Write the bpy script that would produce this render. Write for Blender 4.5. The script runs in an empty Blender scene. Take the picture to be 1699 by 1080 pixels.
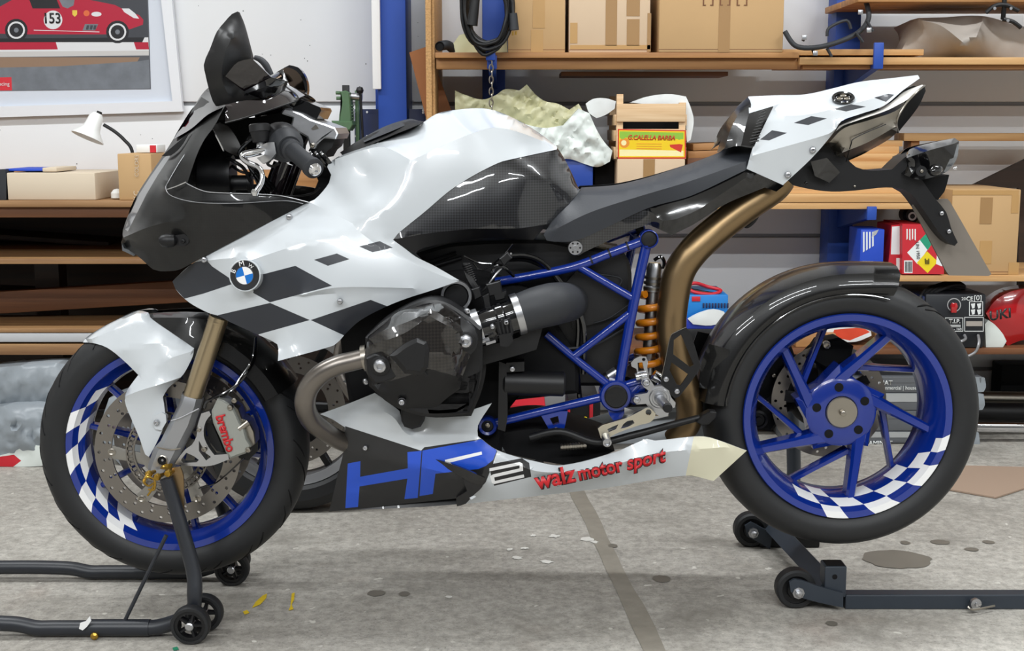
import bpy, bmesh, math, random
import numpy as np
from mathutils import Vector, Matrix
from mathutils.geometry import delaunay_2d_cdt

random.seed(7)
S = bpy.context.scene
COL = S.collection
R = math.radians

# ------------------------------------------------------------------ camera
F = 2130.0                       # focal length in pixels of the 1699 x 1080 frame
PITCH = R(8.8)
CAM = Vector((0.0, -2.806, 1.08))
cd = bpy.data.cameras.new('camera'); cam = bpy.data.objects.new('camera', cd); COL.objects.link(cam)
cd.sensor_fit = 'HORIZONTAL'; cd.sensor_width = 36.0; cd.lens = F / 1699 * 36.0
cd.clip_start = 0.05
cam.location = CAM; cam.rotation_euler = (math.pi / 2 - PITCH, 0, 0)
S.camera = cam
# ------------------------------------------------------------------ world, light, exposure
S.view_settings.view_transform = 'Standard'; S.view_settings.look = 'None'
S.view_settings.gamma = 1.0; S.view_settings.exposure = 0.0
S.view_settings.use_curve_mapping = False
try:
    S.cycles.use_denoising = True
    S.cycles.max_bounces = 8; S.cycles.sample_clamp_indirect = 6.0
    S.cycles.caustics_reflective = False; S.cycles.caustics_refractive = False
except Exception:
    pass
wd = bpy.data.worlds.new('world'); S.world = wd; wd.use_nodes = True
wd.node_tree.nodes['Background'].inputs[0].default_value = (0.80, 0.86, 0.95, 1)
wd.node_tree.nodes['Background'].inputs[1].default_value = 0.25
TUBES = [(-2.3, 0.1), (0.0, 0.1), (2.3, 0.1), (-2.3, -3.1), (0.0, -3.1), (2.3, -3.1), (-2.3, -4.3), (0.0, -4.3), (2.3, -4.3)]
TUBE_Z = 3.05
TUBE_POWER = {0.1: 44.0, -3.1: 44.0, -4.3: 76.0}  # the farthest row is added to brighten the wall under the shelves

# ------------------------------------------------------------------ pixels to place
SP, CP = math.sin(PITCH), math.cos(PITCH)
def P(px, py, Y):
    a = (px - 849.5) / F; b = -(py - 540.0) / F
    d = Vector((a, b * SP + CP, b * CP - SP))
    return CAM + d * ((Y - CAM.y) / d.y)
def depth(p):
    v = Vector(p) - CAM
    return v.y * CP - v.z * SP
def rad(px, p):                  # a radius in pixels, seen at p, in metres
    return px * depth(p) / F
def floor_pt(px, py):
    a = (px - 849.5) / F; b = -(py - 540.0) / F
    d = Vector((a, b * SP + CP, b * CP - SP))
    return CAM + d * (-CAM.z / d.z)

# ------------------------------------------------------------------ materials
def c(h, k=1.0):
    h = h.lstrip('#')
    v = [int(h[i:i + 2], 16) / 255 for i in (0, 2, 4)]
    return tuple((x / 12.92 if x <= 0.04045 else ((x + 0.055) / 1.055) ** 2.4) * k for x in v) + (1,)
def setin(n, names, v):
    for k in names if isinstance(names, tuple) else (names,):
        if k in n.inputs:
            n.inputs[k].default_value = v; return
def mat(name, col, rough=0.5, metal=0.0, coat=0.0, var=0.0, scale=8.0, bump=0.0, emit=None, es=0.0, spec=None, alpha=None, trans=None):
    m = bpy.data.materials.new(name); m.use_nodes = True
    nt = m.node_tree; b = nt.nodes['Principled BSDF']
    col = c(col) if isinstance(col, str) else col
    b.inputs['Base Color'].default_value = col
    b.inputs['Roughness'].default_value = rough; b.inputs['Metallic'].default_value = metal
    if coat: setin(b, 'Coat Weight', coat); setin(b, 'Coat Roughness', 0.04)
    if spec is not None: setin(b, 'Specular IOR Level', spec)
    if trans is not None: setin(b, 'Transmission Weight', trans)
    if alpha is not None: setin(b, 'Alpha', alpha)
    if emit: setin(b, 'Emission Color', c(emit)); setin(b, 'Emission Strength', es)
    if var or bump:
        tc = nt.nodes.new('ShaderNodeTexCoord'); nz = nt.nodes.new('ShaderNodeTexNoise')
        nz.inputs['Scale'].default_value = scale; nz.inputs['Detail'].default_value = 5
        nt.links.new(tc.outputs['Object'], nz.inputs['Vector'])
        if var:
            mx = nt.nodes.new('ShaderNodeMix'); mx.data_type = 'RGBA'
            mx.inputs[6].default_value = tuple(x * (1 - var) for x in col[:3]) + (1,)
            mx.inputs[7].default_value = tuple(min(1, x * (1 + var)) for x in col[:3]) + (1,)
            nt.links.new(nz.outputs[0], mx.inputs[0]); nt.links.new(mx.outputs[2], b.inputs['Base Color'])
        if bump:
            bp = nt.nodes.new('ShaderNodeBump'); bp.inputs['Strength'].default_value = bump; bp.inputs['Distance'].default_value = 0.01
            nt.links.new(nz.outputs[0], bp.inputs['Height']); nt.links.new(bp.outputs[0], b.inputs['Normal'])
    return m
def carbon(name, dark, light, scale, rough=0.3, coat=1.0):
    m = bpy.data.materials.new(name); m.use_nodes = True
    nt = m.node_tree; b = nt.nodes['Principled BSDF']
    tc = nt.nodes.new('ShaderNodeTexCoord'); mp = nt.nodes.new('ShaderNodeMapping')
    mp.inputs['Rotation'].default_value = (0, R(45), 0)
    ck = nt.nodes.new('ShaderNodeTexChecker'); ck.inputs['Scale'].default_value = scale
    ck.inputs['Color1'].default_value = c(dark); ck.inputs['Color2'].default_value = c(light)
    sx = nt.nodes.new('ShaderNodeSeparateXYZ'); cb = nt.nodes.new('ShaderNodeCombineXYZ')
    nt.links.new(tc.outputs['Object'], mp.inputs['Vector']); nt.links.new(mp.outputs[0], sx.inputs[0])
    nt.links.new(sx.outputs[0], cb.inputs[0]); nt.links.new(sx.outputs[2], cb.inputs[2])
    nt.links.new(cb.outputs[0], ck.inputs['Vector']); nt.links.new(ck.outputs['Color'], b.inputs['Base Color'])
    b.inputs['Roughness'].default_value = rough; setin(b, 'Coat Weight', coat); setin(b, 'Coat Roughness', 0.03); setin(b, 'Specular IOR Level', 0.3)
    return m
def wood(name, a, bcol, axis='X', scale=1.0, rough=0.6):
    m = bpy.data.materials.new(name); m.use_nodes = True
    nt = m.node_tree; b = nt.nodes['Principled BSDF']
    tc = nt.nodes.new('ShaderNodeTexCoord'); mp = nt.nodes.new('ShaderNodeMapping')
    sc = {'X': (1.2, 26, 26), 'Z': (26, 26, 1.2), 'Y': (26, 1.2, 26)}[axis]
    mp.inputs['Scale'].default_value = tuple(s * scale for s in sc)
    nz = nt.nodes.new('ShaderNodeTexNoise'); nz.inputs['Scale'].default_value = 1.6; nz.inputs['Detail'].default_value = 6
    rp = nt.nodes.new('ShaderNodeValToRGB')
    rp.color_ramp.elements[0].position = 0.3; rp.color_ramp.elements[0].color = c(a)
    rp.color_ramp.elements[1].position = 0.7; rp.color_ramp.elements[1].color = c(bcol)
    nt.links.new(tc.outputs['Object'], mp.inputs[0]); nt.links.new(mp.outputs[0], nz.inputs['Vector'])
    nt.links.new(nz.outputs[0], rp.inputs[0]); nt.links.new(rp.outputs[0], b.inputs['Base Color'])
    b.inputs['Roughness'].default_value = rough
    return m

M = {}
M['white'] = mat('white_lacquer', '#c6cbcf', 0.25, coat=0.7)
M['cream'] = mat('yellowed_white', '#d9d5bc', 0.4, coat=0.3)
M['decal'] = mat('charcoal_decal', '#25282f', 0.42, coat=0.1)
M['decalblue'] = mat('blue_decal', '#1f4fc4', 0.35, coat=0.3)
M['decalblack'] = mat('black_decal', '#1b1b1d', 0.4, coat=0.2)
M['decalwhite'] = mat('white_decal', '#eeeeee', 0.35)
M['red'] = mat('red_print', '#c01c24', 0.4)
M['carbon'] = carbon('carbon_weave', '#0e0e10', '#27282b', 260.0)
M['carbonnose'] = carbon('carbon_fine', '#060606', '#0c0c0d', 260.0, 0.35, 0.45)
M['carbonhead'] = carbon('carbon_brownish', '#100d0b', '#211d1a', 220.0, 0.3)
M['black'] = mat('black_satin', '#0f0f11', 0.45, spec=.4)
M['blackgloss'] = mat('black_gloss', '#0b0b0d', 0.12, coat=0.6)
M['blackmatt'] = mat('black_matt', '#08080a', 0.75, spec=.25)
M['rubber'] = mat('tyre_rubber', '#17181a', 0.55, var=0.15, scale=30)
M['grip'] = mat('grip_rubber', '#26282c', 0.6)
M['seat'] = mat('seat_vinyl', '#2a2d33', 0.5, bump=0.05, scale=300)
M['smoke'] = mat('smoked_screen', '#150f12', 0.06, coat=1.0)
M['blue'] = mat('blue_powdercoat', '#0a2a84', 0.22, coat=0.6)
M['alu'] = mat('brushed_aluminium', '#b9babd', 0.32, metal=1.0)
M['chrome'] = mat('polished_chrome', '#dcdde0', 0.1, metal=1.0)
M['forkgrey'] = mat('fork_casting', '#a4a5a8', 0.35, metal=0.75)
M['steel'] = mat('brushed_steel', '#a09a90', 0.3, metal=1.0, var=0.12, scale=14)
M['discsteel'] = mat('disc_steel', '#85807a', 0.35, metal=0.9)
M['disccarrier'] = mat('disc_carrier', '#98958f', 0.4, metal=0.8)
M['gold'] = mat('gold_fork_tube', '#a8977a', 0.28, metal=0.9)
M['bronze'] = mat('heat_bronzed_steel', '#8f7858', 0.38, metal=0.9, var=0.15, scale=7)
M['header'] = mat('heat_tinted_header', '#7d7771', 0.32, metal=0.95, var=0.25, scale=9)
M['zincyellow'] = mat('yellow_zinc', '#b08c3c', 0.3, metal=0.9)
M['caliper'] = mat('caliper_silver', '#9fa19b', 0.4, metal=0.5)
M['spring'] = mat('orange_spring', '#d07c14', 0.35, coat=0.4)
M['mirror'] = mat('mirror_glass', '#8d7c6c', 0.04, metal=1.0)  # brown tint stands in for the wooden shelf reflected in the glass
M['lens'] = mat('headlamp_lens', '#6b6f74', 0.05, coat=1.0, metal=0.6)
M['tail'] = mat('clear_tail_lens', '#7e8286', 0.08, coat=1.0, metal=0.4)
M['badgeblue'] = mat('badge_blue', '#1e72c8', 0.2, coat=0.8)
M['standpaint'] = mat('stand_paint', '#22252b', 0.4, var=0.1, scale=20)
M['standpaint2'] = mat('stand_paint_grey', '#2c333c', 0.45, var=0.12, scale=20)

# ------------------------------------------------------------------ builders
def link(name, me, mats, parent=None, smooth=None):
    o = bpy.data.objects.new(name, me); COL.objects.link(o)
    for m in (mats if isinstance(mats, (list, tuple)) else [mats]):
        me.materials.append(M[m] if isinstance(m, str) else m)
    if smooth is not None:
        me.polygons.foreach_set('use_smooth', [True] * len(me.polygons))
        me.set_sharp_from_angle(angle=R(smooth))
    if parent is not None: o.parent = parent
    return o
def bobj(name, bm, mats, parent=None, smooth=35, recalc=True):
    if recalc: bmesh.ops.recalc_face_normals(bm, faces=bm.faces[:])
    me = bpy.data.meshes.new(name); bm.to_mesh(me); bm.free()
    return link(name, me, mats, parent, smooth)
def thing(name, label, cat, loc=(0, 0, 0), group=None):
    o = bpy.data.objects.new(name, None); COL.objects.link(o); o.location = loc
    o.empty_display_size = 0.05
    return tag(o, label, cat, group)
def tag(o, label, cat, group=None):
    o['label'] = label; o['category'] = cat
    if group: o['group'] = group
    return o
def struct(o):
    o['kind'] = 'structure'; return o
def adopt(parent, o):            # parent keeping the place (parents are only moved, never turned)
    o.parent = parent; o.location = Vector(o.location) - Vector(parent.location); return o

def hermite(pts, closed=True, step=8.0, corner=38.0):
    """Smooth a polyline of tuples (any dimension), keeping sharp corners."""
    A = np.array(pts, float); n = len(A); out = []
    def idx(i): return i % n if closed else min(max(i, 0), n - 1)
    is_c = []
    for i in range(n):
        if not closed and i in (0, n - 1): is_c.append(True); continue
        a = A[i][:2] - A[idx(i - 1)][:2]; b = A[idx(i + 1)][:2] - A[i][:2]
        la, lb = np.linalg.norm(a), np.linalg.norm(b)
        cs = np.dot(a, b) / max(la * lb, 1e-9)
        is_c.append(cs < math.cos(R(corner)))
    for i in range(n if closed else n - 1):
        p0, p1 = A[i], A[idx(i + 1)]; d = p1 - p0; L = np.linalg.norm(d[:2])
        def tan(k):
            if is_c[k]: return None
            a = A[idx(k + 1)] - A[idx(k - 1)]; l = np.linalg.norm(a[:2])
            return a / max(l, 1e-9) * L
        t0, t1 = tan(i), tan(idx(i + 1))
        if t0 is None: t0 = d
        if t1 is None: t1 = d
        m = max(1, int(round(L / step)))
        for k in range(m):
            t = k / m; t2, t3 = t * t, t * t * t
            out.append(tuple((2 * t3 - 3 * t2 + 1) * p0 + (t3 - 2 * t2 + t) * t0 + (-2 * t3 + 3 * t2) * p1 + (t3 - t2) * t1))
    if not closed: out.append(tuple(A[-1]))
    return out
def inside(x, y, poly):
    r = False; j = len(poly) - 1
    for i in range(len(poly)):
        xi, yi = poly[i][0], poly[i][1]; xj, yj = poly[j][0], poly[j][1]
        if (yi > y) != (yj > y) and x < (xj - xi) * (y - yi) / (yj - yi) + xi: r = not r
        j = i
    return r
def circ(cx, cy, r, n=20, ry=None, a0=0):
    ry = r if ry is None else ry
    return [(cx + r * math.cos(a0 + 2 * math.pi * k / n), cy + ry * math.sin(a0 + 2 * math.pi * k / n)) for k in range(n)]

def surface(outline, lines=(), regions=(), holes=(), step=10.0, bulge=0.0, corner=38.0, smooth_lines=True, soften=6):
    """2-D mesh (pixel frame) over an outline of (px, py, depth), with creases of known depth, printed regions and holes."""
    ol = hermite(outline, True, step, corner)
    V = []; E = []; Z = {}; SO = set()
    def add_loop(pts, closed, fixed, is_soft=False):
        s = len(V)
        for p in pts:
            if fixed and len(p) > 2:
                Z[len(V)] = p[2]
                if is_soft: SO.add(len(V))
            V.append(Vector((p[0], p[1])))
        for k in range(len(pts) - (0 if closed else 1)): E.append((s + k, s + (k + 1) % len(pts)))
    add_loop(ol, True, True)
    for l in lines:
        sf = l[0] == 's'; l = l[1:] if sf else l
        add_loop(hermite(l, False, step, 60) if smooth_lines else l, False, True, sf)
    hs = []
    for h in holes:
        hp = hermite(h, True, step, corner); hs.append(hp); add_loop(hp, True, False)
    rg = []
    for poly, mi in regions:
        rg.append((poly, mi)); q = []
        for k in range(len(poly)):
            a, b = poly[k], poly[(k + 1) % len(poly)]
            m = max(1, int(math.hypot(b[0] - a[0], b[1] - a[1]) / step))
            q += [(a[0] + (b[0] - a[0]) * t / m, a[1] + (b[1] - a[1]) * t / m) for t in range(m)]
        add_loop(q, True, False)
    xs = [p[0] for p in ol]; ys = [p[1] for p in ol]
    allp = np.array([(v.x, v.y) for v in V])
    gy = min(ys) + step * 0.5; row = 0
    while gy < max(ys):
        gx = min(xs) + (step * 0.5 if row % 2 else step * 0.25)
        while gx < max(xs):
            if inside(gx, gy, ol) and np.min((allp[:, 0] - gx) ** 2 + (allp[:, 1] - gy) ** 2) > (0.55 * step) ** 2:
                V.append(Vector((gx, gy)))
            gx += step
        gy += step * 0.87; row += 1
    vo, eo, fo, ovv, oee, off = delaunay_2d_cdt(V, E, [], 0, 1e-4)
    pts = np.array([(v.x, v.y) for v in vo]); n = len(pts)
    fixed = {}; soft = set()
    for i, src in enumerate(ovv):
        for s in src:
            if s in Z:
                fixed[i] = Z[s]
                if s in SO: soft.add(i)
                break
    tris = []; mi = []
    for f in fo:
        if len(f) < 3: continue
        cx, cy = pts[list(f)].mean(axis=0)
        if not inside(cx, cy, ol) or any(inside(cx, cy, h) for h in hs): continue
        a, b, d = [pts[k] for k in f[:3]]
        if abs((b[0] - a[0]) * (d[1] - a[1]) - (b[1] - a[1]) * (d[0] - a[0])) < 1e-3: continue
        m = 0
        for poly, k in rg:
            if inside(cx, cy, poly): m = k
        tris.append(tuple(f)); mi.append(m)
    nb = [dict() for _ in range(n)]; area = np.zeros(n)
    for f in tris:
        for k in range(3):
            i, j, o = f[k], f[(k + 1) % 3], f[(k + 2) % 3]
            a, b = pts[i] - pts[o], pts[j] - pts[o]; cr = abs(a[0] * b[1] - a[1] * b[0])
            w = max(0.02, 0.5 * float(np.dot(a, b)) / max(cr, 1e-6))
            nb[i][j] = nb[i].get(j, 0) + w; nb[j][i] = nb[j].get(i, 0) + w
            area[i] += cr / 6
    used = [i for i in range(n) if nb[i]]; ix = {v: k for k, v in enumerate(used)}
    A = np.zeros((len(used), len(used))); rhs = np.zeros(len(used))
    for v in used:
        k = ix[v]
        if v in fixed: A[k, k] = 1; rhs[k] = fixed[v]; continue
        sw = sum(nb[v].values())
        for w, q in nb[v].items(): A[k, ix[w]] -= q / sw
        A[k, k] = 1
        rhs[k] = -bulge * 1e-5 * area[v] / sw
    y = np.linalg.solve(A, rhs)
    for _ in range(soften):                    # ease the soft guide lines and the spots around them
        y2 = y.copy()
        for v in used:
            if v in fixed and v not in soft: continue
            sw = sum(nb[v].values()); y2[ix[v]] = y[ix[v]] * .45 + .55 * (sum(q * y[ix[w]] for w, q in nb[v].items()) / sw - bulge * 1e-5 * area[v] / sw)
        y = y2
    pts3 = [(pts[v][0], pts[v][1], y[ix[v]]) for v in used]
    return pts3, [tuple(ix[v] for v in f) for f in tris], mi
def shell(name, pts3, tris, mi, mats, parent, thick=0.003, mirror='join', smooth=28, place=P):
    def half(sgn, bm):
        fr = []; bk = []
        for px, py, y in pts3:
            q = place(px, py, y)
            fr.append(bm.verts.new((q.x, sgn * q.y, q.z)))
            yb = min(y + thick, 0.0) if (mirror == 'join' and y <= 0) else y + thick
            bk.append(bm.verts.new((q.x, sgn * (yb if yb > y + 1e-5 else y + 1e-4), q.z - (0.0005 if yb <= y + 1e-5 else 0))))
        cnt = {}
        for f, m in zip(tris, mi):
            a = bm.faces.new([fr[k] for k in f]); a.material_index = m
            bm.faces.new([bk[k] for k in f])
            for k in range(len(f)):
                e = (f[k], f[(k + 1) % len(f)]); kk = (min(e), max(e)); cnt[kk] = cnt.get(kk, 0) + 1
        for (a, b), k in cnt.items():
            if k == 1: bm.faces.new((fr[a], fr[b], bk[b], bk[a]))
    def make(sgns):
        bm = bmesh.new()
        for s in sgns: half(s, bm)
        return bobj(name, bm, mats, parent, smooth)
    if mirror == 'join': return make((1, -1))
    o = make((1,))
    if mirror == 'copy': make((-1,))
    return o
def panel(name, outline, mats, parent, lines=(), regions=(), holes=(), step=10.0, bulge=0.0, thick=0.003, mirror='join', smooth=28, corner=38.0):
    p, t, m = surface(outline, lines, regions, holes, step, bulge, corner)
    return shell(name, p, t, m, mats, parent, thick, mirror, smooth)
def plate(name, outline, y0, y1, mats, parent, holes=(), step=14.0, smooth=30, corner=30.0, bevel=0.0, mirror='no', regions=()):
    """A flat plate: outline in pixels at depth y0, straight back to y1."""
    p, t, m = surface([(a[0], a[1], y0) for a in outline], holes=holes, step=step, corner=corner, regions=regions)
    p = [(a, b, y0) for a, b, _ in p]
    return shell(name, p, t, m, mats, parent, y1 - y0, mirror, smooth)
def solid(name, outline, y0, y1, mats, parent, inset=0.0, smooth=30, corner=30.0, step=12.0, place=P, regions=()):
    """Extruded outline with a chamfered near edge (inset in pixels)."""
    ol = hermite([(a[0], a[1]) for a in outline], True, step, corner)
    cx = sum(a[0] for a in ol) / len(ol); cy = sum(a[1] for a in ol) / len(ol)
    bm = bmesh.new(); rings = []
    ar = sum(ol[i][0] * ol[(i + 1) % len(ol)][1] - ol[(i + 1) % len(ol)][0] * ol[i][1] for i in range(len(ol)))
    def off(k):
        a, b, d = ol[k - 1], ol[k], ol[(k + 1) % len(ol)]
        nx, ny = (d[1] - a[1]), -(d[0] - a[0]); l = math.hypot(nx, ny) or 1; s = -1 if ar > 0 else 1
        return (b[0] + s * nx / l * inset, b[1] + s * ny / l * inset)
    ins = [off(k) for k in range(len(ol))] if inset else ol
    di = rad(inset, place(cx, cy, y0)) if inset else 0
    lay = [(ins, y0, y0)] + ([(ol, y0 + di, y0 + di)] if inset else [])
    for pl, y, yp in lay: rings.append([bm.verts.new(place(a, b, yp)) for a, b in pl])
    base = rings[-1]; rings.append([bm.verts.new((v.co.x, y1, v.co.z)) for v in base])
    for r0, r1 in zip(rings, rings[1:]):
        for k in range(len(r0)): bm.faces.new((r0[k], r0[(k + 1) % len(r0)], r1[(k + 1) % len(r0)], r1[k]))
    f0 = bm.faces.new(rings[0]); f1 = bm.faces.new(rings[-1])
    bmesh.ops.triangulate(bm, faces=[f0, f1])
    return bobj(name, bm, mats, parent, smooth)
def frames(path, closed=False):
    n = len(path); T = []
    for i in range(n):
        a = path[(i - 1) % n] if (closed or i > 0) else path[i]; b = path[(i + 1) % n] if (closed or i < n - 1) else path[i]
        T.append((b - a).normalized())
    u = T[0].orthogonal().normalized(); out = []
    for t in T:
        u = (u - t * u.dot(t)); u = u.normalized() if u.length > 1e-6 else t.orthogonal().normalized()
        out.append((t, u, t.cross(u)))
    return out
def spline(path, n=6, closed=False):
    pts = hermite_free([tuple(p) for p in path], n, closed); return [Vector(p) for p in pts]
def hermite_free(pts, n, closed):
    A = np.array(pts, float); N = len(A); out = []
    if N < 3: return [tuple(a) for a in A]
    g = lambda i: A[i % N] if closed else A[min(max(i, 0), N - 1)]
    for i in range(N if closed else N - 1):
        p0, p1, p2, p3 = g(i - 1), g(i), g(i + 1), g(i + 2)
        for k in range(n):
            t = k / n
            out.append(tuple(0.5 * ((2 * p1) + (p2 - p0) * t + (2 * p0 - 5 * p1 + 4 * p2 - p3) * t * t + (3 * p1 - p0 - 3 * p2 + p3) * t ** 3)))
    if not closed: out.append(tuple(A[-1]))
    return out
def add_tube(bm, path, r, segs=10, closed=False, caps=True, sx=1.0, mi=0, square=False):
    path = [Vector(p) for p in path]; n = len(path); fr = frames(path, closed); rings = []
    for i, (p, (t, u, v)) in enumerate(zip(path, fr)):
        rr = r[min(i, len(r) - 1)] if isinstance(r, (list, tuple)) else r
        if square: ang = [math.pi / 4 + k * math.pi / 2 for k in range(4)]; k2 = 1.414
        else: ang = [2 * math.pi * k / segs for k in range(segs)]; k2 = 1
        rings.append([bm.verts.new(p + (u * math.cos(a) * sx + v * math.sin(a)) * rr * k2) for a in ang])
    m = len(rings[0])
    for i in range(n if closed else n - 1):
        a, b = rings[i], rings[(i + 1) % n]
        for k in range(m): bm.faces.new((a[k], a[(k + 1) % m], b[(k + 1) % m], b[k])).material_index = mi
    if caps and not closed:
        bm.faces.new(rings[0][::-1]).material_index = mi; bm.faces.new(rings[-1]).material_index = mi
def tube(name, path, r, m, parent=None, segs=12, n=6, closed=False, smooth=40, sx=1.0, square=False):
    bm = bmesh.new(); pts = spline(path, n, closed) if len(path) > 2 and n else [Vector(p) for p in path]
    if isinstance(r, (list, tuple)) and len(path) > 2 and n:
        q = np.interp(np.linspace(0, len(r) - 1, len(pts)), range(len(r)), r); r = list(q)
    add_tube(bm, pts, r, segs, closed, True, sx, 0, square)
    return bobj(name, bm, m, parent, smooth)
def PP(*a): return [P(*q) for q in a]
def add_lathe(bm, origin, axis, prof, segs=32, closed=False, a0=0.0, a1=2 * math.pi, mi=0, twist=None, up=None):
    """prof: (along axis, radius). Revolved about axis at origin."""
    ax = Vector(axis).normalized(); u = Vector(up) if up else ax.orthogonal(); u = (u - ax * u.dot(ax)).normalized(); v = ax.cross(u)
    full = abs(a1 - a0) > 6.28; n = segs if full else segs + 1; rings = []; o = Vector(origin)
    for j, (h, r) in enumerate(prof):
        tw = twist[j] if twist else 0
        if r < 1e-6: rings.append([bm.verts.new(o + ax * h)]); continue
        rings.append([bm.verts.new(o + ax * h + (u * math.cos(a0 + (a1 - a0) * k / segs + tw) + v * math.sin(a0 + (a1 - a0) * k / segs + tw)) * r) for k in range(n)])
    fs = []
    prs = list(zip(range(len(rings)), range(1, len(rings)))) + ([(len(rings) - 1, 0)] if closed else [])
    for j0, j1 in prs:
        a, b = rings[j0], rings[j1]
        for k in range(segs):
            k2 = (k + 1) % n
            if len(a) == 1 and len(b) == 1: continue
            q = [a[0], b[k2], b[k]] if len(a) == 1 else [a[k], a[k2], b[0]] if len(b) == 1 else [a[k], a[k2], b[k2], b[k]]
            f = bm.faces.new(q); f.material_index = mi; fs.append((f, j0, k))
    return fs
def lathe(name, origin, axis, prof, m, parent=None, segs=32, closed=False, smooth=35, **k):
    bm = bmesh.new(); add_lathe(bm, origin, axis, prof, segs, closed, **k); return bobj(name, bm, m, parent, smooth)
def cyl(name, a, b, r, m, parent=None, segs=20, r2=None, ch=0.0):
    a, b = Vector(a), Vector(b); L = (b - a).length; r2 = r if r2 is None else r2
    pr = [(0, 0), (0, r - ch), (ch, r), (L - ch, r2), (L, r2 - ch), (L, 0)] if ch else [(0, 0), (0, r), (L, r2), (L, 0)]
    return lathe(name, a, b - a, pr, m, parent, segs)
def bolt(px, py, y, rpx, parent, m='alu', name='bolt', axis=(0, -1, 0)):
    p = P(px, py, y); r = rad(rpx, p)
    return lathe(name, p, axis, [(-0.004, r), (r * 0.35, r), (r * 0.7, r * 0.8), (r * 0.8, r * 0.45), (r * 0.3, r * 0.42), (r * 0.3, 0)], m, parent, 14)
def add_box(bm, lo, hi, ch=0.0, mi=0):
    lo, hi = Vector(lo), Vector(hi)
    vs = [bm.verts.new((x, y, z)) for x in (lo.x, hi.x) for y in (lo.y, hi.y) for z in (lo.z, hi.z)]
    fs = []
    for q in ((0, 1, 3, 2), (4, 6, 7, 5), (0, 4, 5, 1), (2, 3, 7, 6), (0, 2, 6, 4), (1, 5, 7, 3)):
        f = bm.faces.new([vs[k] for k in q]); f.material_index = mi; fs.append(f)
    if ch:
        bmesh.ops.bevel(bm, geom=list({e for f in fs for e in f.edges}), offset=ch, segments=2, profile=0.5, affect='EDGES')
def box(name, lo, hi, m, parent=None, ch=0.0, smooth=30):
    bm = bmesh.new(); add_box(bm, lo, hi, ch); return bobj(name, bm, m, parent, smooth)
def rect(x0, y0, x1, y1, Y):
    """World x and z limits of a pixel rectangle standing at depth Y."""
    ym, xm = (y0 + y1) / 2, (x0 + x1) / 2
    return P(x0, ym, Y).x, P(x1, ym, Y).x, P(xm, y1, Y).z, P(xm, y0, Y).z
def pbox(name, x0, y0, x1, y1, Y, d, m, parent=None, ch=0.003):
    a, b, zl, zh = rect(x0, y0, x1, y1, Y)
    return box(name, (a, Y, zl), (b, Y + d, zh), m, parent, ch)
_txt = {}
def text(name, s, p0, p1, m, parent, push=0.001, ext=0.0006, bold=0.0, shear=0.0, hscale=1.0, yoff=0.0, normal=(0, -1, 0), keep=None, spacing=1.0):
    """Lettering from p0 to p1 (baseline), facing normal."""
    key = (s, bold, shear, spacing)
    cu = bpy.data.curves.new(name, 'FONT'); cu.body = s; cu.extrude = 0.0; cu.offset = bold; cu.shear = shear; cu.resolution_u = 3
    cu.space_character = spacing
    o = bpy.data.objects.new(name, cu); COL.objects.link(o)
    dg = bpy.context.evaluated_depsgraph_get(); me = bpy.data.meshes.new_from_object(o.evaluated_get(dg))
    bpy.data.objects.remove(o); bpy.data.curves.remove(cu)
    co = np.array([v.co[:] for v in me.vertices]); x0, x1 = co[:, 0].min(), co[:, 0].max()
    p0, p1 = Vector(p0), Vector(p1); ex = p1 - p0; W = ex.length; ex.normalize()
    nz = Vector(normal); nz = (nz - ex * nz.dot(ex)).normalized(); ey = nz.cross(ex)
    k = W / (x1 - x0)
    for v in me.vertices:
        q = v.co; v.co = p0 + ex * (q.x - x0) * k + ey * ((q.y) * k * hscale + yoff) + nz * (push + ext)
    bm = bmesh.new(); bm.from_mesh(me)
    g = bmesh.ops.extrude_face_region(bm, geom=bm.faces[:])
    for e in g['geom']:
        if isinstance(e, bmesh.types.BMVert): e.co -= nz * ext
    bm.to_mesh(me); bm.free(); me.name = name; me.materials.clear()
    return link(name, me, m, parent)
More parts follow.
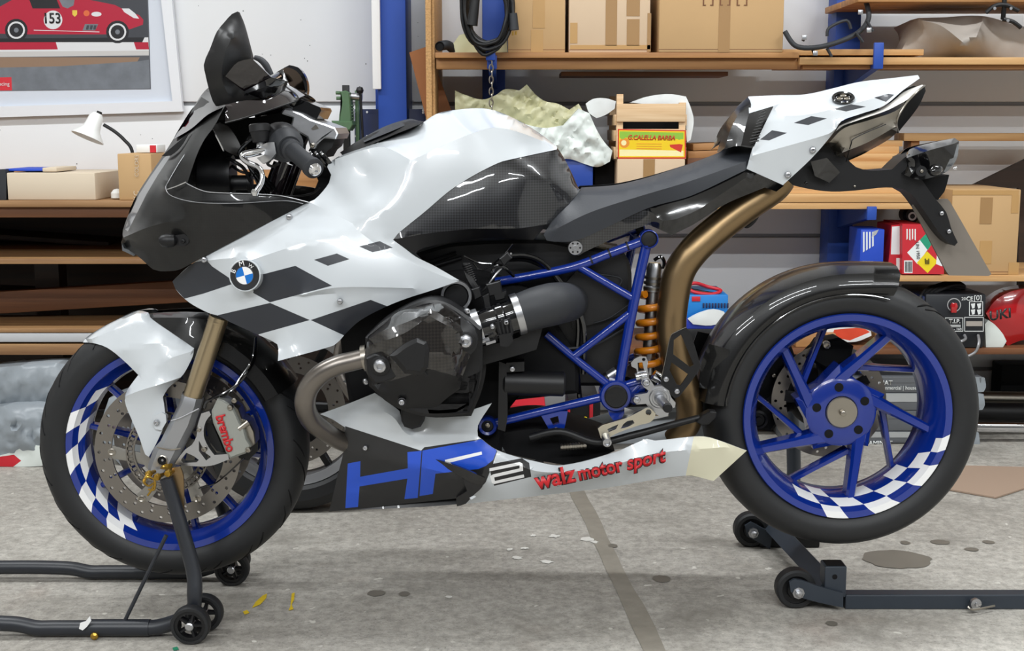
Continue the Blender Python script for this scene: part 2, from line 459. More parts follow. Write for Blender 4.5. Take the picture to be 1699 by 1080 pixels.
# ------------------------------------------------------------------ the room
WALL_Y = 2.0
def concrete():
    m = bpy.data.materials.new('worn_concrete'); m.use_nodes = True
    nt = m.node_tree; b = nt.nodes['Principled BSDF']; N = nt.nodes.new; L = nt.links.new
    tc = N('ShaderNodeTexCoord')
    def noise(scale, detail=6, rough=0.6):
        n = N('ShaderNodeTexNoise'); n.inputs['Scale'].default_value = scale; n.inputs['Detail'].default_value = detail
        n.inputs['Roughness'].default_value = rough; L(tc.outputs['Object'], n.inputs['Vector']); return n.outputs[0]
    def ramp(src, p0, c0, p1, c1):
        r = N('ShaderNodeValToRGB'); r.color_ramp.elements[0].position = p0; r.color_ramp.elements[0].color = c0
        r.color_ramp.elements[1].position = p1; r.color_ramp.elements[1].color = c1; L(src, r.inputs[0]); return r.outputs[0]
    def mix(fac, a, bb, mode='MIX'):
        x = N('ShaderNodeMix'); x.data_type = 'RGBA'; x.blend_type = mode
        if isinstance(fac, float): x.inputs[0].default_value = fac
        else: L(fac, x.inputs[0])
        for i, v in ((6, a), (7, bb)):
            if isinstance(v, tuple): x.inputs[i].default_value = v
            else: L(v, x.inputs[i])
        return x.outputs[2]
    base = ramp(noise(1.3), 0.3, c('#97928a'), 0.7, c('#bcb8b0'))
    fine = ramp(noise(38, 6, 0.8), 0.36, (0.5, 0.5, 0.49, 1), 0.62, (1.15, 1.15, 1.15, 1))
    col = mix(0.75, base, fine, 'MULTIPLY')
    grit = ramp(noise(160, 2), 0.30, (0.45, 0.45, 0.45, 1), 0.40, (1, 1, 1, 1))
    col = mix(0.7, col, grit, 'MULTIPLY')
    spots = ramp(noise(26, 2, 0.5), 0.71, (0, 0, 0, 1), 0.73, (1, 1, 1, 1))
    col = mix(spots, col, c('#c9c6bd'))
    rust = ramp(noise(2.1, 3), 0.62, (0, 0, 0, 1), 0.8, (0.35, 0.35, 0.35, 1))
    col = mix(rust, col, c('#8d7466'))
    dirt = ramp(noise(3.6, 8, 0.7), 0.5, (0, 0, 0, 1), 0.72, (0.8, 0.8, 0.8, 1))
    col = mix(dirt, col, c('#77736b'))
    L(col, b.inputs['Base Color']); b.inputs['Roughness'].default_value = 0.75
    bp = N('ShaderNodeBump'); bp.inputs['Strength'].default_value = 0.35; bp.inputs['Distance'].default_value = 0.004
    L(noise(70, 4), bp.inputs['Height']); L(bp.outputs[0], b.inputs['Normal'])
    return m
M['concrete'] = concrete()
M['joint'] = mat('joint_mortar', '#878176', 0.85, var=0.2, scale=25, bump=0.3)
M['paintgrey'] = mat('paint_drips', '#d2d0c9', 0.6)
M['oil'] = mat('oil_stain', '#6f6a61', 0.45, var=0.12, scale=14)
M['yellow'] = mat('yellow_paint', '#d8b81c', 0.6, var=0.2, scale=60)
M['wall'] = mat('wall_panel_white', '#e6e8ea', 0.5, var=0.03, scale=2.0)
M['wallseam'] = mat('wall_seam', '#8f9092', 0.6)
M['ceil'] = mat('ceiling_white', '#efefed', 0.7)
M['frontwall'] = mat('front_wall_dark', '#4a4a4c', 0.8)
M['sidewall'] = mat('side_wall_grey', '#d0d0ce', 0.7)

def slab_floor():
    root = bpy.data.objects.new('floor', None); COL.objects.link(root); struct(root)
    a, b = floor_pt(957, 815), floor_pt(1087, 1080)         # the joint between two slabs runs away from the camera
    dx = (b.x - a.x) / (b.y - a.y)
    w = 0.016
    xa = lambda y: a.x + dx * (y - a.y)
    for lo, hi, s in ((-4.6, None, -1), (None, 4.6, 1)):
        bm = bmesh.new()
        pts = [(-4.6, -5.0), (xa(-5.0) - w, -5.0), (xa(2.3) - w, 2.3), (-4.6, 2.3)] if s < 0 else [(xa(-5.0) + w, -5.0), (4.6, -5.0), (4.6, 2.3), (xa(2.3) + w, 2.3)]
        top = [bm.verts.new((x, y, 0)) for x, y in pts]; bot = [bm.verts.new((x, y, -0.1)) for x, y in pts]
        bm.faces.new(top); bm.faces.new(bot)
        for k in range(4): bm.faces.new((top[k], top[(k + 1) % 4], bot[(k + 1) % 4], bot[k]))
        bobj('concrete_slab', bm, 'concrete', root, None)
    bm = bmesh.new(); rng = random.Random(3); L0 = []; L1 = []
    n = 60
    for k in range(n + 1):
        y = -5.0 + 7.3 * k / n
        L0.append(bm.verts.new((xa(y) - w - 0.004 - rng.random() * 0.006, y, 0.0012))); L1.append(bm.verts.new((xa(y) + w + 0.004 + rng.random() * 0.006, y, 0.0012)))
    for k in range(n): bm.faces.new((L0[k], L1[k], L1[k + 1], L0[k + 1]))
    bobj('joint_filler', bm, 'joint', root, None)
    def blot(name, px, py, rx, ry, m, seed, z=0.0016, n=26, j=0.16):
        o = floor_pt(px, py); rg = random.Random(seed); bm = bmesh.new()
        kx = rad(rx, o); ky = abs(floor_pt(px, py - ry).y - floor_pt(px, py + ry).y) / 2
        vs = [bm.verts.new((o.x + kx * math.cos(t) * q, o.y + ky * math.sin(t) * q, z)) for t, q in [(2 * math.pi * i / n, 1 + j * (rg.random() - .5)) for i in range(n)]]
        bm.faces.new(vs); bobj(name, bm, m, root, None)
    for k, (x, y, rx, ry) in enumerate([(1488, 928, 56, 15), (1560, 900, 16, 4), (1502, 901, 8, 3), (1098, 961, 15, 6), (1017, 906, 8, 3), (624, 985, 15, 5), (671, 986, 9, 4), (1380, 1035, 10, 4), (1640, 900, 10, 3), (1612, 912, 12, 3)]):
        blot('oil_stain', x, y, rx, ry, 'oil', k)
    for k, (x, y, rx, ry) in enumerate([(920, 890, 9, 2.6), (975, 895, 12, 3), (908, 933, 11, 3), (858, 926, 9, 2.6), (845, 912, 6, 2), (870, 910, 8, 2), (986, 900, 6, 2), (744, 991, 7, 2), (885, 889, 5, 2)]):
        blot('white_paint_drip', x, y, rx, ry, 'paintgrey', 40 + k, j=0.7, n=14)
    for pts in ([(418, 1010), (424, 1000), (436, 989), (443, 986), (442, 993), (432, 1004)], [(479, 1014), (482, 1006), (484, 986), (489, 984), (488, 996), (484, 1004), (487, 1012)], [(403, 1016), (410, 1013), (414, 1018), (406, 1021)]):
        bm = bmesh.new(); bm.faces.new([bm.verts.new((floor_pt(*q).x, floor_pt(*q).y, 0.002)) for q in pts]); bobj('yellow_paint_mark', bm, 'yellow', root, None)
    bm = bmesh.new(); bm.faces.new([bm.verts.new((floor_pt(*q).x, floor_pt(*q).y, 0.002)) for q in [(286, 1076), (294, 1074), (297, 1079), (288, 1081)]]); bobj('green_paint_mark', bm, mat('green_paint', '#1f7a5a', 0.6), root, None)
    return root
slab_floor()

# back wall: big sandwich panels lying on top of each other, with a recessed seam between them
wl = bpy.data.objects.new('wall_back', None); COL.objects.link(wl); struct(wl)
zs = [0.0, P(850, 612, WALL_Y).z, P(850, 391, WALL_Y).z, P(850, 172, WALL_Y).z, 2.45, 3.2]
for z0, z1 in zip(zs, zs[1:]):
    box('wall_panel', (-4.6, WALL_Y, z0 + 0.007), (4.6, WALL_Y + 0.08, z1 - 0.007), 'wall', wl, 0.004)
box('seam_backing', (-4.6, WALL_Y + 0.012, 0), (4.6, WALL_Y + 0.1, 3.2), 'wallseam', wl)
rg = random.Random(11)
for k in range(24):                                          # small drilled holes and scuffs in the wall panels
    x, y = (rg.uniform(310, 618), rg.uniform(4, 160)) if k < 14 else (rg.uniform(0, 330), rg.uniform(200, 275)) if k < 19 else (rg.uniform(672, 700), rg.uniform(20, 170))
    p = P(x, y, WALL_Y); r = rg.choice([0.0012, 0.0015, 0.002])
    lathe('drill_hole', p, (0, -1, 0), [(0.0, r), (0.0007, r), (0.0007, 0)], 'black' if r < 0.003 else 'wallseam', wl, 8)
for nm, lo, hi, m in (('wall_left', (-4.68, -5.0, 0), (-4.6, WALL_Y, 3.2), 'sidewall'), ('wall_right', (4.6, -5.0, 0), (4.68, WALL_Y, 3.2), 'sidewall'),
                      ('wall_front', (-4.6, -5.08, 0), (4.6, -5.0, 3.2), 'frontwall'), ('ceiling', (-4.6, -5.0, 3.2), (4.6, WALL_Y, 3.28), 'ceil')):
    struct(box(nm, lo, hi, m))
# ceiling tube lamps, rows parallel to the wall; the rearmost row is added fill light
M['tube'] = mat('lamp_tube', '#ffffff', 0.4, emit='#f4f8ff', es=1.0)
M['lampbody'] = mat('lamp_housing', '#d8d8d6', 0.5)
for k, (x, y) in enumerate(TUBES):
    row = {0.1: 'over the motorcycle', -3.1: 'near the camera', -4.3: 'added as unseen fill'}[y]
    side = 'left' if x < -0.5 else 'right' if x > 0.5 else 'middle'
    t = thing('ceiling_tube_lamp', 'white fluorescent tube lamp on the ceiling, %s one of the row %s' % (side, row), 'lamp', (x, y, 3.2), 'ceiling tube lamps')
    adopt(t, box('housing', (x - 0.78, y - 0.07, 3.13), (x + 0.78, y + 0.07, 3.2), 'lampbody', None, 0.01))
    l = bpy.data.lights.new('tube_light', 'AREA'); l.shape = 'RECTANGLE'; l.size = 1.5; l.size_y = 0.11; l.energy = TUBE_POWER[y]; l.color = (0.95, 0.98, 1.0)
    lo = bpy.data.objects.new('tube_light', l); COL.objects.link(lo); lo.location = (x, y, TUBE_Z); adopt(t, lo)
# ------------------------------------------------------------------ the motorcycle
B = thing('sport_motorcycle', 'white, black and blue sport motorcycle raised on paddock stands', 'motorcycle')
def part(name):                  # a part that carries sub-parts
    o = bpy.data.objects.new(name, None); COL.objects.link(o); o.parent = B; o.empty_display_size = 0.02; return o

# --- white side fairing with checkered decals
d = lambda *pts: [(x, y) for x, y in pts]
side_ol = [(333, 429, -.16), (430, 378, -.185), (513, 335, -.175), (585, 371, -.209), (592, 381, -.216), (605, 391, -.22), (634, 412.5, -.226), (685, 437, -.228), (750, 464, -.222), (762, 466, -.22),
           (722, 480, -.228), (675, 495, -.23), (640, 509, -.232), (597, 532, -.222), (573, 554, -.218), (563, 565.5, -.228), (554, 573, -.235),
           (461, 599, -.26), (462, 579, -.235), (460, 571, -.222), (451, 565.5, -.212), (425, 554, -.205), (381, 534, -.19), (361, 523.5, -.175), (348, 520, -.165), (322, 507, -.145),
           (306, 495.5, -.12), (291, 479, -.09), (286, 467, -.08), (296, 457, -.1), (314, 441, -.135)]
side_lines = [[(346, 432, -.18), (405, 424, -.215), (505, 391, -.226), (584, 371.5, -.21)],
              [(415, 432, -.232), (505, 403, -.236), (570, 388, -.226)],
              [(500, 489, -.252), (560, 477, -.252), (684, 478, -.238)], [(490, 492, -.24), (560, 487, -.243), (684, 480, -.236)],
              [(332, 466, -.15), (400, 488, -.21), (480, 520, -.235), (520, 545, -.24)]]
side_reg = [([(286, 467), (296, 457), (320, 436), (342, 431), (352, 442), (392, 469), (338, 487), (306, 495.5), (291, 479), (280, 470)], 1),
            ([(425, 458), (490, 441), (551, 474), (448, 501.5), (420, 486)], 1),
            ([(361, 523), (448, 502.5), (514, 531), (430, 554.5), (424, 560), (380, 540)], 1),
            ([(515.5, 531), (615, 497.5), (645, 509), (598, 534), (572, 557)], 1),
            ([(521, 431), (559, 420.5), (580, 430), (544, 441)], 1), ([(596, 409), (630, 400), (652, 411), (618, 418.5)], 1)]
panel('side_fairing', side_ol, ['white', 'decal'], B, side_lines, side_reg, step=9, bulge=0.5, mirror='copy')

# --- tank cover
tank_ol = [(513, 335, -.175), (522, 331, -.168), (535, 318, -.155), (546, 303, -.142), (549.5, 290, -.135), (543, 277, -.125), (545, 271, -.115), (566, 257, -.08), (601, 242, -.05), (651, 223, -.04), (697, 206, -.02), (724, 189, 0), (755, 182.5, 0), (792, 179.5, 0), (818, 182.5, 0), (846, 193, 0), (885, 214, -.005),
           (924, 243, -.05), (924, 248, -.075), (859, 262, -.162), (825, 271, -.182), (755, 310, -.202), (704, 352, -.212), (660, 388, -.215), (652, 398, -.215), (670, 411, -.215), (690, 426, -.217), (722, 442, -.218), (762, 465, -.22), (750, 464, -.222),
           (685, 437, -.228), (634, 412.5, -.226), (605, 391, -.22), (592, 381, -.216), (585, 371, -.209)]
tank_lines = [[(556, 264, -.125), (600, 250, -.145), (636, 244, -.155), (683, 266, -.195)],
              [(683, 266, -.195), (730, 244, -.19), (781, 222, -.176), (815, 212, -.158), (841, 214, -.147), (872, 223, -.128), (921, 243, -.055)],
              [(683, 266, -.195), (676, 290, -.2), (663, 321, -.207), (640, 344, -.21), (600, 365, -.211)],
              ['s', (605, 285, -.15), (620, 310, -.165), (600, 335, -.182), (560, 345, -.18)]]
tank_reg = [([(596, 409), (630, 400), (652, 411), (618, 418.5)], 1)]
panel('tank_cover', tank_ol, ['white', 'decal'], B, tank_lines, tank_reg, step=9.5, bulge=0.6)
# --- carbon tank pad
pad_ol = [(652, 398, -.214), (660, 389, -.214), (704, 353, -.211), (755, 311, -.201), (825, 272, -.181), (859, 263, -.161), (924, 249, -.074), (925, 245, -.05), (937, 264, -.05), (950, 290, -.052), (960, 312, -.055), (964, 316, -.06), (945, 336, -.115), (924, 357, -.14), (906, 375, -.152), (885, 398, -.16),
          (846, 396, -.172), (807, 395, -.18), (755, 401, -.195), (704, 411, -.208), (688, 419, -.212), (670, 411, -.214)]
pad_lines = [[(660, 396, -.217), (704, 388, -.219), (781, 380, -.212), (859, 379, -.19), (903, 373, -.162)], ['s', (835, 280, -.184), (872, 276, -.172), (911, 300, -.156), (939, 331, -.122)]]
panel('tank_side_pad', pad_ol, ['carbon', 'black'], B, pad_lines, [([(640, 396), (660, 396), (704, 388), (781, 380), (859, 379), (906, 372), (910, 380), (890, 420), (640, 440)], 1)], step=9, bulge=1.0, mirror='copy')
# --- filler cap cover
panel('tank_cap_cover', [(564, 253, -.06), (600, 230, -.055), (640, 213, -.05), (684, 199.5, -.04), (701, 202, -.045), (694, 207, -.075), (655, 223, -.085), (600, 246, -.095), (569, 258, -.095)], 'black', B, [[(566, 255, -.085), (600, 239, -.08), (652, 218, -.07), (694, 203, -.06)]], step=8, thick=0.04)
panel('cap_pad', [(601, 229, -.04), (640, 209, -.04), (680, 197, -.03), (690, 200, -.04), (651, 217, -.075), (604, 236, -.085)], 'seat', B, step=8, thick=0.04)
# --- seat
seat_ol = [(965, 311, -.04), (1020, 307, -.03), (1065, 297, -.02), (1111, 283, -.01), (1150, 270, -.005), (1188, 255, 0), (1217, 242, 0), (1248, 246, -.05), (1244, 262, -.1), (1239.6, 281, -.115), (1146, 325, -.13), (1076, 345, -.135), (1005, 378, -.145), (956, 399, -.15), (920, 401, -.15), (907, 399, -.15), (902, 389, -.152), (921, 360, -.14), (945, 335, -.11)]
seat_lines = [[(962, 322, -.09), (1030, 314, -.105), (1090, 302, -.105), (1150, 282, -.09), (1215, 254, -.06), (1246, 254, -.08)], [(922, 380, -.158), (980, 352, -.155), (1060, 326, -.145), (1140, 302, -.13), (1238, 268, -.112)]]
panel('seat', seat_ol, 'seat', B, seat_lines, step=10, bulge=0.6, smooth=45)
# --- carbon subframe cover under the seat
cov_ol = [(944, 404, -.14), (956, 398, -.142), (1005, 378, -.14), (1076, 345, -.13), (1146, 325, -.125), (1240, 281, -.11), (1301, 308, -.1), (1288, 318, -.08), (1269, 311, -.09), (1203, 339, -.11), (1153, 371, -.12), (1115, 390, -.125), (1097, 382, -.13), (1076, 373, -.13), (1051, 381, -.132), (970, 418, -.14), (960, 424, -.14), (946, 420, -.14)]
cov_reg = [([(940, 400), (956, 397), (1005, 377), (1078, 342), (1080, 380), (960, 430), (935, 425)], 1)]
panel('subframe_cover', cov_ol, ['blackgloss', 'carbon'], B, [[(1080, 350, -.14), (1100, 366, -.142), (1150, 352, -.138), (1200, 320, -.13), (1236, 296, -.12)]], cov_reg, step=9, bulge=0.5, mirror='copy')
lathe('pivot_cap', P(954.5, 411, -.142), (0, -1, 0), [(-.004, .0155), (.003, .0155), (.0045, .0145), (.0045, .006), (.007, .0055), (.007, .003), (.004, .003), (.004, 0)], 'alu', B, 28)
for k in range(6): bolt(954.5 + 8 * math.cos(k * 1.047), 411 + 8 * math.sin(k * 1.047), -.1468, 1.6, B, 'black', 'cap_hole')
# --- tail cowl
tail_ol = [(1241.5, 160, 0), (1290, 158, 0), (1336, 156.5, 0), (1380, 147, 0), (1425, 136, 0), (1480, 129.5, 0), (1523, 124.5, 0), (1526, 130, -.02), (1498, 150, -.06), (1467, 175, -.09), (1425, 190, -.1), (1396, 201, -.108), (1384, 219, -.112), (1348, 261, -.115), (1299, 307, -.115), (1239, 280, -.12), (1250, 243, -.118), (1262, 220, -.112), (1283, 176, -.085), (1243, 188, -.07)]
tail_lines = [[(1249, 258, -.128), (1310, 241, -.13), (1375, 222, -.122), (1386, 214, -.116)], [(1262, 172, -.05), (1330, 168, -.055), (1420, 152, -.05), (1505, 133, -.03)], [(1283, 192, -.095), (1340, 190, -.105), (1400, 176, -.098), (1462, 160, -.08)]]
dm = [[(1261, 231.5), (1281, 216), (1306, 220.5), (1276, 233)], [(1317, 204), (1346, 192.6), (1372, 196.5), (1341, 207.5)], [(1384, 181), (1412, 173), (1437, 177), (1404, 185)], [(1450, 162), (1474, 155.6), (1484, 157), (1470, 169)]]
panel('tail_cowl', tail_ol, ['white', 'decal'], B, tail_lines, [(q, 1) for q in dm], step=8.5, bulge=0.4)
panel('cowl_vent', [(1243, 189, -.07), (1283, 177, -.086), (1262, 220, -.113), (1251, 243, -.119), (1230, 241, -.11), (1236, 215, -.09)], 'blackgloss', B, step=8, bulge=0.3, mirror='copy')
for k in range(11):
    x0, y0 = 1243 + k * 1.9, 236 - k * 5.0
    cyl('vent_fin', P(x0, y0, -.119 + k * .002), P(x0 + 16 - k * 0.7, y0 - 3.2, -.121 + k * .002), 0.0011, 'black', B, 6)
panel('cowl_hump_pad', [(1241, 161, 0), (1246, 172, -.04), (1240, 215, -.09), (1229, 242, -.108), (1217, 243, -.1), (1190, 253, -.06), (1196, 232, 0), (1206, 203, 0), (1226, 174, 0)], 'carbonnose', B, [[(1233, 175, -.03), (1212, 215, -.07), (1203, 245, -.08)]], step=8, bulge=0.4)
rc = part('cowl_cap')
pc = P(1399, 164, -.075); nrm = Vector((-.10, -.5, .85)).normalized()
lathe('cap_ring', pc, nrm, [(-.006, .018), (.0, .0235), (.004, .0235), (.006, .0215), (.005, .017), (.001, .0155), (.001, .0)], 'blackgloss', rc, 28)
for k in range(3):
    a = 2 * math.pi * k / 3 + .5; u = nrm.orthogonal().normalized(); v = nrm.cross(u)
    q = pc + (u * math.cos(a) + v * math.sin(a)) * .0085 + nrm * .001
    lathe('cap_lobe', q, nrm, [(0, .0066), (.003, .0064), (.004, .005), (.002, .0045), (.002, 0)], 'steel', rc, 14)
bolt(1348, 249, -.12, 5.5, B); bolt(1307, 290, -.12, 5.5, B)
# --- silencer
muf_ol = [(1360, 246, 0), (1372, 232, -.02), (1384, 219, -.03), (1396, 206, -.03), (1430, 195, -.03), (1467, 183, -.03), (1487, 174, -.03), (1534, 143, -.03), (1522, 152, -.065), (1503, 172, -.08), (1490, 198, -.08), (1489, 219, -.06), (1475, 231, -.03), (1440, 251, 0), (1404, 268, 0)]
muf_lines = [[(1376, 236, -.09), (1400, 213, -.1), (1440, 200, -.1), (1486, 184, -.095), (1512, 164, -.075)], [(1390, 256, -.085), (1440, 236, -.095), (1486, 210, -.09)]]
panel('silencer', muf_ol, 'steel', B, muf_lines, step=8, bulge=0.3)
panel('silencer_outlet', [(1534, 142, -.03), (1536, 151, -.03), (1523, 178, -.045), (1490, 220, -.045), (1488, 201, -.078), (1503, 172, -.079), (1522, 152, -.064)], 'blackmatt', B, step=8, thick=.02)
tube('silencer_rim', [P(1534, 142, -.03), P(1522, 152, -.066), P(1503, 172, -.082), P(1488, 200, -.081), P(1490, 220, -.05)], .0022, 'steel', B, 8)
panel('heat_shield_slot', [(1393, 208, -.104), (1398, 201, -.1), (1425, 190, -.096), (1460, 177, -.088), (1458, 182, -.088), (1425, 195, -.098)], 'blackmatt', B, step=7, mirror='copy')
panel('silencer_trim', [(1386, 219, -.104), (1398, 209, -.106), (1430, 197.5, -.106), (1467, 185, -.1), (1490, 174, -.09), (1514, 160, -.066), (1535, 142, -.034), (1530, 140.5, -.03), (1499, 153, -.05), (1484, 166, -.072), (1460, 182, -.088), (1425, 195.5, -.098), (1393, 208.5, -.102)], mat('satin_steel', '#cfccc6', .5, metal=.5), B, step=7, mirror='copy')
tube('silencer_seam', PP((1404, 268, -.05), (1412, 240, -.1), (1420, 228, -.103), (1470, 206, -.101)), .0011, 'black', B, 6)
# --- bronze exhaust pipe down the right of the frame
ex = [(1300, 296, -.03), (1283, 314, -.03), (1236, 345, -.035), (1188, 382, -.04), (1151, 416, -.05), (1127, 452, -.05), (1117, 500, -.05), (1114, 545, -.05), (1120, 590, -.05), (1133, 628, -.045), (1142, 660, -.04), (1142, 700, -.02), (1120, 730, .0)]
tube('exhaust_pipe', PP(*ex), [.028, .031, .033, .033, .0335, .034, .033, .0325, .032, .031, .03, .029, .028], 'bronze', B, 22)
tube('exhaust_clamp', PP((1228, 362, -.02), (1238, 376, -.03), (1252, 366, -.03), (1262, 348, -.02)), .004, 'black', B, 8)
# --- number plate carrier and tail lamp
car_ol = [(1330, 262), (1352, 248), (1372, 240), (1404, 262), (1420, 277), (1445, 283), (1480, 281), (1500, 262), (1516, 252), (1525, 262), (1528, 296), (1552, 330), (1570, 352), (1578, 378), (1589, 402), (1584, 408), (1573, 402), (1557, 384), (1535, 352), (1512, 322), (1498, 314), (1470, 311), (1420, 316), (1380, 318), (1340, 313), (1302, 303)]
plate('plate_carrier', car_ol, -.04, .04, 'black', B, step=12)
panel('carrier_side', [(1345, 268, -.06), (1372, 262, -.07), (1394, 286, -.07), (1376, 303, -.06), (1352, 292, -.06)], 'blackgloss', B, step=8, mirror='copy', bulge=.5)
for x, y in ((1562, 354), (1574, 384)): bolt(x, y, -.042, 4, B)
bolt(1338, 304, -.075, 3, B, 'black'); bolt(1418, 309, -.042, 2, B, 'steel')
plate('number_plate', [(1514, 343), (1519, 331), (1572, 330), (1576, 334), (1645, 455), (1640, 458), (1575, 457), (1570, 450)], .012, .02, mat('bare_plate_back', '#7f776e', 0.6), B, step=20)
tl_ol = [(1481, 281, 0), (1500, 262, -.02), (1510, 248, -.02), (1545, 237, -.01), (1584, 229, 0), (1591, 234, -.02), (1588, 262, -.03), (1573, 283, -.02), (1556, 291, -.04), (1525, 298, -.05), (1500, 290, -.05)]
panel('tail_lamp_housing', tl_ol, ['blackgloss', 'tail'], B, [[(1505, 262, -.055), (1540, 250, -.06), (1584, 238, -.035)]], [([(1588, 240), (1594, 236), (1592, 264), (1575, 287), (1566, 285), (1576, 264), (1582, 262)], 1)], step=7, bulge=.5)
lathe('rear_indicator', P(1552, 282, -.075), (-.25, -.2, -.06), [(-.018, .004), (-.012, .01), (0, .013), (.012, .011), (.02, .005), (.021, 0)], 'blackgloss', B, 16)
cyl('indicator_stalk', P(1527, 284, -.02), P(1529, 284, -.085), .011, 'black', B, 16)
bolt(1529, 284, -.086, 3, B, 'steel')
bolt(1585, 279, -.03, 3, B, 'chrome', axis=(.9, -.4, .1))
plate('tail_lamp_mount', [(1500, 288), (1530, 298), (1575, 290), (1567, 318), (1556, 332), (1530, 325)], -.03, .03, 'blackmatt', B)
# --- nose fairing (black), from the headlamp to the cockpit lip
nose_ol = [(203, 395, -.03), (201, 402, -.02), (204, 412, -.02), (219, 418, -.06), (236, 431, -.09), (254, 447, -.105), (265, 450, -.115), (292, 449, -.14), (301, 446, -.145), (333, 429, -.165), (430, 377.5, -.19), (513, 335, -.178),
           (467, 324, -.185), (425, 321, -.19), (380, 319.5, -.19), (355, 318.5, -.188), (332, 314, -.182), (311, 303, -.172), (327, 256, -.165), (340, 230, -.16), (355, 210, -.155), (373, 176, -.145), (357, 174, -.1), (334, 161, -.02), (310, 195, 0), (288, 230, 0), (269, 260, 0), (247, 292, 0), (228, 322, 0), (213, 356, 0), (204, 382, -.01)]
nose_lines = [[(205, 394, -.06), (243, 378, -.13), (280, 368, -.158), (312, 364, -.172)],
              [(340, 190, -.09), (318, 225, -.1), (300, 262, -.115), (278, 302, -.135), (276, 314, -.145), (284, 324, -.158), (310, 333, -.178), (345, 336, -.19), (400, 336, -.196), (450, 333, -.192)],
              [(280, 268, -.06), (255, 304, -.065), (232, 345, -.065), (215, 380, -.05)]]
nose_reg = [([(207, 380), (215, 357), (231, 322), (249, 294), (271, 263), (279, 256), (282, 260), (262, 290), (243, 322), (226, 356), (212, 384)], 1)]
panel('nose_fairing', nose_ol, ['carbonnose', 'lens'], B, nose_lines, nose_reg, step=8, bulge=.6)
tube('fairing_edge', PP((372, 177, -.147), (352, 212, -.13), (318, 243, -.118), (300, 266, -.122), (280, 300, -.138), (275, 312, -.148), (283, 324, -.162), (310, 333, -.182), (345, 337, -.194), (400, 337, -.2), (470, 333, -.192), (503, 338, -.184)), .0008, 'forkgrey', B, 6)
tube('lip_edge', PP((278, 314, -.156), (293, 309, -.168), (309, 302, -.176)), .0014, 'chrome', B, 6)
tube('cockpit_edge', PP((309, 304, -.174), (332, 315, -.186), (355, 319.5, -.192), (425, 322, -.194), (467, 325, -.19), (513, 336, -.18)), .0009, 'forkgrey', B, 6)
plate('lamp_bezel', [(202, 404), (206, 412), (220, 417), (226, 421), (222, 425), (208, 418), (203, 416)], -.05, .05, 'tail', B, step=8)
panel('air_intake', [(268, 259, -.03), (290, 240, -.07), (314, 220, -.09), (300, 243, -.09), (283, 258, -.07)], 'blackmatt', B, step=7, mirror='copy')
# front indicator
ind = part('front_indicator')
lathe('indicator_lamp', P(277, 399, -.17), (-.9, -.25, .0), [(-.02, .006), (-.014, .0125), (0, .0145), (.01, .012), (.016, .006), (.017, 0)], 'black', ind, 18)
plate('indicator_mount', [(288, 391), (306, 388), (313, 394), (313, 403), (306, 408), (288, 407)], -.165, -.14, 'black', ind, step=10)
bolt(304, 400, -.167, 3.5, ind, 'black')
# --- windscreen
panel('windscreen', [(345, 146, 0), (322, 176, 0), (300, 211, 0), (288, 231, -.02), (318, 213, -.085), (345, 190, -.12), (374, 176, -.15), (374, 204, -.155), (405, 196, -.165), (470, 175, -.15), (495, 163, -.12), (506, 158, -.04), (475, 140, 0), (420, 132, 0), (380, 132, 0)], 'smoke', B, [[(360, 165, -.1), (420, 158, -.13), (485, 152, -.08)]], step=8, bulge=.5)
tube('screen_edge', PP((374, 204, -.157), (405, 196, -.167), (470, 175, -.152), (495, 163, -.122), (472, 142, -.05)), .0018, 'black', B, 6)
# --- mirrors
def mirror_unit(s):
    g = part('mirror_housing'); nm = 'no'
    oln = [(394, 19, -.33), (385, 23, -.34), (372, 37, -.35), (360, 52, -.355), (354, 66, -.355), (348, 82, -.35), (341, 97, -.345), (338, 108, -.34), (341, 125, -.335), (346, 146, -.325), (353, 168, -.3), (358, 176, -.28), (376, 172, -.27), (405, 166, -.27), (430, 163, -.27), (407, 153, -.3), (373, 127, -.33), (394, 103, -.335), (418, 97, -.33), (411, 70, -.325), (402, 38, -.32)]
    pts, tr, mi = surface(oln, [[(385, 60, -.385), (372, 95, -.385), (368, 130, -.36), (380, 160, -.32)]], step=8, bulge=1.0)
    gl = surface([(373, 127, -.328), (394, 103, -.333), (418, 97, -.328), (450, 128, -.3), (404, 152, -.298)], step=10)
    st = surface([(404, 152, -.3), (450, 128, -.3), (474, 134, -.27), (468, 150, -.24), (440, 165, -.24), (405, 166, -.27)], [[(406, 156, -.3), (440, 144, -.3), (473, 134.5, -.272)]], step=8)
    for nm, (a, b2, m2), mm, th in (('housing_shell', (pts, tr, mi), 'black', .02), ('mirror_glass', gl, 'smoke', .012), ('mirror_arm', st, 'blackgloss', .03)):
        q = [(x, y, z) for x, y, z in a]
        if s < 0: shell(nm, q, b2, m2, mm, g, th, 'no', 60)
        else:
            bm = bmesh.new(); vs = [bm.verts.new((P(*t).x, -P(*t).y, P(*t).z)) for t in q]; vb = [bm.verts.new((P(*t).x, -P(*t).y - th, P(*t).z)) for t in q]
            cnt = {}
            for f in b2:
                bm.faces.new([vs[k] for k in f]); bm.faces.new([vb[k] for k in f])
                for k in range(3):
                    e = tuple(sorted((f[k], f[(k + 1) % 3]))); cnt[e] = cnt.get(e, 0) + 1
            for (i, j), k in cnt.items():
                if k == 1: bm.faces.new((vs[i], vs[j], vb[j], vb[i]))
            bobj(nm, bm, mm, g, 28)
M['mirrordark'] = mat('mirror_glass_dim', '#33333a', 0.02, metal=1.0)
g = mirror_unit(-1)
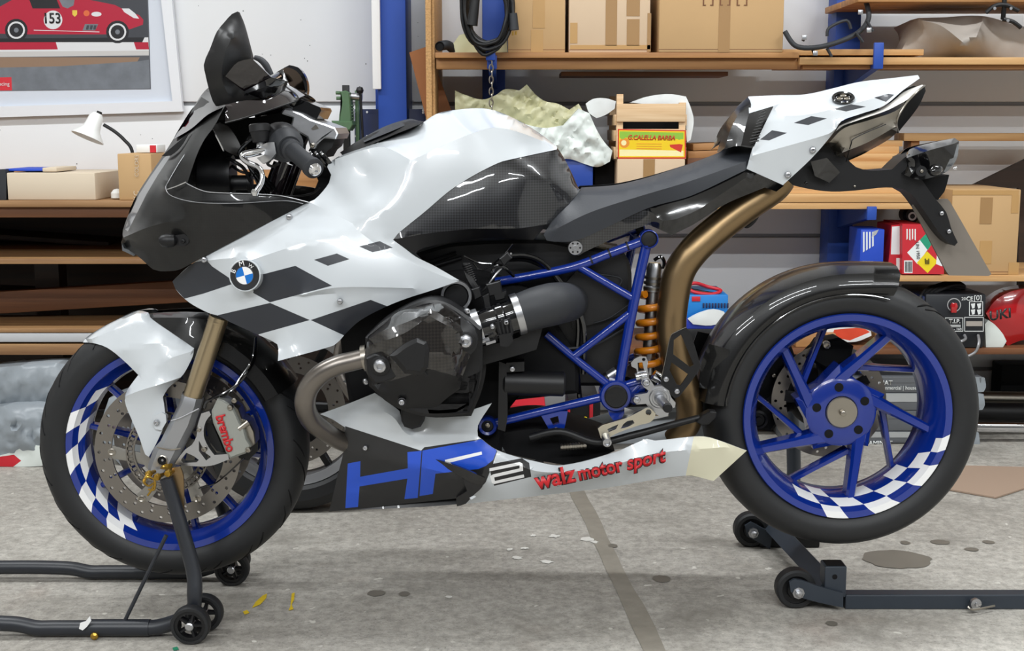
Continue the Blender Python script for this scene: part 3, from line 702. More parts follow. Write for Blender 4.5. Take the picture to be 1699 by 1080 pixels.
# far mirror, seen from behind the screen
fm = part('mirror_housing')
def farp(x, y, z): return P(x, y, z)
hol = surface([(452, 124, .3), (470, 113, .31), (480, 108, .31), (495, 112, .31), (505, 125, .31), (510, 142, .31), (509, 158, .31), (503, 165, .31), (480, 150, .3), (462, 134, .3)], step=7, bulge=-1.0)
shell('housing_shell', *hol, 'blackgloss', fm, .03, 'no')
gls = surface([(469, 114, .302), (478, 112, .303), (492, 118, .303), (502, 132, .303), (506, 150, .303), (500, 162, .303), (484, 147, .302)], step=8)
shell('mirror_glass', *gls, 'mirror', fm, .004, 'no')
tube('mirror_clip', PP((422, 95, .14), (432, 99, .14), (441, 108, .14), (450, 124, .14)), [.005, .007, .008, .006], 'grip', fm, 10)
tube('mirror_arm', PP((462, 128, .3), (440, 140, .2), (425, 155, .12)), .012, 'blackgloss', fm, 10)
# --- instrument housing and cockpit
plate('instrument_panel', [(493, 168), (497, 164), (531, 178), (533, 183), (526, 197), (512, 200), (480, 190)], -.09, .07, 'blackgloss', B, step=10)
panel('inner_fairing', [(353, 209, -.14), (364, 203, -.13), (382, 213, -.12), (402, 250, -.12), (400, 262, -.12), (370, 246, -.14)], mat('inner_panel', '#1c1a18', 0.35), B, step=8, mirror='copy')
tube('inner_fairing_edge', PP((353, 214, -.142), (369, 246, -.142), (371, 250, -.14)), .0016, 'chrome', B, 6)
plate('cockpit_bulkhead', [(350, 200), (420, 195), (500, 180), (520, 200), (500, 250), (455, 260), (430, 240), (400, 265), (330, 262), (335, 235)], .03, .07, 'blackmatt', B, step=14)
lathe('headlamp_can', P(330, 290, -.05), (1, 0, -.02), [(-.01, 0), (0, .036), (.005, .04), (.06, .041), (.066, .043), (.073, .043), (.075, 0)], 'black', B, 26)
lathe('headlamp_motor', P(376, 303, -.06), (1, 0, -.0), [(0, .016), (.045, .016), (.046, .019), (.054, .019), (.055, 0)], 'black', B, 20)
lathe('headlamp_can', P(330, 290, .08), (1, 0, -.02), [(-.01, 0), (0, .036), (.005, .04), (.06, .041), (.066, .043), (.073, .043), (.075, 0)], 'black', B, 26)
for pts, r in ([[(378, 262, -.08), (392, 270, -.1), (405, 280, -.09), (415, 300, -.08)], .004], [[(385, 275, -.06), (400, 285, -.08), (420, 290, -.07), (430, 312, -.05)], .003], [[(440, 322, -.02), (480, 326, -.05), (515, 322, -.08), (530, 312, -.1)], .0022], [[(360, 318, -.05), (395, 322, -.09), (420, 320, -.12)], .002]):
    tube('wiring', PP(*pts), r, 'black', B, 8)
# --- handlebar
hb = part('handlebar')
ax0, ax1 = P(474, 240, -.23), P(521, 280, -.36)
ax = (ax1 - ax0); AL = ax.length
lathe('grip', ax0, ax, [(.01, 0), (.01, .019), (AL * .25, .021), (AL * .27, .0172), (AL * .9, .0172), (AL * .92, .0198), (AL * .99, .0198), (AL, .0175), (AL, 0)], 'grip', hb, 22)
lathe('grip_flange', ax0, ax, [(-.004, .012), (-.004, .035), (.006, .035), (.022, .024), (.022, 0)], 'grip', hb, 26)
lathe('switch_pod', ax0, ax, [(-.06, 0), (-.058, .016), (-.05, .032), (-.03, .038), (-.012, .038), (-.004, .034), (-.002, .012)], 'black', hb, 26)
lathe('bar_end', ax1, ax, [(-.002, .0125), (.006, .0125), (.0105, .009), (.0115, .004), (.007, .0035), (.007, 0)], 'chrome', hb, 22)
tube('bar_tube', [ax0 - ax.normalized() * .05, P(500, 246, -.12)], .012, 'black', hb, 12)
tube('clutch_lever', PP((437, 250, -.27), (418, 254, -.285), (404, 257, -.295), (403, 263, -.3), (414, 271, -.31), (428, 277, -.325), (435, 288, -.335), (434, 303, -.34), (424, 319, -.345)), [.008, .0085, .0075, .0065, .0065, .0065, .006, .006, .0065], 'chrome', hb, 12, sx=.8)
lathe('lever_ball', P(423, 319, -.345), (0, 0, 1), [(-.008, 0), (-.0065, .005), (0, .008), (.0065, .005), (.008, 0)], 'chrome', hb, 12)
panel('lever_perch', [(402, 253, -.27), (425, 247, -.275), (442, 237, -.275), (455, 236, -.265), (458, 254, -.265), (448, 266, -.27), (436, 272, -.275), (426, 262, -.28), (436, 258, -.28), (430, 252, -.28), (410, 258, -.275)], 'alu', hb, step=6, thick=.03, mirror='no')
lathe('fluid_reservoir', P(433, 236, -.24), (-.08, .1, 1), [(0, 0), (0, .016), (.02, .019), (.021, .021), (.034, .021), (.036, .018), (.036, 0)], 'black', hb, 20)
cyl('reservoir_pipe', P(432, 246, -.25), P(433, 232, -.24), .008, 'alu', hb, 12)
tube('lever_cable', PP((448, 266, -.26), (444, 272, -.24), (452, 276, -.2), (462, 272, -.16)), .003, 'black', hb, 8)
for k in range(4): tube('brake_hose', PP((418 + k * 3, 222, -.2), (405 - k * 3, 250 + k * 2, -.14), (420 + k * 5, 290, -.1), (440 + k * 7, 320, -.07)), .0035, 'blackgloss', hb, 8)
# upper triple clamp in bare aluminium
tc_ol = [(467, 185), (473, 179), (500, 189), (516, 198), (540, 206), (556, 212), (561, 222), (557, 231), (536, 229), (528, 236), (522, 247), (515, 246), (510, 228), (498, 221), (482, 212), (486, 195), (468, 189)]
solid('triple_clamp', tc_ol, -.13, .06, mat('bare_aluminium', '#d2d3d6', 0.28, metal=.9), B, inset=2.5)
plate('clamp_pocket', [(516, 214), (524, 206), (529, 213), (519, 216)], -.132, -.128, 'steel', B, step=6)
bolt(518.5, 241, -.132, 4.5, B, 'steel')
plate('clamp_underside', [(522, 232), (536, 230), (556, 230), (551, 244), (543, 250), (536, 262), (520, 262), (512, 250)], -.11, .05, 'black', B, step=10)
for x in (505, 514, 523, 532): tube('cable_bundle', PP((x, 252, -.12), (x + 8, 262, -.12), (x + 18, 275, -.11)), .005, 'blackgloss', B, 8)
for x0, y, r in ((462, -.02, .011), (474, -.06, .016), (492, .06, .016)):
    cyl('fork_stanchion', P(x0, 270, y), P(x0 - 22, 330, y), r, mat('dark_chrome', '#55525a', 0.12, metal=1.0) if x0 == 462 else 'smoke', B, 16)
plate('airbox_flank', [(513, 262), (545, 276), (552, 292), (535, 325), (500, 345), (520, 318), (528, 300)], -.06, .06, 'blackmatt', B, step=12)

# --- front fender
ff_ol = [(137.6, 568, -.02), (142, 561.5, 0), (165, 545.5, 0), (193, 530.5, 0), (228, 515.5, 0), (246, 519, -.03), (249, 527, -.045), (287, 554, -.08), (322, 578, -.1), (320, 591, -.105), (305, 620, -.108), (298, 628, -.108), (279, 644, -.108), (270, 659, -.108), (273, 678, -.108), (274, 700, -.108), (262, 730, -.108), (247, 758, -.106), (241, 754, -.106), (233, 731, -.106), (218, 695, -.106), (209, 673, -.105), (207, 656, -.1), (216, 640, -.098), (229.5, 622, -.095), (205, 598, -.085), (178, 577, -.07), (154, 569, -.05)]
ff_lines = [[(145, 562, -.036), (167, 548.5, -.038), (195, 534.5, -.04), (229, 520, -.04), (243, 523, -.042)], [(152, 562, -.05), (194, 546, -.06), (238, 533, -.06), (250, 543, -.07)], [(235, 622, -.11), (279, 596, -.118), (318, 583, -.108)], [(209, 657, -.112), (232, 648, -.125), (268, 637, -.128), (300, 626, -.114)], [(200, 580, -.085), (250, 570, -.1), (300, 572, -.105)]]
panel('front_fender', ff_ol, 'white', B, ff_lines, step=8, bulge=.4, mirror='copy')
solid('fender_tab', [(256, 690), (268, 684), (275, 688), (276, 700), (268, 714), (258, 712), (253, 702)], -.115, -.105, 'white', B)
bolt(260, 701, -.117, 5, B)
fw = P(292, 737, 0)              # front wheel centre
def arc_shell(name, cx, prof, a0, a1, m, parent, n=30, th=.004, flare=0.0):
    bm = bmesh.new(); rings = []
    for k in range(n + 1):
        a = a0 + (a1 - a0) * k / n; ca, sa = math.sin(a), math.cos(a); fl = flare * max(0, (k / n - .8) / .2) ** 2
        rings.append([bm.verts.new((cx.x + ca * (r + fl), cx.y + y, cx.z + sa * (r + fl))) for y, r in prof] + [bm.verts.new((cx.x + ca * (r + fl - th), cx.y + y * .97, cx.z + sa * (r + fl - th))) for y, r in reversed(prof)])
    m_ = len(rings[0])
    for a, b in zip(rings, rings[1:]):
        for k in range(m_): bm.faces.new((a[k], a[(k + 1) % m_], b[(k + 1) % m_], b[k]))
    bm.faces.new(rings[0]); bm.faces.new(rings[-1])
    return bobj(name, bm, m, parent, 40)
arc_shell('fender_rear', fw, [(-.086, .25), (-.082, .28), (-.056, .303), (-.02, .311), (.02, .311), (.056, .303), (.082, .28), (.086, .25)], R(18), R(62), 'carbonnose', B)
panel('fender_bridge', [(246, 521, -.03), (300, 517.5, -.03), (344, 519, -.04), (352, 530, -.06), (340, 560, -.095), (325, 590, -.098), (316, 600, -.098), (322, 578, -.098), (287, 555, -.078), (250, 529, -.044)], 'carbonnose', B, [[(256, 527, -.05), (300, 527, -.07), (345, 530, -.07)]], step=8, bulge=.4, mirror='copy')

# --- wheels
def torus_like(name, o, prof, m, parent, segs=96, smooth=50, mats_fn=None, twist=None):
    bm = bmesh.new(); fs = add_lathe(bm, o, (0, -1, 0), prof, segs, True, up=(1, 0, 0), twist=twist)
    if mats_fn:
        for f, j, k in fs: f.material_index = mats_fn(j, k)
    return bobj(name, bm, m, parent, smooth)
FWH = part('front_wheel')
def tyre(o, Rr, w, Ri, parent, blk=False):
    # closed section: tread crown, shoulders, side walls, bead
    prof = [(-w * .5, Ri), (-w * .82, Ri + .006), (-w * .98, Ri + (Rr - Ri) * .35), (-w, Ri + (Rr - Ri) * .55), (-w * .9, Ri + (Rr - Ri) * .73), (-w * .66, Ri + (Rr - Ri) * .88), (-w * .36, Ri + (Rr - Ri) * .97), (0, Rr)]
    prof = prof + [(-a, b) for a, b in reversed(prof[:-1])]
    t = torus_like('tyre', o, prof, 'rubber', parent, 108)
    return t
FR = .2995
tyre(fw, FR, .06, .218, FWH)
# tread grooves lie just proud as thin dark sipes
def sipes(o, Rr, w, parent, angs, d0, d1, sk):
    for a in angs:
        pts = []
        for t in (0, .33, .66, 1):
            y = d0 + (d1 - d0) * t; rr = Rr - (abs(y) / w) ** 2.2 * .028; aa = a + sk * t
            pts.append(Vector((o.x + math.cos(aa) * (rr - .0006), o.y + y, o.z + math.sin(aa) * (rr - .0006))))
        tube('tread_groove', pts, [.0012, .0026, .0026, .001], 'blackmatt', parent, 6, 3)
sipes(fw, FR, .06, FWH, [R(a) for a in range(8, 360, 24)], -.008, -.052, R(13))
sipes(fw, FR, .06, FWH, [R(a) for a in range(20, 360, 24)], -.03, -.056, R(9))
# rim with printed checks (flat print on the lip and on the inside of the barrel)
RIMW = .05
def rim(o, hw, ro, parent, checks, twist_k, wide):
    prof = [(hw, ro), (hw + .004, ro - .002), (hw + .003, ro - .016), (hw - .012, ro - .024), (hw * .55, ro - .036), (.0, ro - .04), (-hw * .55, ro - .036), (-hw + .012, ro - .024), (-hw - .003, ro - .016), (-hw - .004, ro - .002), (-hw, ro), (-hw + .012, ro - .008), (-hw * .5, ro - .014), (hw * .5, ro - .014), (hw - .012, ro - .008)]
    n = 120
    def fn(j, k):
        a = (k + .5) / n * 360
        for (jj, a0, a1) in checks:
            if j in jj and a0 <= a % 360 < a1: return 1
        return 0
    tw = [twist_k * q for q in (0, .1, .7, 1.0, 2.0, 2.6, 2.6, 2.6, 2.6, 1.6, .8, 0, 0, 0, 0)]
    return torus_like('rim', o, prof, ['blue', 'decalwhite'], parent, n, 40, fn, tw)
rim(fw, RIMW, .231, FWH, [((0, 1, 2), 159, 171), ((0, 1, 2), 183, 195), ((0, 1, 2), 207, 219), ((0, 1, 2), 231, 243), ((3, 4), 147, 159), ((3, 4), 171, 183), ((3, 4), 195, 207), ((3, 4), 219, 231), ((3, 4), 240, 252)], R(-6), False)
def bar(name, p0, p1, w0, w1, t0, t1, m, parent):
    """A tapering spoke: wide in the wheel plane, deep across it."""
    p0, p1 = Vector(p0), Vector(p1); d = (p1 - p0).normalized(); s = d.cross(Vector((0, 1, 0))).normalized(); yv = Vector((0, 1, 0)); bm = bmesh.new(); rs = []
    for p, w, t in ((p0, w0, t0), (p0.lerp(p1, .5), (w0 + w1) / 2 * .86, (t0 + t1) / 2), (p1, w1, t1)):
        rs.append([bm.verts.new(p + s * a * w + yv * b * t) for a, b in ((-.5, -.3), (-.3, -.5), (.3, -.5), (.5, -.3), (.5, .5), (-.5, .5))])
    for a, b in zip(rs, rs[1:]):
        for k in range(6): bm.faces.new((a[k], a[(k + 1) % 6], b[(k + 1) % 6], b[k]))
    bm.faces.new(rs[0]); bm.faces.new(rs[-1])
    return bobj(name, bm, m, parent, 25)
for k in range(5):
    for s in (-1, 1):
        a = R(8 + 72 * k); a2 = a + s * R(15)
        bar('spoke', fw + Vector((math.cos(a + s * .25) * .045, 0, math.sin(a + s * .25) * .045)), fw + Vector((math.cos(a2) * .196, 0, math.sin(a2) * .196)), .02, .013, .03, .024, 'blue', FWH)
lathe('hub', fw, (0, -1, 0), [(-.06, 0), (-.06, .04), (-.03, .05), (.03, .05), (.06, .04), (.06, 0)], 'blue', FWH, 32)
def disc(o, y, ro, ri, parent, nh, name='brake_disc', holes=True):
    root = parent; bm = bmesh.new(); n = nh * 2
    # ring in three bands with drilled holes cut as real openings
    px = []
    V2 = []; E2 = []; hs = []
    def loop(pts):
        s = len(V2); V2.extend(Vector(p) for p in pts); E2.extend((s + k, s + (k + 1) % len(pts)) for k in range(len(pts)))
    loop(circ(0, 0, ro, 72)); loop(circ(0, 0, ri, 60))
    for k in range(nh):
        a = 2 * math.pi * k / nh
        for rr, da in ((ro - .010, 0), (ro - .021, .45 * 2 * math.pi / nh), (ro - .032, .12)):
            h = (rr * math.cos(a + da), rr * math.sin(a + da), .0036); hs.append(h); loop(circ(h[0], h[1], h[2], 9))
    vo, eo, fo, *_ = delaunay_2d_cdt(V2, E2, [], 0, 1e-6)
    fr = [bm.verts.new((o.x + v.x, o.y + y - .0025, o.z + v.y)) for v in vo]; bk = [bm.verts.new((o.x + v.x, o.y + y + .0025, o.z + v.y)) for v in vo]; cnt = {}
    for f in fo:
        cx = sum(vo[k].x for k in f) / 3; cy = sum(vo[k].y for k in f) / 3; q = math.hypot(cx, cy)
        if q > ro or q < ri * .999 or any((cx - h[0]) ** 2 + (cy - h[1]) ** 2 < h[2] ** 2 for h in hs): continue
        bm.faces.new([fr[k] for k in f]); bm.faces.new([bk[k] for k in f])
        for k in range(3):
            e = tuple(sorted((f[k], f[(k + 1) % 3]))); cnt[e] = cnt.get(e, 0) + 1
    for (a, b), k in cnt.items():
        if k == 1: bm.faces.new((fr[a], fr[b], bk[b], bk[a]))
    return bobj(name, bm, 'discsteel', root, 25)
dy = -.068
for yy in (dy, -dy):
    disc(fw, yy, .160, .123, FWH, 22)
    for k in range(6):
        a = R(20 + 60 * k)
        bar('disc_carrier_arm', fw + Vector((math.cos(a) * .05, yy, math.sin(a) * .05)), fw + Vector((math.cos(a - .35) * .124, yy, math.sin(a - .35) * .124)), .026, .03, .006, .005, 'disccarrier', FWH)
        lathe('disc_button', fw + Vector((math.cos(a - .35) * .122, yy, math.sin(a - .35) * .122)), (0, -1, 0), [(-.004, .009), (.004, .009), (.005, .006), (.003, .003), (.003, 0)], 'steel', FWH, 14)
    lathe('disc_carrier', fw + Vector((0, yy, 0)), (0, -1, 0), [(-.003, .042), (.003, .042), (.003, .06), (-.003, .06)], 'disccarrier', FWH, 36, closed=True)
bm = bmesh.new()                 # slotted sensor ring
for k in range(44):
    a0, a1 = 2 * math.pi * k / 44, 2 * math.pi * (k + .55) / 44
    v = [bm.verts.new(fw + Vector((math.cos(a) * r, dy - .006 + t, math.sin(a) * r))) for t in (0, .003) for a, r in ((a0, .076), (a1, .076), (a1, .088), (a0, .088))]
    for q in ((0, 1, 2, 3), (4, 5, 6, 7), (0, 1, 5, 4), (1, 2, 6, 5), (2, 3, 7, 6), (3, 0, 4, 7)): bm.faces.new([v[i] for i in q])
add_lathe(bm, fw + Vector((0, dy - .0045, 0)), (0, -1, 0), [(-.0015, .086), (.0015, .086), (.0015, .091), (-.0015, .091)], 44, True)
add_lathe(bm, fw + Vector((0, dy - .0045, 0)), (0, -1, 0), [(-.0015, .072), (.0015, .072), (.0015, .077), (-.0015, .077)], 44, True)
sr = bobj('sensor_ring', bm, 'discsteel', FWH, 25)

# --- fork legs
for s in (-1, 1):
    fk = part('fork_leg'); yy = s * .115
    q = lambda x, y: Vector((P(x, y, -.115).x, yy, P(x, y, -.115).z))
    t0, t1 = q(372, 500), q(319, 660)
    cyl('upper_tube', q(364, 525), t1, .0208, 'gold', fk, 28, ch=.002)
    cyl('inner_tube', q(395, 430), q(363, 528), .0185, 'black', fk, 20)
    lathe('tube_collar', q(361.5, 532), t1 - t0, [(0, .0212), (.003, .0216), (.005, .0212)], 'gold', fk, 24)
    # lower casting: chamfered section narrowing to the axle lug
    bm = bmesh.new(); rs = []
    for (xl, yl), (xr, yr), wy in (((303, 652), (337, 661), .022), ((300, 664), (335, 672), .026), ((286, 694), (325, 704), .026), ((268, 730), (305, 742), .024), ((257, 742), (302, 752), .026), ((248, 768), (290, 774), .026), ((247, 776), (282, 782), .024)):
        a, b = P(xl, yl, -.115), P(xr, yr, -.115); a.y = b.y = yy
        rs.append([bm.verts.new(a.lerp(b, t) + Vector((0, e * wy, 0))) for t, e in ((0, -.35), (.22, -1), (.78, -1), (1, -.35), (1, .35), (.78, 1), (.22, 1), (0, .35))])
    for a, b in zip(rs, rs[1:]):
        for k in range(8): bm.faces.new((a[k], a[(k + 1) % 8], b[(k + 1) % 8], b[k]))
    bm.faces.new(rs[0]); bm.faces.new(rs[-1])
    bobj('fork_casting', bm, 'forkgrey', fk, 32)
    lathe('axle_bore', Vector((P(269, 764, -.143).x, yy + s * .027, P(269, 764, -.143).z)), (0, s, 0), [(-.01, .0095), (.001, .0115), (.002, .0095), (.0005, .0085), (-.012, .008), (-.012, 0)], 'steel', fk, 22)
    lathe('bore_shadow', Vector((P(269, 764, -.143).x, yy + s * .027, P(269, 764, -.143).z)), (0, s, 0), [(-.008, .0082), (.0012, .008), (-.002, .0), ], 'blackmatt', fk, 22)
tube('casting_rib', PP((284, 698, -.143), (300, 693, -.144), (330, 678, -.142)), .0014, 'forkgrey', B, 6)
tube('casting_rib', PP((261, 742, -.142), (282, 746, -.143), (300, 744, -.142)), .0016, 'steel', B, 6)
cyl('axle', fw + Vector((0, -.1, 0)), fw + Vector((0, .1, 0)), .013, 'steel', B)
# --- brake caliper
cal = part('brake_caliper')
solid('caliper_body', [(351, 682), (361, 661), (372, 664), (386, 674), (391, 684), (398, 700), (406, 712), (410, 728), (417, 740), (408, 752), (382, 761), (375, 750), (366, 728), (354, 702)], -.15, -.1, 'caliper', cal, inset=3)
solid('caliper_bridge', [(384, 668), (396, 678), (402, 694), (414, 700), (422, 716), (424, 736), (416, 742), (405, 716), (396, 696), (388, 680)], -.135, -.09, 'steel', cal, inset=2)
cyl('bleed_bolt', P(396, 712, -.145), P(412, 700, -.14), .0075, 'steel', cal, 12)
for x, y in ((382, 676), (412, 746), (389, 664)): bolt(x, y, -.15, 5, cal, 'steel')
text('lettering', 'brembo', P(361, 690, -.151), P(380, 750, -.151), 'red', cal, push=.001, bold=.03, spacing=.92, hscale=1.05, yoff=-.004)
mk = [(290, 770), (300, 772), (348, 773), (380, 762), (378, 753), (356, 755), (346, 742), (338, 722), (341, 700), (350, 688), (347, 682), (334, 686), (328, 705), (326, 724), (318, 738), (308, 745), (296, 760)]
plate('caliper_bracket', mk, -.128, -.108, 'alu', cal, holes=[[(300, 763), (309, 751), (322, 757), (330, 763), (326, 767), (304, 768)], [(330, 748), (330, 731), (342, 752), (350, 758), (342, 764)]], step=7)
bolt(330, 713, -.13, 4, cal, 'steel'); bolt(339, 745, -.13, 5, cal, 'steel')
solid('pad_block', [(340, 700), (352, 704), (368, 740), (372, 752), (360, 748), (346, 728)], -.105, -.085, 'black', cal)
solid('caliper_body', [(351, 682), (361, 661), (391, 684), (417, 740), (382, 761), (366, 728)], .1, .15, 'caliper', cal, inset=3)
plate('caliper_carrier_dark', [(390, 690), (410, 690), (428, 720), (428, 748), (412, 764), (396, 760)], -.095, -.07, 'black', cal)
for pts, r in ([[(339, 677, -.13), (345, 665, -.13), (372, 652, -.13), (390, 640, -.125), (398, 628, -.12), (414, 605, -.11), (420, 590, -.1), (423, 560, -.09)], .0032], [[(366, 660, -.13), (382, 650, -.13), (400, 632, -.12), (418, 606, -.1), (424, 586, -.09), (425, 558, -.08)], .0028], [[(405, 760, -.12), (360, 800, -.1), (330, 810, -.08)], .0016]):
    tube('brake_line', PP(*pts), r, 'blackgloss', cal, 8)
# --- round badge on the side fairing
bd = part('round_badge')
bp_, bn = P(407, 457, -.24), Vector((-.1, -.98, .08)).normalized()
br = rad(27, bp_)
lathe('badge_rim', bp_, bn, [(-.03, br), (.004, br), (.005, br * .96), (.004, br * .92), (.0, br * .9), (.0, 0)], 'white', bd, 40)
lathe('badge_ring', bp_, bn, [(0, br * .91), (.004, br * .91), (.005, br * .88), (.0045, br * .56), (.0, br * .5)], 'decalblack', bd, 40)
lathe('badge_bezel', bp_, bn, [(.004, br * .585), (.0056, br * .575), (.0056, br * .54), (.004, br * .53)], 'chrome', bd, 40, closed=True)
ux = Vector((1, 0, 0)); ux = (ux - bn * ux.dot(bn)).normalized(); uz = bn.cross(ux)
uz = -uz if uz.z < 0 else uz
for k in range(4):
    bm = bmesh.new(); a0 = R(90 * k + 15)
    cen = bm.verts.new(bp_ + bn * .0052)
    vs = [bm.verts.new(bp_ + bn * .0052 + (ux * math.cos(a0 + R(90) * t / 8) + uz * math.sin(a0 + R(90) * t / 8)) * br * .55) for t in range(9)]
    for a, b in zip(vs, vs[1:]): bm.faces.new((cen, a, b))
    bobj('badge_quarter', bm, 'decalwhite' if k % 2 == 0 else 'badgeblue', bd, None)
for ch, a in (('B', 158), ('M', 103), ('W', 55)):
    ca, sa = math.cos(R(a)), math.sin(R(a)); ctr = bp_ + (ux * ca + uz * sa) * br * .73 + bn * .005
    tx = (ux * sa - uz * ca); up = (ux * ca + uz * sa)
    w = br * {'B': .2, 'M': .3, 'W': .34}[ch]
    text('badge_letter', ch, ctr - tx * w / 2 - up * br * .13, ctr + tx * w / 2 - up * br * .13, 'decalwhite', bd, push=.0008, normal=bn, bold=.0)
for x, y, yy in ((480, 360, -.192), (339, 431, -.178), (564, 500, -.25)): bolt(x, y, yy, 5, B)

# --- engine: block, head with carbon cover, header
solid('engine_block', [(560, 520), (640, 480), (720, 455), (800, 450), (880, 480), (955, 590), (960, 652), (850, 664), (836, 715), (832, 760), (640, 770), (590, 720), (575, 640)], -.13, .13, 'blackmatt', B, inset=6)
solid('airbox', [(690, 420), (755, 403), (905, 398), (945, 405), (1035, 418), (1046, 440), (1048, 480), (1046, 560), (1010, 640), (960, 640), (900, 560), (820, 520), (740, 470)], -.1, .1, 'black', B, inset=6)
for pts in ([(705, 438), (757, 420)], [(712, 444), (766, 428)]): tube('airbox_rib', PP(*[(x, y, -.108) for x, y in pts]), .004, 'black', B, 8)
plate('battery_tray', [(938, 470), (958, 448), (1026, 458), (1028, 475), (1045, 500), (1040, 520), (975, 540), (950, 545)], -.112, -.1, 'black', B, step=14)
tube('tray_edge', PP((985, 536, -.114), (1010, 528, -.114), (1044, 505, -.114)), .0012, 'grip', B, 6)
tube('tray_edge', PP((960, 452, -.114), (1026, 460, -.114), (1028, 474, -.114)), .0012, 'grip', B, 6)
cv = part('cylinder_head')
hd_ol = [(608, 576, -.33), (610, 560, -.33), (638, 537, -.32), (660, 519, -.31), (705, 506, -.3), (728, 502, -.3), (740, 506, -.3), (763, 525, -.31), (780, 540, -.315), (788, 556, -.32), (786, 576, -.325), (778, 595, -.325), (768, 624, -.325), (763, 645, -.32), (740, 662, -.31), (713, 686, -.29), (690, 684, -.29), (669, 677, -.3), (638, 657, -.31), (614, 629, -.325), (604, 604, -.33)]
hd_lines = [[(612, 562, -.345), (638, 548, -.36), (676, 534, -.375), (705, 520, -.375), (714, 513, -.37), (735, 524, -.37), (762, 552, -.365), (766, 570, -.37)],
            [(620, 570, -.36), (648, 562, -.385), (676, 550, -.39), (712, 524, -.39), (760, 550, -.375)],
            [(625, 638, -.36), (672, 625, -.375), (712, 612, -.385), (756, 624, -.365), (766, 632, -.345)],
            [(646, 590, -.385), (700, 585, -.395), (750, 590, -.38)]]
panel('head_cover', hd_ol, ['carbonhead', 'black'], cv, hd_lines, [([(600, 640), (625, 638), (672, 625), (712, 612), (756, 624), (775, 630), (770, 700), (600, 700)], 1)], step=8, bulge=.8, thick=.03, mirror='no', smooth=22)
solid('cover_boss', [(646, 590), (672, 570), (692, 561), (708, 567), (712, 580), (710, 610), (700, 622), (672, 620), (660, 606)], -.405, -.37, 'black', cv, inset=7, smooth=22)
for a, b in (((680, 608), (692, 622)), ((694, 608), (708, 622))): tube('cover_rib', PP((a[0], a[1], -.395), (b[0], b[1], -.385)), .004, 'black', cv, 8)
solid('cover_pad', [(607, 594), (622, 587), (646, 590), (662, 606), (668, 622), (640, 634), (622, 636), (610, 622)], -.372, -.34, 'black', cv, inset=3)
for x, y, r, yy in ((631, 607, 12, -.374), (659.5, 597, 6.5, -.376), (773, 566, 11.5, -.352), (666.5, 667, 5.5, -.325)):
    lathe('bolt_washer', P(x, y, yy), (0, -1, 0), [(-.006, rad(r * 1.35, P(x, y, yy))), (.001, rad(r * 1.35, P(x, y, yy))), (.002, rad(r, P(x, y, yy))), (.002, 0)], 'black', cv, 20)
    bolt(x, y, yy - .002, r * 1.0, cv, 'alu', 'cover_bolt')
for x, y in ((607, 633), (785, 610), (775, 516)): bolt(x, y, -.28, 5, cv, 'alu', 'cover_bolt', axis=(.3, -.9, 0))
solid('head_casting', [(606, 560), (640, 530), (700, 500), (735, 500), (770, 520), (800, 545), (800, 616), (792, 650), (778, 686), (745, 690), (700, 690), (650, 672), (612, 640)], -.3, -.22, 'black', cv, inset=5)
solid('cylinder_barrel', [(625, 560), (700, 510), (780, 540), (800, 600), (795, 640), (778, 686), (700, 684), (640, 650)], -.22, .22, 'blackmatt', cv)
for k in range(5): solid('cooling_fin', [(615, 556), (700, 502), (786, 536), (806, 600), (800, 645), (782, 690), (700, 690), (632, 655)], -.205 + k * .02, -.199 + k * .02, 'black', cv)
panel('cover_edge_bracket', [(764, 526, -.33), (782, 540, -.345), (792, 558, -.35), (790, 578, -.35), (781, 588, -.35), (770, 582, -.352), (762, 570, -.352), (764, 552, -.35)], 'black', cv, step=7, thick=.02, mirror='no', bulge=1)
solid('drain_boss', [(665, 668), (704, 668), (704, 698), (698, 708), (684, 712), (671, 708), (666, 698)], -.215, -.12, 'black', cv, inset=4)
plate('cylinder_skirt', [(700, 650), (765, 630), (797, 616), (792, 650), (779, 684), (760, 686), (712, 686)], -.3, -.22, 'blackmatt', cv)
tube('exhaust_header', PP((622, 590, -.3), (590, 598, -.3), (560, 606, -.3), (533, 620, -.297), (513, 642, -.29), (506, 668, -.28), (514, 694, -.255), (536, 714, -.22), (575, 735, -.16), (640, 750, -.1), (720, 750, -.06)), [.0195, .0195, .0198, .0205, .021, .0215, .021, .02, .02, .02, .02], 'header', B, 22)
lathe('header_flange', P(605, 594, -.3), (-1, .0, -.2), [(-.006, .026), (.004, .026), (.004, .02)], 'steel', B, 22)
tube('exhaust_header', [Vector((v.x, -v.y, v.z)) for v in PP((622, 590, -.3), (590, 598, -.3), (533, 620, -.297), (506, 668, -.28), (536, 714, -.22), (640, 750, -.1), (720, 750, -.06))], .02, 'header', B, 16)
solid('head_casting', [(606, 560), (700, 500), (735, 500), (800, 545), (800, 616), (778, 686), (650, 672), (612, 640)], .22, .33, 'black', B, inset=5)
# steering-head round plug and grey ring
pl = part('crankcase_plug')
lathe('plug_ring', P(757, 491, -.19), (0, -1, 0), [(-.02, .031), (0, .0325), (.004, .0315), (.004, .026), (-.004, .0255)], 'forkgrey', pl, 32)
lathe('plug_cap', P(757, 491, -.19), (0, -1, 0), [(-.01, .0258), (.001, .0255), (.003, .023), (.003, 0)], 'black', pl, 32)
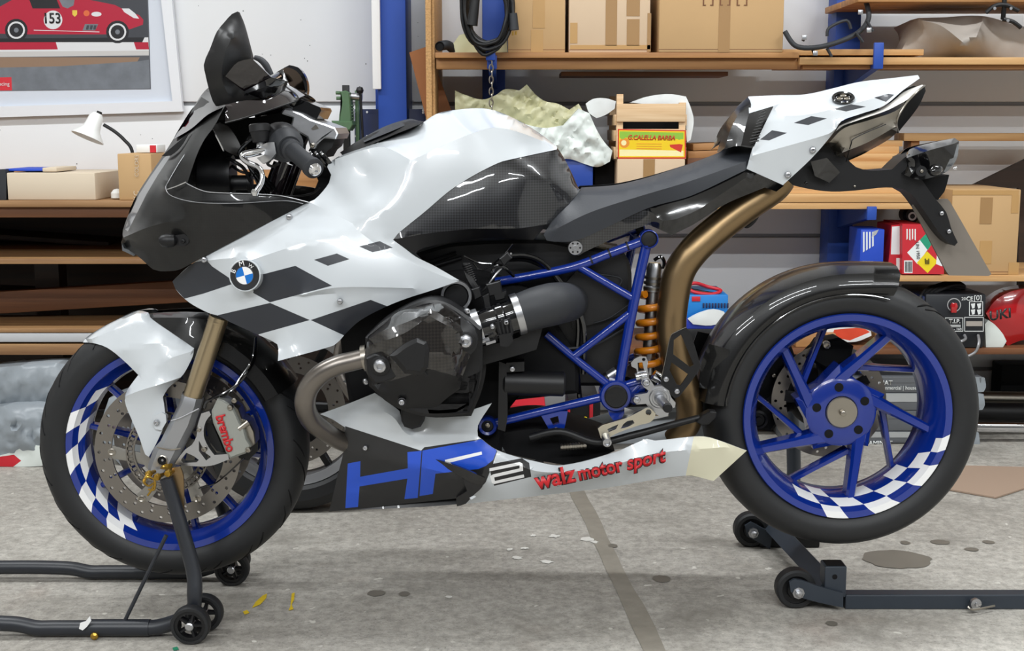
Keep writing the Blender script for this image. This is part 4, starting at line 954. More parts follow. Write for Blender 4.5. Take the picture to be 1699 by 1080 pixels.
# --- intake: throttle body, hose clamps, rubber elbow
it = part('intake')
i0, i1, i2 = P(770, 553, -.25), P(800, 541, -.25), P(866, 520, -.24)
idr = (i2 - i1).normalized()
lathe('intake_stub', i0, idr, [(0, 0), (0, .03), (.03, .031), (.06, .036)], 'black', it, 28)
lathe('throttle_body', i1, idr, [(-.01, .031), (.012, .034), (.03, .034), (.034, .037), (.046, .037), (.05, .034), (.09, .035), (.1, .039)], 'blackgloss', it, 30)
lathe('hose_clamp', P(792, 543, -.25), idr, [(-.007, .0375), (.007, .0375), (.007, .036), (-.007, .036)], 'alu', it, 32, closed=True)
lathe('hose_clamp', P(859, 521, -.24), idr, [(-.007, .0425), (.007, .0425), (.007, .04), (-.007, .04)], 'alu', it, 32, closed=True)
cyl('clamp_screw', P(800, 566, -.28), P(812, 562, -.28), .005, 'alu', it, 10)
tube('rubber_elbow', [P(860, 521, -.24), P(890, 511, -.235), P(915, 505, -.215), P(935, 502, -.17), P(945, 502, -.11)], [.04, .043, .044, .042, .04], 'grip', it, 26)
for k in range(4): plate('throttle_rib', [(824 + k * 7, 532), (827 + k * 7, 531), (833 + k * 6, 556), (830 + k * 6, 557)], -.296, -.28, 'black', it, step=10)
plate('sensor_plate', [(822, 536), (846, 528), (852, 552), (846, 572), (832, 575)], -.288, -.27, 'black', it, step=10)
bolt(817, 542, -.292, 4.5, it, 'alu'); bolt(840, 535, -.292, 4.5, it, 'alu')
plate('sensor_connector', [(828, 556), (848, 552), (852, 566), (842, 576), (830, 574)], -.3, -.27, 'black', it, step=10)
plate('connector_tag', [(806, 569), (822, 564), (823, 568), (807, 573)], -.29, -.28, 'alu', it, step=10)
solid('intake_bracket', [(786, 600), (800, 575), (860, 560), (880, 545), (900, 545), (890, 580), (850, 592), (800, 606)], -.23, -.12, 'black', it)
# --- injector, spark lead and wires above the intake
for pts, r, m in (([(773, 438, -.2), (776, 455, -.21), (785, 472, -.22), (795, 484, -.22)], .008, 'black'), ([(800, 484, -.22), (812, 470, -.23), (822, 456, -.23), (834, 442, -.22), (848, 420, -.2)], .0022, 'alu'),
                  ([(770, 425, -.19), (795, 436, -.2), (820, 438, -.2), (842, 442, -.19)], .0025, 'blackgloss'), ([(815, 470, -.22), (818, 448, -.23), (828, 441, -.23), (840, 446, -.22), (852, 458, -.2)], .0035, 'blackgloss'),
                  ([(785, 436, -.2), (800, 448, -.21), (830, 428, -.2), (850, 405, -.18)], .0018, 'blackgloss'), ([(840, 425, -.16), (875, 425, -.15), (905, 440, -.14), (935, 480, -.13), (962, 520, -.13), (970, 560, -.13), (968, 620, -.12)], .0055, 'blackgloss'),
                  ([(842, 430, -.15), (880, 432, -.14), (920, 456, -.13), (950, 500, -.125), (960, 540, -.125), (957, 600, -.12), (962, 660, -.1)], .0055, 'blackgloss'), ([(925, 572, -.13), (945, 578, -.13), (990, 570, -.12), (1035, 545, -.11)], .003, 'grip')):
    tube('wiring', PP(*pts), r, m, B, 8)
for k in range(9): lathe('boot_ring', P(774 + k * 1.3, 439 + k * 3.4, -.21), (.3, 0, -1), [(-.0022, .0085), (0, .0098), (.0022, .0085)], 'black', B, 12)
for ol in ([(782, 480), (796, 476), (800, 492), (788, 498)], [(806, 472), (830, 466), (834, 488), (812, 492)], [(800, 492), (812, 486), (816, 512), (804, 516)], [(828, 430), (842, 418), (850, 428), (836, 442)], [(818, 488), (840, 482), (838, 496), (822, 500)]):
    solid('wire_connector', ol, -.245, -.215, 'black', B, inset=2)
cyl('starter_motor', P(834, 634, -.17), P(937, 637, -.165), .0265, 'black', B, 26, ch=.004)
plate('starter_flange', [(828, 600), (840, 604), (842, 690), (838, 716), (826, 712)], -.19, -.12, 'black', B, step=12)
solid('starter_bracket', [(840, 602), (870, 600), (870, 616), (840, 618)], -.19, -.15, 'black', B)
bolt(850, 612, -.195, 5, B); bolt(786, 611, -.25, 5, B)
cyl('solenoid', P(1008, 627, -.1), P(1024, 617, -.1), .013, 'alu', B, 18); cyl('solenoid', P(996, 634, -.1), P(1010, 626, -.1), .014, 'black', B, 18)
# --- blue trellis frame
fr = part('trellis_frame'); fy = -.135
def ftube(*pts, r=.0098):
    for s in (1, -1): tube('frame_tube', [Vector((v.x, s * v.y, v.z)) for v in PP(*[(x, y, fy) for x, y in pts])], r, 'blue', fr, 14, 5)
ftube((822, 468), (880, 458), (951, 443), (1010, 421), (1074, 397), r=.0098); ftube((958, 441), (1049, 494), r=.0085); ftube((1073, 405), (1050, 510), (1028, 632), r=.0108)
ftube((1044, 521), (952, 591), r=.0088); ftube((906, 554), (953, 594), (1012, 640), r=.0085); ftube((1008, 657), (910, 680), (820, 702), r=.0095); ftube((1034, 640), (1072, 629), r=.0085); ftube((1036, 664), (1060, 640), r=.006)
for s in (1, -1):
    sg = lambda v: Vector((v.x, s * v.y, v.z))
    for (x, y, r1, r2, nm, mm) in ((1076, 396, .0195, .0165, 'frame_ring', 'blue'), (809, 705, .02, .013, 'frame_eye', 'blue')):
        lathe(nm, sg(P(x, y, fy)), (0, -s, 0), [(-.014, r1), (.014, r1), (.016, r1 - .002), (.014, r2), (-.014, r2)], mm, fr, 28, closed=True)
        lathe('ring_plug', sg(P(x, y, fy)), (0, -s, 0), [(-.01, r2), (.01, r2), (.011, r2 * .8), (.011, 0)], 'black', fr, 24)
    lathe('pivot_boss', sg(P(1021, 655, fy)), (0, -s, 0), [(-.03, .034), (.012, .034), (.016, .031), (.016, 0)], 'blue', fr, 30)
    lathe('pivot_cap', sg(P(1021, 655, fy)), (0, -s, 0), [(.014, .025), (.021, .0245), (.023, .022), (.0225, .018), (.022, 0)], 'black', fr, 30)
plate('pivot_gusset', [(1005, 672), (1038, 672), (1034, 690), (1028, 697), (1017, 697), (1012, 690)], fy - .006, fy + .02, 'blue', fr, step=8)
solid('footrest_lug', [(1038, 640), (1064, 626), (1078, 630), (1074, 642), (1060, 652), (1066, 668), (1052, 672), (1038, 664)], fy - .004, fy + .01, 'blue', fr, inset=1.5)
plate('stand_bracket', [(898, 690), (912, 684), (942, 682), (938, 704), (934, 718), (914, 718), (906, 704)], fy - .004, fy + .012, 'blue', fr, holes=[[(912, 694), (926, 690), (928, 702), (918, 706)]], step=7)
bolt(923, 715, fy - .006, 6, fr, 'steel')
bolt(809, 705, fy - .014, 5, fr, 'steel')
for t in (.25, .5, .75): lathe('cable_tie', P(951 + 120 * t, 443 - 46 * t, fy), (P(1074, 397, fy) - P(951, 443, fy)), [(-.002, .0105), (.002, .0105)], 'black', fr, 16)
# --- shock absorber
sh = part('shock_absorber'); s0, s1 = P(1087, 436, -.01), P(1075, 620, -.01); sd = s1 - s0; SL = sd.length
lathe('shock_body', s0, sd, [(0, 0), (0, .014), (.012, .018), (.05, .018), (.052, .022), (.062, .022), (.064, .015), (SL, .015), (SL, 0)], 'alu', sh, 22)
u = sd.normalized(); a = u.orthogonal().normalized(); b = u.cross(a); pts = []
for k in range(101):
    t = k / 100; ph = 2 * math.pi * k / 20; pts.append(s0 + u * (.068 + (SL - .09) * t) + (a * math.cos(ph) + b * math.sin(ph)) * .027)
tube('spring', pts, .0082, 'spring', sh, 10, 0)
for k in range(3): lathe('preload_ring', s0 + u * (.03 + k * .012), u, [(0, .0225), (.005, .0225)], 'steel', sh, 22)
tube('remote_hose', PP((1085, 432, -.02), (1096, 426, -.02), (1102, 434, -.02), (1101, 446, -.02)), .004, 'blackgloss', sh, 8)
# --- footrest assembly
fo = part('footrest')
plate('footrest_plate', [(1066, 626), (1074, 624), (1080, 632), (1086, 641), (1098, 640), (1110, 648), (1114, 660), (1121, 668), (1120, 676), (1112, 678), (1108, 690), (1096, 692), (1084, 684), (1076, 676), (1072, 670), (1056, 671), (1050, 664), (1053, 656), (1062, 654), (1074, 652), (1076, 648), (1068, 642), (1064, 636)], -.17, -.155, 'alu', fo, step=7, holes=[circ(1083, 652, 3.4, 8), circ(1092, 647, 3.4, 8), circ(1102, 651, 3.4, 8)])
lathe('plate_hub', P(1094, 660, -.17), (0, -1, 0), [(-.01, .022), (.003, .022), (.005, .02), (.005, .016), (.002, .015), (.002, 0)], 'alu', fo, 30)
lathe('footrest_peg', P(1095, 662, -.18), (P(1108, 677, -.26) - P(1095, 662, -.18)), [(-.01, 0), (-.01, .011), (.01, .011)] + [(.01 + k * .007, .0095 if k % 2 else .0105) for k in range(9)] + [(.075, .0098)], 'alu', fo, 20)
lathe('peg_end', P(1107, 676, -.255), (P(1108, 677, -.26) - P(1095, 662, -.18)), [(0, .0098), (.006, .0098), (.008, .008), (.008, 0)], 'black', fo, 20)
for x, y in ((1072, 634.5), (1056, 663)): bolt(x, y, -.172, 6.5, fo, 'alu')
plate('heel_guard', [(1097, 629), (1103, 601), (1112, 560), (1121, 551), (1138, 543), (1145, 551), (1163, 608), (1154, 623), (1127, 658), (1119, 661), (1097, 637)], -.165, -.16, 'black', fo, holes=[[(1118, 564), (1130, 555), (1151, 605), (1145, 609), (1117, 588)], [(1114, 601), (1142, 621), (1129, 640), (1123, 638), (1111, 614)]], step=7)
tube('guard_edge', PP((1097, 629, -.166), (1103, 601, -.166), (1112, 560, -.166), (1121, 551, -.166), (1138, 543, -.166)), .0008, 'steel', fo, 6)
bolt(1105, 629, -.167, 5, fo, 'alu'); bolt(1123, 649, -.167, 5, fo, 'alu')
plate('linkage_bracket', [(1047, 602), (1052, 596), (1062, 591), (1072, 592), (1075, 600), (1074, 610), (1077, 627), (1060, 630), (1056, 612), (1048, 608)], -.15, -.14, 'alu', fo, holes=[[(1058, 602), (1066, 601), (1069, 615), (1059, 617)], circ(1068, 596.5, 3, 8)], step=6)
lathe('linkage_barrel', P(1064, 624, -.15), (1, 0, .2), [(-.012, 0), (-.012, .009), (.012, .009), (.012, 0)], 'chrome', fo, 16)
tube('shift_rod', PP((1084, 622, -.13), (1096, 630, -.13), (1096, 640, -.13)), .012, 'chrome', fo, 12)
gl = part('gear_lever')
plate('lever_blade', [(992, 711), (998, 706), (1040, 693), (1071, 678), (1080, 678), (1088, 686), (1086, 694), (1078, 701), (1062, 705), (1021, 720), (1006, 730), (997, 727)], -.19, -.18, mat('nickel', '#c9c3b2', .3, metal=1.0), gl, holes=[[(1008, 712), (1016, 708), (1026, 704), (1022, 712), (1010, 717)], [(1034, 704), (1040, 699), (1050, 697), (1053, 702), (1042, 708), (1030, 711)], circ(1076, 684, 5, 10)], step=6)
lathe('toe_peg', P(1004, 722, -.18), (.03, -1, -.12), [(0, .009), (.045, .009), (.046, .006), (.04, .005), (.04, 0)], 'alu', gl, 18)
plate('shift_arm', [(1036, 676), (1050, 680), (1066, 688), (1080, 690), (1110, 690), (1080, 696), (1050, 692), (1036, 688)], -.16, -.152, 'alu', gl, step=8)
# --- side stand
ss = part('side_stand')
tube('stand_leg', PP((880, 726, -.15), (930, 716, -.16), (990, 734, -.165), (1050, 722, -.165), (1110, 706, -.16), (1160, 693, -.15)), [.009, .008, .008, .008, .0075, .007], 'black', ss, 12)
solid('stand_foot', [(1155, 700), (1166, 688), (1178, 682), (1189, 684), (1188, 692), (1176, 704), (1164, 706)], -.165, -.14, 'black', ss, inset=2)
lathe('stand_spring', P(930, 742, -.16), (1, 0, .08), [(0, .006)] + [(k * .003, .0075 if k % 2 else .006) for k in range(1, 18)] + [(.055, .006)], 'steel', ss, 12)
solid('gearbox_plate', [(820, 720), (900, 712), (985, 735), (1020, 748), (960, 775), (900, 765), (840, 752)], -.12, .12, 'blackmatt', B)
# --- belly pan
wedge = [(573, 707), (698.6, 747.6), (704, 742), (800, 728), (825, 748), (818, 770), (806, 800), (772.6, 836), (759, 841), (757, 828), (540, 852), (570, 740)]
bp_ol = [(531, 687, -.175), (575, 671, -.18), (622, 652, -.185), (645, 668, -.185), (663, 682, -.185), (667, 700, -.185), (683, 710.5, -.185), (700, 702, -.185), (704, 683, -.185), (780, 680, -.185), (816, 669, -.185), (793, 706, -.188), (793, 724, -.19), (825, 747, -.192), (890, 766, -.19), (934, 772, -.188), (1021, 750, -.18), (1073, 728, -.176), (1086, 731, -.176), (1156, 724, -.168), (1178, 726, -.166), (1239, 747.6, -.155), (1184, 798, -.14), (1139, 789, -.145), (1000, 810, -.15), (764, 837, -.15), (758, 839, -.15), (757, 827, -.15), (650, 838, -.13), (546, 849, -.11), (560, 790, -.15), (572, 739, -.18), (572, 709, -.185), (552, 696, -.18)]
bp_lines = [[(573, 709, -.187), (640, 729, -.195), (698, 748, -.2), (820, 770, -.205)], [(572, 745, -.18), (640, 760, -.195), (720, 780, -.2), (805, 800, -.195)], [(830, 760, -.2), (900, 783, -.205), (1000, 775, -.198), (1090, 752, -.188), (1200, 742, -.17)], [(545, 690, -.178), (610, 676, -.19), (650, 690, -.196), (680, 722, -.198), (760, 716, -.197), (790, 735, -.198)]]
H = [[(577, 769), (598, 765), (597.5, 791), (676.5, 777), (676, 750), (699.5, 748), (693, 826), (671, 828), (676, 794), (596.5, 807), (594, 841), (573, 843)],
     [(701, 747.5), (799, 729), (806, 731), (818, 740), (824, 748), (818, 763), (806, 773), (794, 778), (722.5, 786), (718, 819.5), (696, 823)]]
slit = [(738, 763), (799, 749), (800, 754), (740, 769)]
two_b = [(810, 771), (866, 760), (878, 768), (881.5, 791), (820, 806)]
two_w = [[(812, 777), (862, 766.5), (867, 769), (868, 781), (820, 792), (821, 798), (869, 787), (870, 792), (820, 803), (816, 801), (813, 790), (818, 787), (862, 777), (862, 772), (812, 782)]]
cre = [(1152, 720), (1178, 722), (1245, 747), (1184, 802), (1137, 792)]
panel('belly_pan', bp_ol, ['white', 'decalblack', 'decalblue', 'decalwhite', 'cream'], B, bp_lines, [(wedge, 1), (two_b, 1)] + [(q, 2) for q in H] + [(slit, 3)] + [(q, 3) for q in two_w] + [(cre, 4)], step=9, bulge=.4, mirror='no')
p_, t_, m_ = surface(bp_ol, bp_lines, step=20, bulge=.4)
bm = bmesh.new(); vs = [bm.verts.new((P(*q).x, -P(*q).y, P(*q).z)) for q in p_]
for f in t_: bm.faces.new([vs[k] for k in f])
bobj('belly_pan', bm, 'white', B, 28)
bolt(606, 743, -.195, 4.5, B)
panel('belly_floor', [(546, 848, -.11), (560, 800, -.1), (760, 790, -.1), (1000, 775, -.1), (1180, 770, -.1), (1184, 797, -.13), (1139, 789, -.14), (764, 836, -.145)], 'decalblack', B, step=20)
fin = part('belly_winglet')
panel('winglet_blade', [(712, 760, -.195), (730, 764, -.205), (770, 778, -.22), (804, 793, -.23), (802, 802, -.225), (790, 804, -.215), (766, 792, -.205), (740, 776, -.2)], 'blackgloss', fin, step=7, thick=.01, mirror='no')
panel('winglet_duct', [(768, 795, -.2), (803, 795, -.225), (800, 808, -.22), (784, 823, -.19), (772, 836, -.16), (758, 840, -.155), (757, 826, -.16), (775, 815, -.19)], 'decalblack', fin, step=7, thick=.01, mirror='no')
plate('winglet_slot', [(779, 826), (786, 822), (790, 824), (782, 829)], -.192, -.19, 'white', fin, step=6)
a0, a1 = (888, 811), (1108, 763)
tp = lambda x, y, q: P(x, y, -.203 + (x - 888) / 220 * .014)
for push, m, bo, nm in ((.0018, 'decalblack', .075, 'lettering_outline'), (.0032, 'red', .028, 'lettering')):
    text(nm, 'walz', tp(889, 811, 0), tp(957, 797, 0), m, B, push=push, bold=bo, spacing=1.02, hscale=1.1)
    text(nm, 'motor', tp(961, 796, 0), tp(1035, 780, 0), m, B, push=push, bold=bo, spacing=1.0, hscale=1.15)
    text(nm, 'sport', tp(1040, 779, 0), tp(1107, 764, 0), m, B, push=push, bold=bo, shear=.25, hscale=1.1)
# --- rear wheel
RWH = part('rear_wheel'); rw = P(1390, 678, 0); RR = .3035; RHW = .086
tyre(rw, RR, .095, .213, RWH)
sipes(rw, RR, .095, RWH, [R(a) for a in range(40, 120, 24)], -.01, -.08, R(16))
sipes(rw, RR, .095, RWH, [R(a) for a in range(50, 120, 24)], -.03, -.086, R(10))
rim(rw, RHW, .2275, RWH, [((0, 1, 2), 261, 273), ((0, 1, 2), 288, 303), ((0, 1, 2), 318, 333), ((0, 1, 2), 342, 351), ((3,), 246, 261), ((3,), 273, 288), ((3,), 303, 318), ((3,), 330, 342), ((4,), 261, 273), ((4,), 288, 303), ((4,), 318, 330)], R(-5), True)
hc = P(1381, 676, .005); hc = Vector((hc.x, .0, hc.z)); hc.x, hc.z = rw.x, rw.z
for k in range(5):
    e = R(-11 - 72 * k); s_ = e + R(38)
    bar('spoke', rw + Vector((math.cos(s_) * .066, -.005, math.sin(s_) * .066)), rw + Vector((math.cos(e) * .197, -.03, math.sin(e) * .197)), .032, .02, .05, .04, 'blue', RWH)
    e2 = R(-47 - 72 * k); s2 = e2 + R(45)
    bar('spoke', rw + Vector((math.cos(s2) * .1, .01, math.sin(s2) * .1)), rw + Vector((math.cos(e2) * .197, .03, math.sin(e2) * .197)), .016, .012, .03, .03, 'blue', RWH)
bm = bmesh.new(); star = []      # five-cornered hub with recessed nut holes
for k in range(10):
    a = R(-11 + 38 + 36 * k - 6); star.append((a, .104 if k % 2 == 0 else .075))
rings = []
for y, kf in ((-.028, .86), (-.02, 1.0), (.03, 1.0), (.05, .8)):
    rings.append([bm.verts.new(rw + Vector((math.cos(a) * r * kf, y, math.sin(a) * r * kf))) for a, r in star])
for a_, b_ in zip(rings, rings[1:]):
    for k in range(10): bm.faces.new((a_[k], a_[(k + 1) % 10], b_[(k + 1) % 10], b_[k]))
bm.faces.new(rings[0]); bm.faces.new(rings[-1])
bobj('hub', bm, 'blue', RWH, 25)
lathe('hub_dish', rw + Vector((0, -.028, 0)), (0, -1, 0), [(0, .078), (.005, .07), (.005, .036), (.002, .034), (.002, 0)], 'blue', RWH, 40)
for k in range(5):
    a = R(98 + 72 * k); lathe('wheel_bolt_hole', rw + Vector((math.cos(a) * .056, -.0315, math.sin(a) * .056)), (0, -1, 0), [(-.002, .0098), (.0028, .0098), (.003, .009), (.0026, .0), ], ['blackmatt'], RWH, 16)
lathe('hub_cap', rw + Vector((0, -.03, 0)), (0, -1, 0), [(0, .035), (.008, .035), (.010, .033), (.010, .007), (.022, .006), (.023, .004), (.023, 0)], 'steel', RWH, 30)
disc(rw, .085, .132, .098, RWH, 18)
for k in range(5):
    a = R(30 + 72 * k); bar('disc_carrier_arm', rw + Vector((math.cos(a) * .05, .085, math.sin(a) * .05)), rw + Vector((math.cos(a) * .102, .085, math.sin(a) * .102)), .03, .028, .006, .006, 'black', RWH)
# hugger
arc_shell('rear_hugger', rw, [(-.1, .268), (-.105, .276), (-.105, .29), (-.09, .313), (-.05, .325), (0, .328), (.05, .325), (.09, .313), (.105, .29), (.1, .268)], R(-84), R(17.5), 'carbonnose', B, 60, flare=.016)
tube('hugger_edge', [rw + Vector((math.sin(a) * .27, -.103, math.cos(a) * .27)) for a in [R(-84 + 100 * k / 20) for k in range(21)]], .0022, 'blackgloss', B, 8)
panel('hugger_front', [(1160, 643, -.08), (1164, 600, -.08), (1176, 570, -.085), (1210, 580, -.1), (1204, 625, -.1), (1192, 649, -.1)], 'carbonnose', B, step=8, mirror='copy')
# single sided swingarm on the far side, final drive and rear caliper
sw = part('swingarm')
tube('swingarm_tube', [P(1040, 650, .05), P(1130, 650, .12), P(1230, 660, .15), rw + Vector((-.04, .15, .0))], [.035, .035, .032, .04], 'blackmatt', sw, 16)
lathe('final_drive', rw + Vector((0, .11, 0)), (0, 1, 0), [(-.06, .05), (0, .075), (.05, .08), (.08, .05), (.08, 0)], 'blackmatt', sw, 28)
solid('rear_caliper', [(1340, 596), (1360, 566), (1392, 560), (1416, 574), (1410, 600), (1370, 612)], .06, .12, 'blackmatt', sw, inset=4)
bolt(1371, 572, .055, 7, sw, 'steel')
lathe('torque_arm_end', P(1258, 696, .09), (0, -1, 0), [(-.02, .022), (.004, .022), (.006, .016), (.002, .014), (.002, .008), (.008, .007), (.008, 0)], 'black', sw, 22)
tube('torque_arm', PP((1258, 696, .11), (1290, 640, .13), (1330, 600, .13), (1350, 580, .12)), .016, 'blackmatt', sw, 12)
solid('swingarm_housing', [(1250, 560), (1300, 545), (1320, 600), (1310, 680), (1280, 716), (1250, 712)], .11, .19, 'blackmatt', sw, inset=4)
bolt(1284, 623, .105, 4, sw, 'steel')
# ------------------------------------------------------------------ paddock stands
def wrap(name, label, cat, parts, base, group=None):
    t = thing(name, label, cat, base, group)
    for o in parts:
        if o.parent is None: adopt(t, o)
    return t
def caster(c0, r, w, tyre_m='rubber', spokes=True):
    g = bpy.data.objects.new('caster_wheel', None); COL.objects.link(g)
    lathe('caster_tyre', c0, (0, -1, 0), [(-w, r * .8), (-w, r * .94), (-w * .7, r), (w * .7, r), (w, r * .94), (w, r * .8)], tyre_m, g, 30, closed=True)
    lathe('caster_rim', c0, (0, -1, 0), [(-w * .8, r * .8), (-w * .8, r * .62), (w * .8, r * .62), (w * .8, r * .8)], 'black', g, 30, closed=True)
    for k in range(5):
        a = 2 * math.pi * k / 5; bar('caster_spoke', c0 + Vector((math.cos(a) * r * .15, 0, math.sin(a) * r * .15)), c0 + Vector((math.cos(a) * r * .66, 0, math.sin(a) * r * .66)), r * .22, r * .18, w * 1.2, w * 1.2, 'black', g)
    lathe('axle_nut', c0, (0, -1, 0), [(-w, r * .22), (w * 1.25, r * .22), (w * 1.4, r * .16), (w * 1.4, 0)], 'alu', g, 12)
    return g
yn, yf = -.19, .16
parts = []
for yy, sgn in ((yn, 1), (yf, -1)):
    q = [(-170, 1034), (-60, 1033), (0, 1034), (31, 1036), (62, 1046), (94, 1051), (156, 1049), (218, 1042), (262, 1040), (296, 1030)]
    base = [P(x, y, yn) for x, y in q]; pts = [Vector((v.x, yy, max(v.z, .02))) for v in base]
    parts.append(tube('stand_rail', pts, .0165, 'standpaint', None, 16))
    parts.append(lathe('rail_sleeve', pts[7] + Vector((.01, 0, .001)), pts[7] - pts[6], [(-.1, .0172), (-.1, .018), (.03, .018), (.03, .0172)], 'standpaint', None, 18))
    ca = P(323, 1026, yn); r = ca.z
    for dy_ in (-.034, .034): parts.append(caster(Vector((ca.x + (.012 if dy_ * sgn > 0 else 0), yy + dy_, r)), r, .012))
    parts.append(tube('stand_upright', [Vector((v.x, yy + o, v.z)) for v, o in ((P(322, 1024, yn), 0), (P(323, 985, yn), 0), (P(319, 950, yn), .01 * sgn), (P(300, 890, yn), .02 * sgn), (P(283, 840, yn), .028 * sgn), (P(270, 800, yn), .03 * sgn))], [.015, .0185, .018, .0175, .017, .0165], 'standpaint', None, 14, sx=.85))
    parts.append(cyl('support_pin', Vector((P(264, 790, yn).x, yy + .05 * sgn, P(264, 790, yn).z)), Vector((P(266, 776, yn).x, yy + .07 * sgn, P(266, 776, yn).z)), .012, 'zincyellow', None, 14))
    parts.append(cyl('brace_rod', Vector((P(207, 1030, yn).x, yy, P(207, 1030, yn).z)), Vector((P(276, 888, yn).x, yy, P(276, 888, yn).z)), .0042, 'standpaint', None, 10))
    parts.append(lathe('lock_bolt', Vector((P(161, 1050, yn).x, yy - .016 * sgn, P(161, 1050, yn).z)), (0, -sgn, 0), [(0, .0085), (.004, .008), (.007, .004), (.007, 0)], 'zincyellow', None, 14))
parts.append(tube('stand_crossbar', [Vector((P(-170, 1033, yn).x, yn, .03)), Vector((P(-200, 1033, yn).x, -.1, .05)), Vector((P(-200, 1033, yn).x, .08, .05)), Vector((P(-170, 1033, yn).x, yf, .03))], .0165, 'standpaint', None, 14))
br_ = plate('adapter_plate', [(286, 776), (299, 775), (304, 790), (305, 850), (300, 856), (293, 845), (284, 800)], yn + .035, yn + .041, 'bronze', None, step=10); parts.append(br_)
for x, y, r in ((248, 786, 6), (262, 791, 5), (280, 785, 5)): parts.append(lathe('clip_pin', P(x, y, yn + .02), (-.3, -1, 0), [(-.02, .004), (-.004, .005), (0, .008), (.006, .007), (.009, 0)], 'zincyellow', None, 14))
parts.append(tube('spring_clip', PP((246, 786, yn), (238, 798, yn - .01), (247, 806, yn - .012), (258, 800, yn - .01), (250, 815, yn - .012), (245, 822, yn - .01)), .0022, 'zincyellow', None, 8))
parts.append(tube('spring_clip', PP((240, 800, yn - .01), (244, 792, yn - .012), (256, 796, yn - .012), (256, 812, yn - .012), (246, 812, yn - .012)), .002, 'zincyellow', None, 8))
wrap('front_paddock_stand', 'black tubular front paddock stand under the front wheel', 'stand', parts, (P(160, 1050, 0).x, 0, 0))
paper = plate('paper_scrap', [(131, 1043), (133, 1034), (142, 1031), (149, 1022), (151, 1030), (144, 1040), (137, 1046)], yn - .022, yn - .019, 'decalwhite', None, step=8)
tag(paper, 'torn white paper scrap stuck on the black front stand tube', 'paper')

# rear stand
parts = []
n0 = floor_pt(1318, 1006); f0 = floor_pt(1245, 905)
ny, fy2 = n0.y, f0.y
def roller(p, r, w):
    g = bpy.data.objects.new('roller', None); COL.objects.link(g); o = Vector((p.x, p.y, r))
    lathe('roller_tyre', o, (0, -1, 0), [(-w, r * .72), (-w, r * .9), (-w * .75, r), (w * .75, r), (w, r * .9), (w, r * .72)], 'rubber', g, 32, closed=True)
    lathe('roller_hub', o, (0, -1, 0), [(-w * .8, r * .74), (w * .8, r * .74), (w * .7, r * .5), (w * 1.1, r * .45), (w * 1.1, 0)], 'black', g, 26)
    lathe('roller_bolt', o, (0, -1, 0), [(w, r * .3), (w + .02, r * .3), (w + .02, r * .2), (w + .028, r * .19), (w + .032, r * .1), (w + .032, 0)], 'alu', g, 8)
    return g
rn = rad(33, P(1315, 971, ny))
parts.append(roller(n0, rn, .018)); parts.append(roller(f0, rn, .018))
q = lambda x, y, yy=None: P(x, y, ny if yy is None else yy)
def sq(name, a, b, w, m='standpaint2'):
    return tube(name, [a, b], w / 2, m, None, 4, 0, square=True, smooth=20)
zb = q(1500, 994).z; bw = rad(12.5, q(1500, 994)) * 2
bm = bmesh.new(); add_box(bm, (q(1399, 994).x, ny - bw * .5 - .002, zb - bw / 2), (q(1790, 994).x, ny + bw * .5, zb + bw / 2), .003); parts.append(bobj('lever_beam', bm, 'standpaint2', None, 20))
bm = bmesh.new(); add_box(bm, (q(1640, 994).x, ny - bw * .42, zb - bw * .42), (q(1990, 994).x, ny + bw * .42, zb + bw * .42), .003); parts.append(bobj('lever_handle', bm, 'standpaint2', None, 20))
parts.append(plate('roller_fork', [(1310, 966), (1318, 961), (1330, 963), (1362, 974), (1399, 984), (1399, 1008), (1360, 1000), (1325, 990), (1312, 982)], ny - .034, ny - .026, 'standpaint2', None, step=12))
parts.append(plate('roller_fork', [(1310, 966), (1318, 961), (1330, 963), (1362, 974), (1399, 984), (1399, 1008), (1360, 1000), (1325, 990), (1312, 982)], ny + .026, ny + .034, 'standpaint2', None, step=12))
sx0, sx1, sz0, sz1 = rect(1364, 934, 1400, 985, ny)
bm = bmesh.new(); add_box(bm, (sx0, ny - .024, sz0), (sx1, ny + .024, sz1), .003); parts.append(bobj('post_socket', bm, 'standpaint2', None, 20))
bm = bmesh.new(); add_box(bm, (sx0 + .004, ny - .02, sz1 - .001), (sx1 - .004, ny + .02, sz1 + .0008)); parts.append(bobj('socket_opening', bm, 'blackmatt', None, 20))
parts.append(lathe('socket_hole', P(1385, 957, ny - .024), (0, -1, 0), [(0, .006), (.0006, .006), (.0006, 0)], 'blackmatt', None, 14))
parts.append(sq('cross_beam', Vector((q(1378, 985).x, ny, .045)), Vector((f0.x + .06, fy2, .05)), .042))
parts.append(plate('far_roller_fork', [(1236, 872), (1246, 866), (1282, 885), (1278, 912), (1268, 905), (1240, 890)], fy2 - .03, fy2 - .024, 'standpaint2', None, step=12))
parts.append(lathe('lock_pin', P(1613, 997, ny - .02), (.12, -1, .0), [(0, .006), (.012, .006), (.012, .0125), (.02, .0125), (.021, .005), (.024, .004), (.024, 0)], 'alu', None, 14))
parts.append(tube('pin_chain', PP((1606, 1006, ny - .05), (1612, 1011, ny - .055), (1625, 1010, ny - .05), (1650, 1005, ny - .03)), .0025, 'steel', None, 6))
parts.append(tube('stand_post', [Vector((f0.x + .09, fy2, .04)), Vector((P(1316, 820, fy2).x, fy2, .2)), Vector((rw.x - .02, fy2, rw.z - .02))], .018, 'standpaint2', None, 12, 4))
parts.append(cyl('hub_pin', Vector((rw.x, fy2 + .02, rw.z)), Vector((rw.x, .12, rw.z)), .015, 'steel'))
bm = bmesh.new(); fb = floor_pt(1345, 905); add_box(bm, (f0.x + .02, fb.y - .02, .001), (P(1357, 905, fb.y).x, fb.y + .03, .03), .003); parts.append(bobj('foot_block', bm, 'black', None, 20))
